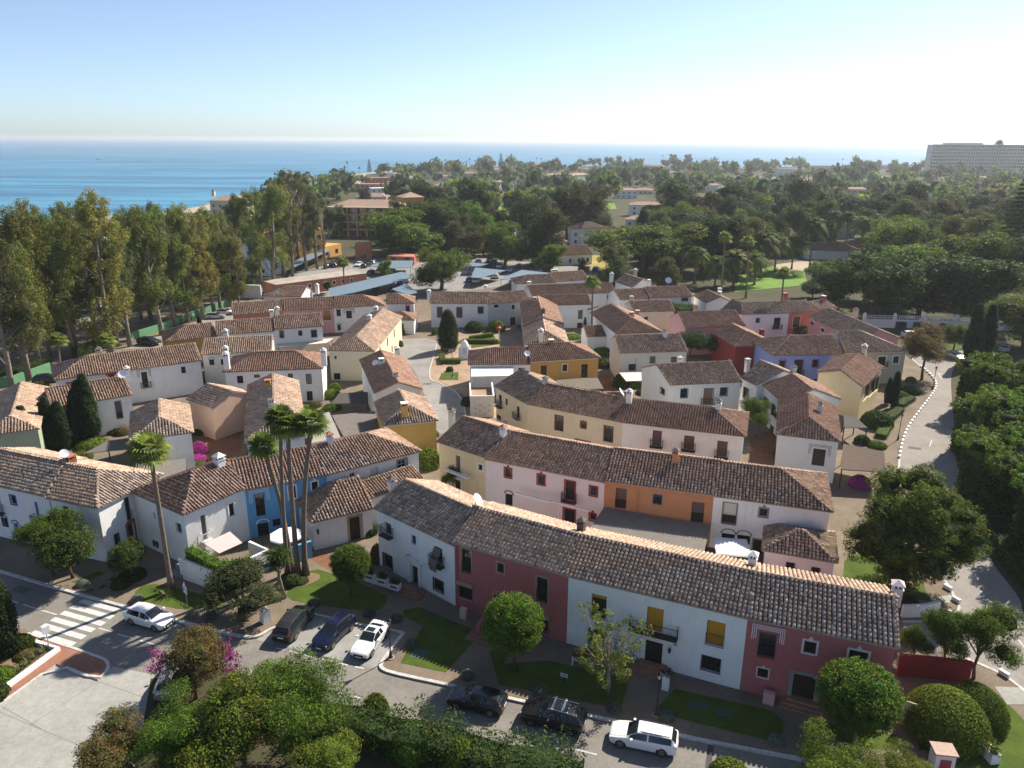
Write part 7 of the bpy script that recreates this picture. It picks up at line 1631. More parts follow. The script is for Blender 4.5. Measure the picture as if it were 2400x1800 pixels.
def wheel_meshes(r):
 k=('wheel',round(r,2))
 if k in CARS:return CARS[k]
 ty=MB();n=20
 def ring(mb,prof,m):
  i0=len(mb.v);kk=mb.mi(m)
  for rr_,y in prof:
   for q in range(n):a=2*math.pi*q/n;mb.v.append((rr_*math.cos(a),y,rr_*math.sin(a)))
  for j in range(len(prof)-1):
   for q in range(n):a0=i0+j*n+q;a1=i0+j*n+(q+1)%n;mb.f.append((a0,a1,a1+n,a0+n));mb.m.append(kk)
 ring(ty,[(r*.68,-.11),(r*.95,-.11),(r,-.07),(r,.07),(r*.95,.11),(r*.68,.11)],tyre_m)
 rm=MB();ring(rm,[(r*.68,-.10),(r*.60,-.07),(r*.2,-.095),(.02,-.10)],trim_m)
 for q in range(5):
  a=2*math.pi*q/5;Mx=Matrix.Rotation(-a,4,'Y');rm.box((.03,-.118,-.035),(r*.66,-.096,.035),rim_m,Mx)
 ring(rm,[(r*.68,-.112),(r*.62,-.116),(r*.60,-.10)],rim_m)
 CARS[k]=(ty.mesh('tyre',True),rm.mesh('rim'));return CARS[k]
def car_parts(style,paint,detail=True):
 key=(style,paint.name,detail)
 if key in CARS:return CARS[key]
 S_=STY[style];L=S_['L'];st=S_['st'];xs=np.array([s[0]for s in st])
 n=44 if detail else 22
 X=np.unique(np.concatenate([np.linspace(0,1,n),xs,[S_['ws'][0],S_['ws'][1],S_['rw'][0],S_['rw'][1]]]))
 vals=np.array([[np.interp(x,xs,[s[k]for s in st])for k in range(1,7)]for x in X])
 for k in range(6):
  v=vals[:,k].copy();v[1:-1]=(vals[:-2,k]+2*vals[1:-1,k]+vals[2:,k])/4;vals[:,k]=np.where((X>.05)& (X<.96),v,vals[:,k])
 sec=[]
 for x,(zl,zm,zs,zt,hw,ht)in zip(X,vals):
  p=[(0,zl),(hw*.82,zl),(hw*.96,zl+.08),(hw,zm),(hw*.995,zm*.4+zs*.6),(hw*.955,zs-.01),(hw*.93,zs+.02),(ht+(hw*.93-ht)*.12,zt-(zt-zs)*.18 if zt-zs>.12 else zt-.02),(ht,zt-.035 if zt-zs>.12 else zt-.005),(ht*.86,zt-.004),(ht*.45,zt+.012),(0,zt+.018)]
  sec.append([(x*L,y*S_['W']/1.8,z)for y,z in p])
 m=len(sec[0]);body=MB();ws_,rw_,sw1,sw2=MB(),MB(),MB(),MB()
 for i in range(len(X)-1):
  xm=(X[i]+X[i+1])/2
  for sg in (1,-1):
   for j in range(m-1):
    q=[sec[i][j],sec[i+1][j],sec[i+1][j+1],sec[i][j+1]];q=[(a,b*sg,c)for a,b,c in q]
    if sg<0:q=q[::-1]
    tgt=body;mm=paint
    tall=vals[i][3]-vals[i][2]>.14
    if S_['ws'][0]<xm<S_['ws'][1]and j>=8:tgt,mm=ws_,car_glass
    elif S_['rw'][0]<xm<S_['rw'][1]and j>=8:tgt,mm=rw_,car_glass
    elif j==6 and tall and S_['ws'][0]+.05<xm<S_['rw'][0]-.0 and not (.565<xm<.59):tgt,mm=(sw1 if sg>0 else sw2),car_glass
    elif j<=1:mm=trim_m
    tgt.face(q,mm)
 for e_,s_ in ((0,1),(-1,-1)):
  c=[(a,b,z)for a,b,z in sec[e_]];ring=c+[(a,-b,z)for a,b,z in c[::-1][1:-1]]
  body.face(ring[::s_],paint)
 W2=S_['W']/2;r=S_['r']
 for f in S_['wb']:
  for sg in (1,-1):
   i0=len(body.v);k=body.mi(trim_m);nn=14;R=r+.055
   for q in range(nn+1):
    a=math.pi*q/nn;
    for y in (W2-.25,W2+.008):body.v.append((f*L+R*math.cos(a)*-1,y*sg,r+R*math.sin(a)*.98))
   for y in (W2-.25,W2+.008):body.v.append((f*L,y*sg,r))
   c=len(body.v)-1
   for q in range(nn):body.f.append((i0+2*q+1,i0+2*q+3,c));body.m.append(k)
   lo=[(f*L-R,(W2+.008)*sg,r),(f*L+R,(W2+.008)*sg,r),(f*L+R,(W2+.008)*sg,.2),(f*L-R,(W2+.008)*sg,.2)];body.face(lo,trim_m)
 P=[('body',body.mesh('body',True),None),('windscreen',ws_.mesh('windscreen',True),None),('rear_window',rw_.mesh('rear_window',True),None),('side_window',sw1.mesh('side_window',True),None),('side_window',sw2.mesh('side_window',True),None)]
 def bx(name,lo,hi,m_,M=None):b=MB();b.box(lo,hi,m_,M);P.append((name,b.mesh(name),None))
 zh=st[2][3]
 for sg in (1,-1):
  y=W2*.72*sg
  bx('headlight',(.05,min(y,y*1.18),zh-.24),(.30,max(y,y*1.18),zh-.10),lamp_white,Matrix.Rotation(0,4,'Z'))
  bx('tail_light',(L-.17,min(y*1.0,y*1.22),zh-.02),(L-.015,max(y,y*1.22),zh+.14),lamp_red)
  ym=(W2+.09)*sg;bx('wing_mirror',(L*(S_['ws'][0]+.06),min(ym-.10,ym+.10),zh+.12),(L*(S_['ws'][0]+.06)+.16,max(ym-.10,ym+.10),zh+.26),paint)
 bx('grille',(-.012,-.42,.36),(.06,.42,.56),trim_m);bx('number_plate',(-.03,-.26,.30),(-.008,.26,.40),plate_m);bx('number_plate',(L+.001,-.26,.62),(L+.02,.26,.73),plate_m)
 if detail:
  for sg in (1,-1):
   y=(W2*.975)*sg
   for f in (.47,.70):bx('door_handle',(f*L,min(y,y*1.03),zh+.02),(f*L+.16,max(y,y*1.03),zh+.05),paint if paint is not car_black else chrome)
 CARS[key]=P;return P
def car(style,paint,center,heading,label,group=None,detail=True,extra=None,z=0.0,name='parked_car'):
 """heading = direction the nose points to (radians)"""
 S_=STY[style];o=bpy.data.objects.new(name,None);o.location=(center[0],center[1],z);o.rotation_euler=(0,0,heading+math.pi);o.empty_display_size=.2;link(o);tag(o,label,'car',group)
 off=-S_['L']/2
 for nm,me,_ in car_parts(style,paint,detail):
  c=bpy.data.objects.new(nm,me);link(c,o);c.location=(off,0,0)
 ty,rm=wheel_meshes(S_['r']);W2=S_['W']/2
 for f in S_['wb']:
  for sg in (1,-1):
   w_o=bpy.data.objects.new('wheel',ty);link(w_o,o);w_o.location=(off+f*S_['L'],sg*(W2-.10),S_['r']);
   if sg>0:w_o.rotation_euler=(0,0,math.pi)
   rr_=bpy.data.objects.new('rim',rm);link(rr_,w_o)
 if extra:extra(o,off,S_)
 return o
def car_side(style,paint,fw,rw,label,away=None,**kw):
 """fw, rw: ground contact of the near front and rear wheels as seen in the photograph"""
 a,b=W(fw),W(rw);d=(a-b).normalized();n=Vector((-d.y,d.x,0));mid=(a+b)/2
 if n.dot(mid)<0:n=-n
 if away:n=n*away
 c=mid+n*(STY[style]['W']/2-.08)
 return car(style,paint,(c.x,c.y),math.atan2(d.y,d.x),label,**kw)
def roof_bars(o,off,S_):
 for f in (.50,.66):
  b=MB();b.box((f*S_['L']-.05,-.72,1.69),(f*S_['L']+.05,.72,1.75),rim_m);c=b.build('roof_bar',o);c.location=(off,0,0)
 for sg in (1,-1):
  b=MB();b.box((.44*S_['L'],.60*sg-.02,1.60),(.86*S_['L'],.60*sg+.02,1.66),chrome);c=b.build('roof_rail',o);c.location=(off,0,0)
def estate_rails(o,off,S_):
 for sg in (1,-1):
  b=MB();b.box((.46*S_['L'],.575*sg-.02,1.455),(.88*S_['L'],.575*sg+.02,1.50),trim_m);c=b.build('roof_rail',o);c.location=(off,0,0)
 b=MB();b.box((.66*S_['L'],.872,1.10),(.66*S_['L']+.30,.885,1.22),mat('cyan_sticker',(.05,.45,.50),.5,0));c=b.build('window_sticker',o);c.location=(off,0,0)
def sunroof(o,off,S_):
 b=MB();b.box((.49*S_['L'],-.36,1.392),(.60*S_['L'],.36,1.405),car_glass);c=b.build('sunroof',o);c.location=(off,0,0)
car_side('hatch',car_white,('Z2',1022,522),('Z2',866,478),'white hatchback driving past the crosswalk',name='car')
car_side('mpv',car_grey,('Z3',452,520),('Z3',322,688),'graphite people carrier parked nose-in at the left of the bay')
car_side('hatch',car_navy,('Z3',618,748),('Z3',768,597),'navy blue car parked between the graphite and the white one')
car_side('coupe',car_white,('Z3',918,812),('Z3',1045,640),'white coupe with a sunroof parked beside the street lamp',extra=sunroof)
car_side('hatch',car_black,('Z3',1582,1207),('Z3',1858,1266),'black hatchback parked at the kerb, farthest left of three')
car_side('suv',car_black,('Z5',168,1328),('Z5',483,1408),'dark off-road estate with pale roof bars parked at the kerb',extra=roof_bars)
car_side('estate',car_white,('Z5',873,1492),('Z5',1208,1560),'white estate car with a cyan window sticker parked at the kerb',extra=estate_rails)
q=W(('Z2',1075,860));car('hatch',car_silver,(q.x+.8,q.y),R_(100),'silver-grey car half hidden under the rusty flowering tree')
q=W(('F5',880,665));car('hatch',car_silver,(q.x,q.y),R_(-80),'silver car coming round the road junction',name='car')
for v,x,y,st_,pm,hd,l in (('M1',1105,365,'suv',car_black,-12,'black car parked behind the very long white house'),('M1',1665,135,'hatch',car_white,5,'white car by the brick-orange house, upper of two'),('M1',1595,165,'hatch',car_silver,8,'silver car by the brick-orange house, lower of two'),('M1',200,395,'estate',car_navy,-15,'dark car driving on the park road behind the trees'),('M1',350,235,'hatch',car_black,-15,'dark car farther along the park road'),('M1',465,285,'suv',car_black,15,'black car parked among the eucalyptus'),('M1',355,650,'hatch',car_black,20,'dark car at the end of the long roof house'),
('F5',510,475,'estate',car_white,0,'pale car parked near the lattice wall'),('F5',800,395,'estate',car_black,0,'dark car below the lattice wall'),('F5',1290,585,'suv',car_silver,60,'silver car beyond the tall cypresses'),('F5',1185,665,'hatch',car_silver,60,'grey car half hidden by the right cypress')):
 q=W((v,x,y+8));car(st_,pm,(q.x,q.y),R_(hd),l,detail=False,z=.13 if v=='M1' and x>300 and y!=235 else .0)
CPG='cars in the carport yard'
cols_=[car_white,car_black,car_silver,car_navy,car_red,car_grey,car_white,car_blue]
cp=[(300,948),(355,955),(425,935),(60,960),(120,955),(405,1010),(470,1005),(560,1000),(1420,950),(1345,945),(1500,980),(1445,995),(1580,948),(1670,948),(1245,1070),(1190,1060),(1395,1030),(1350,1010),(1530,1082),(1380,918),(1340,905),(1215,875),(1190,862),(640,1090),(690,1070),(580,1145),(1250,925),(1800,968),(2120,962),(2190,965)]
for i,(x,y)in enumerate(cp):
 q=W(('F2',x,y));pos='left' if x<600 else ('middle' if x<1300 else 'right');pc=['white','black','silver','navy','wine red','graphite','white','blue'][i%8]
 car(['hatch','estate','suv','mpv'][i%4],cols_[i%8],(q.x,q.y),R_(random.choice([80,88,-95,75])),f'{pc} {["hatchback","estate","off-road car","people carrier"][i % 4]} in the carport yard, {pos} side',group=CPG,detail=False,z=.135)
q=W(('F2',775,880));car('mpv',car_white,(q.x,q.y),R_(180),'white van parked beside the coral walls behind the pine',detail=False,z=.135).scale=(1.25,1.15,1.35)
# street furniture
lamp_glass=mat('lantern_glass',(.55,.56,.52),.2,0,spec=.5)
def street_lamp(base,h,label,z=.12,group='street lamps',double=False):
 o=empty('street_lamp',(base.x,base.y,z),label,'street lamp',group)
 b=MB();b.lathe((0,0,0),[(.20,0),(.20,.10),(.13,.14),(.12,.45),(.07,.55),(.05,.9),(.045,h-.75),(.07,h-.7),(.03,h-.62)],iron,10);b.build('post',o,True)
 f=MB();f.lathe((0,0,0),[(.30,0),(.32,.06),(0.0,.07)],mortar_m,10);f.build('footing',o)
 def head(x):
  g=MB();g.lathe((x,0,h-.62),[(.10,0),(.19,.36),(.0,.36)],lamp_glass,6);g.build('lantern_glass',o)
  c=MB();c.lathe((x,0,h-.62),[(.12,-.02),(.11,.01)],iron,6);c.lathe((x,0,h-.26),[(.23,0),(.20,.05),(.07,.19),(.02,.26),(0,.30)],iron,6)
  for q in range(6):
   a=2*math.pi*q/6;c.tube([(x+.10*math.cos(a),.10*math.sin(a),h-.62),(x+.19*math.cos(a),.19*math.sin(a),h-.26)],.012,iron,4)
  c.build('lantern_frame',o)
 if double:
  for s in (-.45,.45):head(s)
  a=MB();a.tube([(-.45,0,h-.64),(0,0,h-.5),(.45,0,h-.64)],.025,iron,5);a.build('arm',o)
 head(0)
 return o
for b_,t_,l,d in ((('Z3',1070,812),('Z3',1055,500),'black street lamp beside the white coupe',0),(('Z1',765,1062),('Z1',715,885),'black street lamp before the white hipped corner house',0),(('Z5',1150,1235),('Z5',1195,900),'black street lamp left of the second path, before the ochre shuttered house',0),(('F5',390,1368),('F5',420,1140),'lamp post nearer the thatched terrace on the right pavement',0),(('F5',685,930),('F5',708,728),'lamp post farther up the right pavement beside the plane tree',0),(('M2',1770,745),('M2',1760,530),'black multi-headed lamp in the plaza garden',1),(('Z7',1470,1300),('Z7',1495,1215),'small lamp under the big pine',0)):
 b=W(b_,.12);street_lamp(b,height_at(b_,t_,.12)-.12,l,double=bool(d))
white_s=mat('sign_white',(.78,.78,.78),.5,0);blue_s=mat('sign_blue',(.02,.16,.55),.5,0);red_s=mat('sign_red',(.55,.03,.03),.5,0);black_s=mat('sign_black',(.02,.02,.02),.5,0);galv=mat('galvanised_post',(.42,.43,.44),.45,0,metal=.4)
def crossing_sign():
 b=W(('Z2',1236,385),.12);h=height_at(('Z2',1236,385),('Z2',1212,190),.12)-.12
 o=empty('road_sign',(b.x,b.y,.12),'speed hump triangle over a blue pedestrian crossing sign on a grey post','road sign',rz=R_(-38))
 p=MB();p.tube([(0,0,0),(0,0,h-.1)],.035,galv,8);p.build('post',o)
 w2,zt,zb=.34,h,h-.62
 def tri(mb,s,y,m,dz=0):c=(zt+2*zb)/3;mb.face([(-w2*s,y,c+(zb-c)*s),(w2*s,y,c+(zb-c)*s),(0,y,c+(zt-c)*s)],m)
 t=MB();tri(t,1,-.05,red_s);tri(t,1,-.036,galv);tri(t,.78,-.054,white_s)
 pts_=[(-.14+.28*i/8,-.057,zb+.12+.09*math.sin(math.pi*i/8))for i in range(9)];t.face(pts_[::-1][::-1],black_s);t.face([(-.2,-.057,zb+.095),(.2,-.057,zb+.095),(.2,-.057,zb+.115),(-.2,-.057,zb+.115)],black_s);t.build('warning_triangle',o)
 s=MB();z1=zb-.02;z0=z1-.62;s.box((-.32,-.05,z0),(.32,-.036,z1),white_s);s.face([(-.29,-.053,z0+.03),(.29,-.053,z0+.03),(.29,-.053,z1-.03),(-.29,-.053,z1-.03)],blue_s)
 s.face([(-.22,-.056,z0+.08),(.22,-.056,z0+.08),(0,-.056,z1-.08)],white_s)
 s.face([(-.03,-.059,z0+.34),(.04,-.059,z0+.34),(.03,-.059,z0+.22),(-.03,-.059,z0+.22)],black_s);s.face([(-.02,-.059,z0+.35),(.03,-.059,z0+.35),(.03,-.059,z0+.40),(-.02,-.059,z0+.40)],black_s)
 s.face([(-.02,-.059,z0+.22),(.01,-.059,z0+.22),(-.07,-.059,z0+.11),(-.10,-.059,z0+.11)],black_s);s.face([(.0,-.059,z0+.22),(.03,-.059,z0+.22),(.10,-.059,z0+.11),(.07,-.059,z0+.11)],black_s)
 for i in range(4):s.face([(-.17+.09*i,-.058,z0+.085),(-.13+.09*i,-.058,z0+.085),(-.13+.09*i,-.058,z0+.105),(-.17+.09*i,-.058,z0+.105)],black_s)
 s.build('crossing_panel',o)
crossing_sign()
b=W(('Z2',342,655),.12);h=height_at(('Z2',342,655),('Z2',305,500),.12)-.12
o=empty('road_sign',(b.x,b.y,.12),'white-backed crossing sign seen edge-on above the planter wall','road sign',rz=R_(55));p=MB();p.tube([(0,0,0),(0,0,h-.1)],.035,galv,8);p.build('post',o);p=MB();p.box((-.3,-.05,h-.62),(.3,-.03,h),white_s);p.build('sign_plate',o)
b=W(('Z5',428,1010),.14);o=empty('lawn_sign',(b.x,b.y,.14),'small white and blue notice board standing on the shaded lawn','sign',rz=R_(-25));p=MB();p.tube([(0,0,0),(0,0,1.0)],.03,iron,6);p.build('post',o);p=MB();p.box((-.28,-.04,.75),(.28,-.02,1.08),white_s);p.face([(-.22,-.043,.80),(.22,-.043,.80),(.22,-.043,1.03),(-.22,-.043,1.03)],mat('notice_blue',(.25,.35,.62),.5,0));p.build('sign_plate',o)
b=W(('F5',1010,700));o=empty('road_sign',(b.x,b.y,.1),'round and square sign plates beside the junction cypresses','road sign');p=MB();p.tube([(0,0,0),(0,0,3.0)],.04,galv,6);p.build('post',o);p=MB();p.box((-.4,-.05,1.9),(.4,-.03,2.3),white_s);p.build('sign_plate',o);p=MB()
p.face([(.38*math.cos(a),-.05,2.75+.38*math.sin(a))for a in np.linspace(0,6.28,15)[:-1]],white_s);p.build('sign_disc',o)
def block(name,label,cat,quad,z0,z1,m,group=None,top=None):return MB().prism([(q.x,q.y)for q in quad],z0,z1,m,top).build(name,None,label=label,cat=cat,group=group)
def quad_at(c,sx,sy,rz):
 e=Vector((math.cos(rz),math.sin(rz),0));n=Vector((-e.y,e.x,0));return [c-e*sx/2-n*sy/2,c+e*sx/2-n*sy/2,c+e*sx/2+n*sy/2,c-e*sx/2+n*sy/2]
RZ=math.atan2(-.4257,.9048)
b=W(('Z2',1738,448),.12);o=empty('gate_pillar',(b.x,b.y,.12),'white tapered pillar beside the graphite car','pillar');p=MB();p.lathe((0,0,0),[(.55,0),(.48,.5),(.42,1.25),(.0,1.30)],white_wall,4);p.build('shaft',o)
lw=strip('ledge_wall',[W(('Z3',865,205),.12),W(('Z3',1150,290),.12)],.5,.1,.42,white_wall,kind=None);tag(lw,'low white ledge wall in front of the first front row house','wall')
for i,(x,y,l)in enumerate(((905,175,'left of three'),(1003,210,'middle of three'),(1100,250,'right of three'))):
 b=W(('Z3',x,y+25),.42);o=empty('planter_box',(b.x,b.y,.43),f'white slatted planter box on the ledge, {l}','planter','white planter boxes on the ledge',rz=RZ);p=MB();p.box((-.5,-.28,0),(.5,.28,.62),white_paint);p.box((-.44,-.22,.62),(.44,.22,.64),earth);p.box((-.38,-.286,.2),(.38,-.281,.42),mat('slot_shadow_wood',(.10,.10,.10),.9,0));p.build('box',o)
 V,F,c=leaves(G_.normal(0,.24,(420,3))*np.array([1,.7,.6])+np.array([0,0,.85]),unit(420),.16,.5,'deep');pl=bpy.data.objects.new('plant',np_mesh('plant',V,F,leaf_m,c));link(pl,o)
def stairs(label,px,w,n,rz=RZ,m=redbrick):
 b=W(px,.12);o=empty('steps',(b.x,b.y,.12),label,'steps',rz=rz)
 for i in range(n):
  p=MB();p.box((-w/2-.25*(n-1-i),-1.2+.33*i,.17*i+.002),(w/2+.25*(n-1-i),.1,.17*(i+1)),m);p.build('step',o)
stairs('brick steps up to the gabled white doorway',('Z3',1225,290),1.7,3);stairs('brick steps at the ochre shuttered house door',('Z5',1120,870),2.2,3);stairs('dark brick steps at the dark pink house door',('Z6',600,1080),2.4,3);stairs('brick steps beside the red ramp wall',('Z3',1830,640),1.8,4)
rw_=strip('ramp_wall',[W(('Z3',1745,640),.12),W(('Z3',1830,520),.12)],.3,.1,1.3,WALLS['red'],kind=None);tag(rw_,'raspberry red side wall of the steps at the red house','wall')
for px,sx,sy,h,m,l,nm in ((('Z3',1635,495),.6,.4,1.1,WALLS['peach'],'beige meter box against the raspberry red house','meter_box'),(('Z6',342,1080),.8,.4,1.1,WALLS['pink'],'pale pink meter box against the dark pink house','meter_box')):
 b=W(px,.12);block(nm,l,'meter box',quad_at(b,sx,sy,RZ),.12,h,m)
b=W(('Z6',1622,1535),.12);o=empty('utility_kiosk',(b.x,b.y,.12),'small white kiosk with a red door and flat tiled cap near the lawn corner','kiosk',rz=R_(-8));p=MB();p.box((-.62,-.5,0),(.62,.5,1.35),WALLS['pinkwhite']);p.build('wall',o);p=MB();p.box((-.72,-.6,1.352),(.72,.6,1.47),mat('pale_tile_cap',(.50,.36,.30),.9,.3,6));p.build('roof',o);p=MB();p.box((-.32,-.54,.3),(.36,-.503,1.0),mat('faded_red_door',(.35,.06,.06),.8,.1));p.build('door',o)
b=W(('Z6',1505,1530),.12);block('manhole_cover','pink access cover beside the white kiosk','cover',quad_at(b,.8,.8,R_(-8)),.10,.16,WALLS['pink'])
b=W(('Z6',1955,1440),.12);o=empty('planter_trough',(b.x,b.y,.14),'tall white trough planter on the sunlit lawn','planter',rz=R_(95));p=MB();p.box((-.95,-.32,0),(.95,.32,.75),white_wall);p.box((-.85,-.22,.75),(.85,.22,.76),earth);p.build('box',o)
V,F,c=leaves(G_.normal(0,.22,(300,3))+np.array([-.6,0,1.0]),unit(300),.2,.4,'lime');pl=bpy.data.objects.new('plant',np_mesh('plant',V,F,leaf_m,c));link(pl,o)
b=W(('Z5',1218,1030),.12);o=empty('tall_planter',(b.x,b.y,.12),'tall white planter with a spiky plant beside the ochre shuttered house door','planter',rz=RZ);p=MB();p.box((-.25,-.25,0),(.25,.25,1.25),white_paint);p.build('pot',o)
V=[];F=[];C=[]
for i in range(40):
 d=unit(1)[0];d[2]=abs(d[2]);l=.7;sd=np.cross(d,[0,0,1]);sd /= np.linalg.norm(sd)+1e-6;k=len(V);bb=np.array([0,0,1.25]);V+=[bb,bb+d*l*.5+sd*.03,bb+d*l,bb+d*l*.5-sd*.03];F.append((k,k+1,k+2,k+3));C.append((.04,.07,.02))
pl=bpy.data.objects.new('plant',np_mesh('plant',np.array(V),np.array(F),leaf_m,np.array(C)));link(pl,o)
b=W(('Z5',585,850),.12);o=empty('garden_bench',(b.x,b.y,.12),'white garden bench box with a brown lid beside the thin yellow-green tree','bench',rz=RZ);p=MB();p.box((-.95,-.5,.85),(.95,.4,.93),wood)
for sx in (-.85,.85):
 for sy in (-.42,.32):p.box((sx-.06,sy-.06,0),(sx+.06,sy+.06,.85),white_paint)
p.box((-.79,-.40,.45),(.79,-.36,.55),white_paint);p.build('frame',o)
b=W(('Z2',1175,160),.12);o=empty('stone_bench',(b.x,b.y,.12),'grey stone bench against the white terrace wall','bench',rz=R_(-32));p=MB();p.box((-.8,-.25,0),(.8,.25,.45),grey_trim);p.build('seat',o);p=MB();p.box((-.8,.25,0),(.8,.38,1.0),grey_trim);p.build('backrest',o)
tw_=strip('terrace_wall',[W(q,.12)for q in (('Z1',1195,1000),('Z1',1450,1092),('Z1',1760,935),('Z1',1640,880))],.3,.1,2.2,white_wall,kind=None);tag(tw_,'high white terrace wall below the hedge of the corner house','wall')
tw_=strip('terrace_wall',[W(q,.12)for q in (('Z1',1860,915),('Z1',2035,855))],.3,.1,1.9,WALLS['blue'],kind=None);tag(tw_,'blue terrace wall behind the palm clump trunks','wall')
def cloth(name,label,cat,px,zs,m,th=.05,group=None,posts=0,postm=None):
 P=[W(p,z)for p,z in zip(px,zs)];o=empty(name,((P[0].x+P[2].x)/2,(P[0].y+P[2].y)/2,0),label,cat,group);inv=Matrix.Translation((-o.location.x,-o.location.y,0));mb=MB()
 up=[tuple(p)for p in P];lo=[(p.x,p.y,p.z-th)for p in P]
 mb.face(up,m);mb.face(lo[::-1],m)
 for i in range(len(P)):j=(i+1)%len(P);mb.face([lo[i],lo[j],up[j],up[i]],m)
 c=mb.build('cover',o);c.matrix_parent_inverse=inv
 if posts:
  for p in P:
   q=MB();cen=sum(P,Vector())/len(P);pp=p.lerp(cen,.05);q.box((pp.x-.06,pp.y-.06,.1),(pp.x+.06,pp.y+.06,pp.z-th-.01),postm or iron);c=q.build('post',o);c.matrix_parent_inverse=inv
 return o
def ribbed(name,c1,c2,sc,rot=0,rough=.8):
 m=bpy.data.materials.new(name);m.use_nodes=True;nt=m.node_tree;N=nt.nodes;L=nt.links;b=N['Principled BSDF'];g=N.new('ShaderNodeNewGeometry');mp=N.new('ShaderNodeMapping');mp.inputs['Rotation'].default_value=(0,0,rot);L.new(g.outputs['Position'],mp.inputs[0])
 w_n=N.new('ShaderNodeTexWave');w_n.inputs['Scale'].default_value=sc;w_n.inputs['Distortion'].default_value=1.0;w_n.inputs['Detail'].default_value=3;L.new(mp.outputs[0],w_n.inputs[0])
 nz=N.new('ShaderNodeTexNoise');nz.inputs['Scale'].default_value=1.3;nz.inputs['Detail'].default_value=6;L.new(g.outputs['Position'],nz.inputs[0]);ad=N.new('ShaderNodeMath');ad.operation='MULTIPLY';L.new(w_n.outputs[1],ad.inputs[0]);L.new(nz.outputs[0],ad.inputs[1])
 mx=N.new('ShaderNodeMixRGB');mx.inputs[1].default_value=(*c1,1);mx.inputs[2].default_value=(*c2,1);L.new(ad.outputs[0],mx.inputs[0]);L.new(mx.outputs[0],b.inputs[0]);b.inputs['Roughness'].default_value=rough
 bp=N.new('ShaderNodeBump');bp.inputs['Strength'].default_value=.8;bp.inputs['Distance'].default_value=.05;L.new(w_n.outputs[1],bp.inputs['Height']);L.new(bp.outputs[0],b.inputs['Normal']);return m
corr=ribbed('corrugated_sheet',(.16,.145,.125),(.34,.31,.27),3.2,R_(65));thatch=ribbed('reed_thatch',(.10,.065,.045),(.28,.20,.145),6,R_(20),.95);felt=ribbed('roof_felt',(.05,.045,.042),(.11,.10,.09),1.2,R_(60),.95)
blue_metal=ribbed('blue_metal_sheet',(.13,.19,.24),(.17,.24,.30),1.5,R_(80),.5)
pinkcloth=mat('pink_awning_cloth',(.62,.44,.42),.9,.05,4);whitecloth=mat('white_awning_cloth',(.80,.80,.78),.9,.05,4);parasol_m=mat('white_parasol_cloth',(.78,.78,.76),.9,.05,4)
cloth('awning','pale pink awning rolled out over the hedge-topped terrace','awning',[('Z1',1335,778),('Z1',1500,698),('Z1',1582,770),('Z1',1432,840)],[3.3,3.3,2.7,2.7],pinkcloth)
cloth('patio_roof','large corrugated patio roof behind the front row ridge','patio roof',[('Z4',1712,515),('Z7',192,900),('Z7',145,1095),('Z4',1615,660)],[3.1,3.1,2.7,2.7],corr,.08,posts=1)
cloth('patio_roof','ragged reed patio roof beside the ochre house','patio roof',[('M3',955,908),('M3',1265,895),('M3',1312,975),('M3',985,985)],[3.0,3.0,2.7,2.7],ribbed('grey_reed',(.17,.14,.10),(.36,.31,.25),6,R_(20),.95),.08,posts=1)
cloth('awning','pale awning on the pale grey house wall','awning',[('M3',1425,855),('M3',1590,850),('M3',1592,912),('M3',1478,918)],[2.9,2.9,2.6,2.6],blind_cream)
cloth('patio_roof','dark felt canopy in the creeper courtyard','patio roof',[('M2',932,870),('M2',1145,860),('M2',1150,942),('M2',872,950)],[2.7,2.7,2.5,2.5],felt,.08,posts=1)
cloth('patio_roof','brown and grey patio roof left of the yellow hipped house','patio roof',[('M2',880,1035),('M2',1200,1000),('M2',1238,1150),('M2',968,1192)],[2.9,2.9,2.8,2.8],ribbed('weathered_felt',(.11,.09,.08),(.27,.25,.23),.8,R_(60),.95),.08,posts=1)
cloth('patio_roof','pale slab roof behind the palm clump crowns','patio roof',[('M2',700,1050),('M2',860,1010),('M2',948,1200),('M2',720,1245)],[3.0,3.0,3.0,3.0],ribbed('pale_felt',(.26,.24,.21),(.40,.38,.34),.8,R_(60),.95),.10,posts=1)
cloth('patio_roof','grey reed patio roof left of the sunlit hipped house','patio roof',[('M1',630,1178),('M1',795,1085),('M1',975,1058),('M1',990,1140)],[2.8,2.9,2.9,2.8],ribbed('grey_reed2',(.14,.125,.11),(.28,.25,.22),6,R_(20),.95),.08,posts=1)
cloth('patio_roof','grey planked patio roof below the magenta bougainvillea','patio roof',[('M1',1010,1255),('M1',1380,1208),('M1',1388,1345),('M1',1180,1425)],[2.9,2.9,2.8,2.8],corr,.08,posts=1)
cloth('awning','long beige terrace canopy below the arched window house','awning',[('M2',465,497),('M2',885,466),('M2',830,500),('M2',470,535)],[2.9,2.9,2.7,2.7],blind_cream,posts=1)
cloth('patio_roof','brown canopy left of the cream fronted house','patio roof',[('M2',690,512),('M2',862,500),('M2',840,565),('M2',650,560)],[2.9,2.9,2.7,2.7],thatch,.06,posts=1)
cloth('patio_roof','brown reed roof of the terrace beside the curving road','patio roof',[('Z7',1045,365),('Z7',1312,412),('Z7',1320,545),('Z7',1030,530)],[3.0,3.0,2.7,2.7],thatch,.10,posts=1)
cloth('patio_roof','grey flat patio roof below the pale yellow gable','patio roof',[('M4',1512,1148),('M4',1600,1165),('M4',1690,1245),('M4',1512,1245)],[2.8,2.8,2.6,2.6],felt,.08,posts=1)
cloth('awning','white cloth roof over the restaurant terrace','awning',[('M3',330,823),('M3',640,818),('M3',642,885),('M3',328,895)],[4.9,4.9,4.4,4.4],whitecloth,posts=1,postm=white_paint)
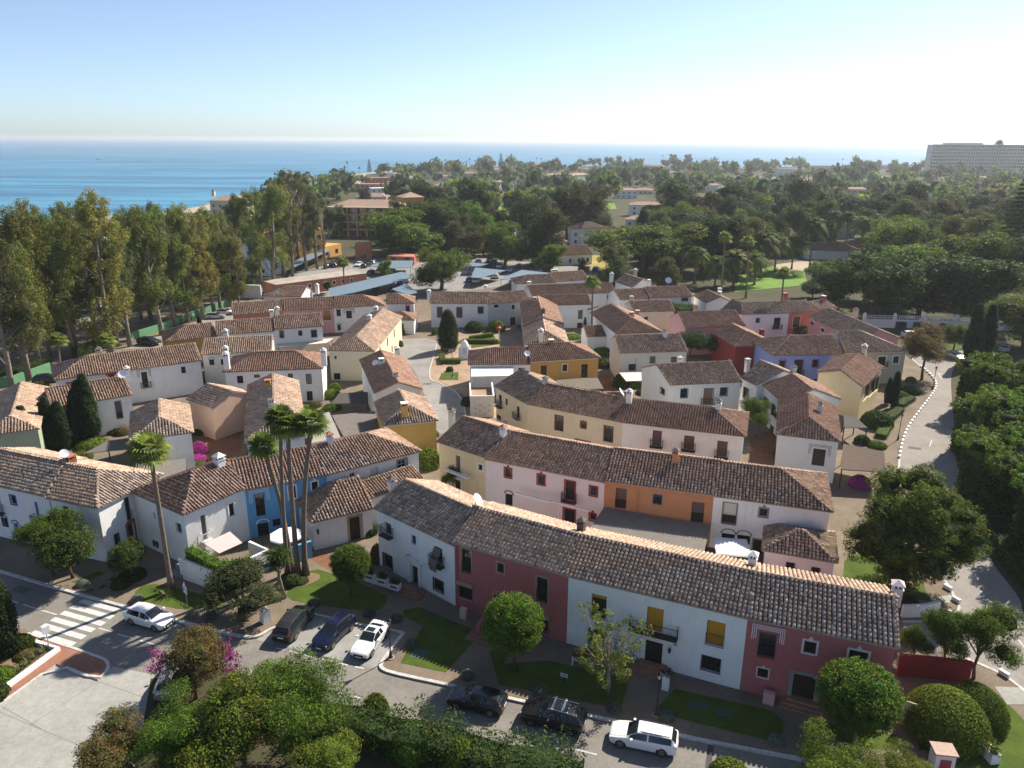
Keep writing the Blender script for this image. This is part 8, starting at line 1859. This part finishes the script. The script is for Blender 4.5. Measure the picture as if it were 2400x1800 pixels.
A,B=W(('M3',330,1200),.12),W(('M3',500,1195),.12);e=(B-A).normalized();n=Vector((-e.y,e.x,0));zt_=2.6
o=empty('terrace_block',((A+B)/2).xyz,'white raised restaurant terrace with flowerpots hung on its wall','terrace');inv=Matrix.Translation(-((A+B)/2));mb=MB();Q=[A,B,B+n*7,A+n*7];mb.prism([(q.x,q.y)for q in Q],.1,zt_,white_wall,plaza_p);c=mb.build('wall',o);c.matrix_parent_inverse=inv
mb=MB();
for a_,b_ in ((A,B),(B+n*7,B),(A,A+n*7)):
 d_=(b_-a_).normalized();m_=Vector((-d_.y,d_.x,0))*.1;mb.prism([(q.x,q.y)for q in (a_-m_,b_-m_,b_+m_,a_+m_)],zt_+.002,zt_+.95,white_wall)
c=mb.build('parapet',o);c.matrix_parent_inverse=inv
pot_m=mat('terracotta_pot',(.42,.17,.08),.8,.15,6);L_=(B-A).length
for i in range(4):
 for j in range(4):
  if (i+j)%2:continue
  s=L_*(.2+.2*j);z=.7+.42*i;p=A+e*s-n*.09;mb=MB();mb.lathe((p.x,p.y,z),[(.05,0),(.10,.16),(.0,.16)],pot_m,8);c=mb.build('flowerpot',o);c.matrix_parent_inverse=inv
def parasol(px,z,s,label,m=parasol_m,rz=.3,oct_=False):
 p=W(px,z);o=empty('parasol',(p.x,p.y,.12),label,'parasol',rz=rz);q=MB();n_=8 if oct_ else 4;h=z-.12
 ring=[(s*math.cos(2*math.pi*(i+.5)/n_),s*math.sin(2*math.pi*(i+.5)/n_),h-.45)for i in range(n_)]
 for i in range(n_):q.face([ring[i],ring[(i+1)%n_],(0,0,h)],m);q.face([ring[i],(ring[i][0],ring[i][1],h-.62),(ring[(i+1)%n_][0],ring[(i+1)%n_][1],h-.62),ring[(i+1)%n_]],m)
 q.build('canopy',o);q=MB();q.tube([(0,0,0),(0,0,h)],.03,wood,6);q.build('pole',o)
parasol(('Z7',332,1010),3.0,2.3,'large square white parasol beside the dark pyramid roof',rz=R_(-8));parasol(('Z7',400,1135),2.6,1.5,'smaller white parasol peeping over the front row ridge',rz=R_(-8));parasol(('Z1',1865,690),2.9,1.7,'cream octagonal parasol behind the palm clump',oct_=True)
for a_,b_,l in ((('Z4',1135,432),('Z4',1362,487),'left retracted white awning on the red-trimmed house'),(('Z4',1368,482),('Z4',1615,543),'right retracted white awning on the red-trimmed house')):
 A,B=W(a_,3.0),W(b_,3.0);st=strip('retracted_awning',[A,B],.22,2.95,3.12,white_paint,kind=None);tag(st,l,'awning')
A,B=W(('Z4',680,283),3.3),W(('Z4',832,338),3.3);tag(strip('door_canopy',[A,B],.5,3.25,3.4,white_paint,kind=None),'narrow white canopy over the pale yellow house door','canopy')
def dish(px,z,r,label,az):
 p=W(px,z);o=empty('satellite_dish',(p.x,p.y,z),label,'satellite dish',rz=az);q=MB();ring=[];N_=16;i0=0
 for j,(k,d)in enumerate(((0.02,0),(.5,.05),(1,.2))):
  for i in range(N_):a=2*math.pi*i/N_;q.v.append((r*k*math.cos(a),-d*r,r*k*math.sin(a)))
 kk=q.mi(white_s)
 for j in range(2):
  for i in range(N_):q.f.append((j*N_+i,j*N_+(i+1)%N_,(j+1)*N_+(i+1)%N_,(j+1)*N_+i));q.m.append(kk)
 b_=q.build('dish',o,True);b_.rotation_euler=(R_(-35),0,0);q=MB();q.tube([(0,.1,0),(0,.25,-r*1.6)],.04,galv,6);q.tube([(0,-.1,-r*.6),(0,-r*.9,-r*.2)],.02,galv,5);q.build('mount',o)
for px,z,r,l,az in ((('Z1',420,205),9.0,.46,'big white satellite dish on the blue shuttered house roof',R_(50)),(('Z4',888,475),8.9,.6,'white dish seen edge-on at the joint of the first two front roofs',R_(70)),(('M3',1782,170),7.8,.8,'pale satellite dish on the wide brown roof by the garden',0),(('M3',1440,1000),8.0,.6,'satellite dish on the cream third row roof',R_(80)),(('M1',905,590),7.6,.6,'white dish beside the white dome chimney',R_(20)),(('M3',742,720),7.3,.5,'small dish on the restaurant house roof',R_(20)),(('M2',470,128),6.5,.5,'left dish on the low white house at the back',0),(('M2',1200,645),6.4,.5,'small dishes on the stepped red-brown roof',R_(10))):
 dish(px,z,r,l,az)
stone=MB();stone.box((-.42,-.13,0),(.42,.13,.30),white_paint);sme=stone.mesh('kerb_stone')
line=smooth(pts(('F5',560,725),('F5',640,790),('F5',700,850),('F5',718,905),('F5',700,960),('F5',600,1095),('F5',500,1225),('F5',430,1370),('F5',398,1560)),2);acc=0;idx=0
for a,b in zip(line,line[1:]):
 L_=(b-a).length;t=1.6-acc
 while t<L_:
  p=a.lerp(b,t/L_);o=bpy.data.objects.new('kerb_stone',sme);o.location=(p.x,p.y,.13);o.rotation_euler=(0,0,math.atan2(b.y-a.y,b.x-a.x));link(o);tag(o,'whitewashed block in the long dashed row edging the curving road','kerb stone','white kerb blocks along the curving road');idx+=1;t+=1.6
 acc=(acc+L_)%1.6
for px,l in ((('Z6',1595,125),'beside the pine'),(('Z6',1662,220),'above the pale crossing slab'),(('Z6',1725,310),'at the corner'),(('Z6',1690,410),'on the curved kerb'),(('Z6',2085,855),'lower down the road')):
 p=W(px,.13);o=bpy.data.objects.new('kerb_stone',sme);o.location=p;o.scale=(.9,1.1,1.2);o.rotation_euler=(0,0,R_(115));link(o);tag(o,f'large whitewashed road block {l}','kerb stone')
sheet('crossing_slab',pts(('Z6',1590,285),('Z6',1690,272),('Z6',1735,325),('Z6',1640,332)),.128,concrete);sheet('crossing_slab',pts(('Z6',2015,950),('Z6',2212,955),('Z6',2300,1080),('Z6',2110,1083)),.142,concrete)
cw_=strip('garden_wall',smooth([W(q,.1)for q in (('Z6',1320,430),('Z6',1420,428),('Z6',1500,420),('Z6',1590,395))],1),.3,.1,1.3,white_wall,kind=None);tag(cw_,'curved low white wall behind the dark pink end house','wall')
rwl=strip('garden_wall',[W(q,.1)for q in (('Z6',1290,860),('Z6',1550,880),('Z6',1820,910))],.3,.1,2.0,WALLS['darkred'],kind=None);tag(rwl,'dark red garden wall behind the domed hedge','wall')
g_=W(('Z6',1395,1250),.12);o=empty('garden_gate',(g_.x,g_.y,.12),'faded pink wooden gate leaning between the hedge mounds','gate',rz=R_(-30))
for i in range(8):p=MB();p.box((-.72+.18*i,-.04,.05),(-.72+.18*i+.165,.04,2.1-.02*(i%2)),WALLS['peach']);p.build('plank',o)
LW=[W(('F5',80,400),0),W(('F5',340,402),0),W(('F5',605,405),0),W(('F5',875,410),0),W(('F5',1290,415),0),W(('F5',1470,420),0)]
o=empty('lattice_wall',(LW[0].x,LW[0].y,0),'long white wall topped with lattice blocks below the dark trees','wall');inv=Matrix.Translation((-LW[0].x,-LW[0].y,0))
for a,b in zip(LW,LW[1:]):
 d_=(b-a).normalized();m_=Vector((-d_.y,d_.x,0))*.12;mb=MB();mb.prism([(q.x,q.y)for q in (a-m_,b-m_,b+m_,a+m_)],0,1.9,white_wall);c=mb.build('wall',o);c.matrix_parent_inverse=inv
 mb=MB();L_=(b-a).length;k=int(L_/.45)
 for i in range(k):
  for zz in (1.9,2.35):
   p=a+d_*(L_*i/k);q2=a+d_*(L_*i/k+.08);mb.prism([(v.x,v.y)for v in (p-m_*.6,q2-m_*.6,q2+m_*.6,p+m_*.6)],zz+.003,zz+.44,white_paint)
 for zz in (2.30,2.76):mb.prism([(v.x,v.y)for v in (a-m_*.8,b-m_*.8,b+m_*.8,a+m_*.8)],zz,zz+.07,white_paint)
 c=mb.build('lattice',o);c.matrix_parent_inverse=inv
 mb=MB();mb.lathe((a.x,a.y,0),[(.42,0),(.42,2.9),(.34,3.2),(.15,3.4),(0,3.45)],white_wall,10);c=mb.build('pillar',o);c.matrix_parent_inverse=inv
for x,l in ((400,'left'),(545,'right')):
 p=W(('F5',x,405),0);block('waste_container',f'dark waste container before the lattice wall, {l} of the pair','container',quad_at(p,2.0,1.2,0),.0,1.5,mat('container_dark_blue',(.02,.03,.05),.6,0))
p=W(('M2',1860,605),.12);o=empty('fountain_shrine',(p.x,p.y,.12),'white and pale blue domed shrine in the plaza garden','shrine');q=MB();q.box((-1.1,-.8,0),(1.1,.8,.9),white_wall);q.box((-.8,-.6,.902),(.8,.6,2.6),WALLS['white']);q.build('base',o);q=MB();q.box((-.45,-.63,1.1),(.45,-.602,2.3),mat('pale_blue_tile',(.40,.55,.75),.5,.2,9));q.build('tile_panel',o);q=MB();q.lathe((0,0,2.6),[(.75,0),(.7,.4),(.45,.8),(.12,1.0),(.08,1.3),(0,1.35)],white_wall,12);q.build('dome',o)
for s in (-.95,.95):q=MB();q.lathe((s,0,.9),[(.22,0),(.22,.9),(.3,1.0),(.12,1.2),(0,1.35)],white_wall,8);q.build('finial',o)
p=W(('M2',2112,470),.12);o=empty('kiosk_sign',(p.x,p.y,.12),'round red sign on a post at the plaza corner','sign');q=MB();q.tube([(0,0,0),(0,0,2.2)],.08,white_paint,8);q.build('post',o);q=MB();q.lathe((0,0,2.2),[(.05,0),(.5,.3),(.5,.6),(.05,.9)],mat('bright_red_sign',(.6,.03,.06),.5,0),10);q.build('sign_head',o)
CG2='blue carport roofs'
def pxq(*p):return [('F2',a,b)for a,b in p]
cloth('carport','blue carport roof at the back left of the yard','carport',pxq((385,938),(510,898),(735,895),(720,950),(500,962)),[2.9]*5,blue_metal,.12,CG2,1)
cloth('carport','long blue carport roof running behind the pink house','carport',pxq((60,1125),(640,985),(720,1005),(700,1040),(260,1155),(80,1190)),[2.9]*6,blue_metal,.12,CG2,1)
cloth('carport','small blue carport roof left of the car park pine','carport',pxq((565,1125),(680,1080),(770,1150),(690,1170)),[2.7]*4,blue_metal,.12,CG2,1)
cloth('carport','blue carport roof right of the car park pine','carport',pxq((1195,1025),(1228,945),(1475,965),(1272,1028)),[2.9]*4,blue_metal,.12,CG2,1)
cloth('carport','blue carport roof touching the hipped house','carport',pxq((1425,1035),(1600,960),(1850,985),(1560,1048)),[2.9]*4,blue_metal,.12,CG2,1)
cloth('carport','small blue carport roof deepest in the yard','carport',pxq((1165,935),(1180,905),(1330,915),(1260,935)),[2.9]*4,blue_metal,.12,CG2,1)
cloth('carport','grey-blue carport before the orange building','carport',[('F1',1890,880),('F1',2080,790),('F1',2130,805),('F1',1900,915)],[3.0]*4,blue_metal,.12,CG2,1)
A,B=W(('F1',1780,1032),3.6),W(('F2',362,1000),3.6);e=(B-A).normalized();n=Vector((-e.y,e.x,0));A.z=B.z=0;Q=[A,B,B+n*8,A+n*8]
o=empty('service_building',(A.x,A.y,.1),'long flat-roofed coral building with white framed windows','building');inv=Matrix.Translation((-A.x,-A.y,-.1));mb=MB();mb.prism([(q.x,q.y)for q in Q],.1,3.6,WALLS['coral'],mat('bitumen_roof',(.42,.38,.33),.9,.35,.4,col2=(.26,.20,.16)));c=mb.build('wall',o);c.matrix_parent_inverse=inv
L_=(B-A).length
for f in (.35,.52,.62,.72,.82):
 p=A+e*L_*f;mb=MB();X=Matrix(((e.x,n.x,0,p.x),(e.y,n.y,0,p.y),(0,0,1,0),(0,0,0,1)));mb.box((-.5,-.05,1.5),(.5,-.003,2.8),white_paint,X);mb.box((-.35,-.07,1.65),(.35,-.051,2.65),glass,X);c=mb.build('window',o);c.matrix_parent_inverse=inv
A,B=W(('M2',180,172),.1),W(('M2',350,178),.1);st=block('sign_wall','free-standing white wall with two short lines of black lettering','wall',[A,B,B+Vector((0,.5,0)),A+Vector((0,.5,0))],.1,3.6,white_wall)
p=W(('F1',625,232),-7.2);o=empty('motor_boat',(p.x,p.y,-7.3),'small white motor boat alone on the blue sea','boat',rz=R_(10));q=MB()
hull=[(-5,-1.6),(3,-1.6),(6.5,0),(3,1.6),(-5,1.6)];q.prism(hull,0,1.5,white_paint);q.build('hull',o);q=MB();q.box((-2.5,-1.1,1.502),(1.5,1.1,3.4),white_paint);q.box((-1.5,-.7,3.4),(.5,.7,3.5),white_paint);q.tube([(-1,0,3.5),(-1,0,5.5)],.06,galv,5);q.build('cabin',o)
# facade details
def frame_of(label):
 r,a,e=FR[label];n=Vector((e.y,-e.x,0));inv=Matrix.Translation(-r.location)
 X=Matrix(((e.x,n.x,0,a.x),(e.y,n.y,0,a.y),(0,0,1,0),(0,0,0,1)))
 def sz(p):q=on_plane(p,a,n);return (q-a).dot(e),q.z
 def put(mb,name,**k):o=mb.build(name,r,**k);o.matrix_parent_inverse=inv;return o
 return X,sz,put,r
F1_='white two-storey house with gabled stone doorway beside the raspberry red house';F2_='raspberry red house with sandstone window frames behind the round front tree';F3_='white house with ochre shutters and a long iron balcony facing the street';F4_='dark pink end house with white curly window frames at the right of the front row'
X,sz,put,r=frame_of(F1_)
s0,zt=sz(('Z4',465,900));s1,_=sz(('Z4',516,1010));zt=max(zt,2.4)
for s in (s0-.42,s1+.06):mb=MB();mb.box((s,.003,.1),(s+.36,.16,zt+.05),white_paint,X);put(mb,'pilaster')
mb=MB();mb.box((s0-.62,.003,zt+.055),(s1+.62,.30,zt+.22),white_paint,X);mb.box((s0-.5,.003,zt+.222),(s1+.5,.20,zt+.45),white_paint,X);mb.box((s0-.72,.003,zt+.452),(s1+.72,.36,zt+.56),white_paint,X);put(mb,'entablature')
c=(s0+s1)/2
for sg in (-1,1):
 mb=MB();a=R_(28)*-sg;Y=X@Matrix.Translation((c+sg*(.95),0,zt+.72))@Matrix.Rotation(R_(26)*sg,4,'Y');mb.box((-.55,.003,-.06),(.55,.30,.09),white_paint,Y);put(mb,'broken_pediment')
b0,zb=sz(('Z4',615,775));b1,zc=sz(('Z4',668,905));mb=MB();P=[(0,.05,zb-.05),(0,.55,zb-.9),(0,.80,zb-1.45),(0,.72,zb-2.1)]
for p,q in zip(P,P[1:]):mb.face([tuple(X@Vector((b0,p[1],p[2]))),tuple(X@Vector((b0,q[1],q[2]))),tuple(X@Vector((b1,q[1],q[2]))),tuple(X@Vector((b1,p[1],p[2])))],blind_grey)
put(mb,'hanging_blind')
for lb,px_,m in ((F2_,('Z4',757,745),WALLS['red']),('orange house between two white houses in the second row',('Z4',1932,400),WALLS['orange']),('white house with royal blue shutters at the left edge of the street',('Z1',330,500),white_paint),('white hipped house with tall dark windows above the creeper courtyard',('M2',790,700),white_paint)):
 X,sz,put,r=frame_of(lb);s,z=sz(px_);mb=MB();mb.tube([tuple(X@Vector((s,.09,.12))),tuple(X@Vector((s,.09,z-.1)))],.055,m,6);put(mb,'drain_pipe')
def number(label,px_,txt,plate):
 X,sz,put,r=frame_of(label);s,z=sz(px_);cu=bpy.data.curves.new('house_number','FONT');cu.body=txt;cu.size=.30;cu.extrude=.012;cu.align_x='CENTER';cu.materials.append(black_s)
 o=bpy.data.objects.new('house_number',cu);link(o);n=X.to_3x3()@Vector((0,1,0));e=X.to_3x3()@Vector((1,0,0));p=X@Vector((s,.05,z-.1))
 o.matrix_world=Matrix(((e.x,0,n.x,p.x),(e.y,0,n.y,p.y),(0,1,0,p.z),(0,0,0,1)));me=bpy.data.meshes.new_from_object(o);mw=o.matrix_world.copy();bpy.data.objects.remove(o);o=bpy.data.objects.new('house_number',me);link(o);o.matrix_world=mw;o.parent=r;o.matrix_parent_inverse=Matrix.Translation(-r.location)
 if plate:mb=MB();mb.box((s-.26,.003,z-.17),(s+.26,.035,z+.19),white_paint,X);put(mb,'number_plate')
number(F3_,('Z5',1293,686),'43',False);number(F4_,('Z6',757,884),'41',True)
def wlamp(label,px_,h=.7):
 X,sz,put,r=frame_of(label);s,z=sz(px_);mb=MB();c=X@Vector((s,.28,z-h/2));mb.lathe(tuple(c),[(.08,0),(.15,h*.6),(.05,h*.85),(0,h)],iron,6);mb.tube([tuple(X@Vector((s,.0,z+.1))),tuple(X@Vector((s,.28,z+.25)))],.02,iron,4);put(mb,'wall_lantern')
wlamp('low white entrance building with a hipped roof and stone doorway',('Z1',2065,685));wlamp(F3_,('Z5',1252,715),.5)
X,sz,put,r=frame_of('very long white house with a striped tile roof beside the green wall')
for a_,b_ in (((486,655),(556,672)),((800,598),(850,620))):
 s0,z0=sz(('M1',*a_));s1,_=sz(('M1',*b_));mb=MB();mb.face([tuple(X@Vector(v))for v in ((s0,.02,z0),(s1,.02,z0),(s1,.5,z0-.35),(s0,.5,z0-.35))],mat('red_awning',(.45,.07,.04),.9,.1));put(mb,'window_awning')
for q in ((('Z3',1255,745),('Z3',1375,765),('Z3',1330,832),('Z3',1210,815)),(('Z5',1400,1130),('Z5',1560,1150),('Z5',1560,1215),('Z5',1395,1195)),(('Z5',1610,1190),('Z5',1750,1200),('Z5',1750,1262),('Z5',1605,1250))):sheet('inspection_cover',pts(*q),.150,mat('green_cover',(.06,.10,.075),.8,.2,4),.02)
sheet('drain_grating',pts(('Z5',1555,1465),('Z5',1600,1472),('Z5',1570,1700),('Z5',1525,1700)),.007,mat('grating',(.07,.07,.07),.8,.4,9))
for v,x,y in (('Z2',150,260),('Z3',300,880),('Z5',60,1600),('F5',535,1440)):sheet('asphalt_patch',quad_at(W((v,x,y)),1.6,.9,RZ+.1),.0062,gmat('patched_asphalt',(.15,.14,.13),(.12,.11,.10),.6))
for px_ in (('Z2',740,185),('Z2',600,262),('Z2',680,235),('Z2',700,1),('Z3',1100,760)):sheet('manhole_cover',quad_at(W(px_,.12),.6,.6,RZ),.1275,mat('grating',(.07,.07,.07),.8,.4,9))
ORD='first second third fourth fifth sixth seventh eighth ninth tenth eleventh twelfth thirteenth fourteenth fifteenth sixteenth seventeenth eighteenth nineteenth twentieth'.split()
same={}
for o in list(COL.objects):
 if o.parent is None and o.get('category')and o.get('label'):same.setdefault(o['label'],[]).append(o)
for l,os_ in same.items():
 if len(os_)<2 or len(os_)>45:continue
 os_.sort(key=lambda o:o.location.x/max(o.location.y,1))
 for i,o in enumerate(os_):
  n=len(os_);k=i if i<(n+1)//2 else n-1-i;side='left' if i<(n+1)//2 else 'right'
  if k>=20:continue
  o['label']=l+(f', {ORD[k]} from the {side}' if k else f', {side}most')
print('objects',len(bpy.data.objects),'tris',sum(sum(len(p.vertices)-2 for p in m.polygons)if len(m.polygons)<2000 else int(len(m.loops)-2*len(m.polygons))for m in bpy.data.meshes))
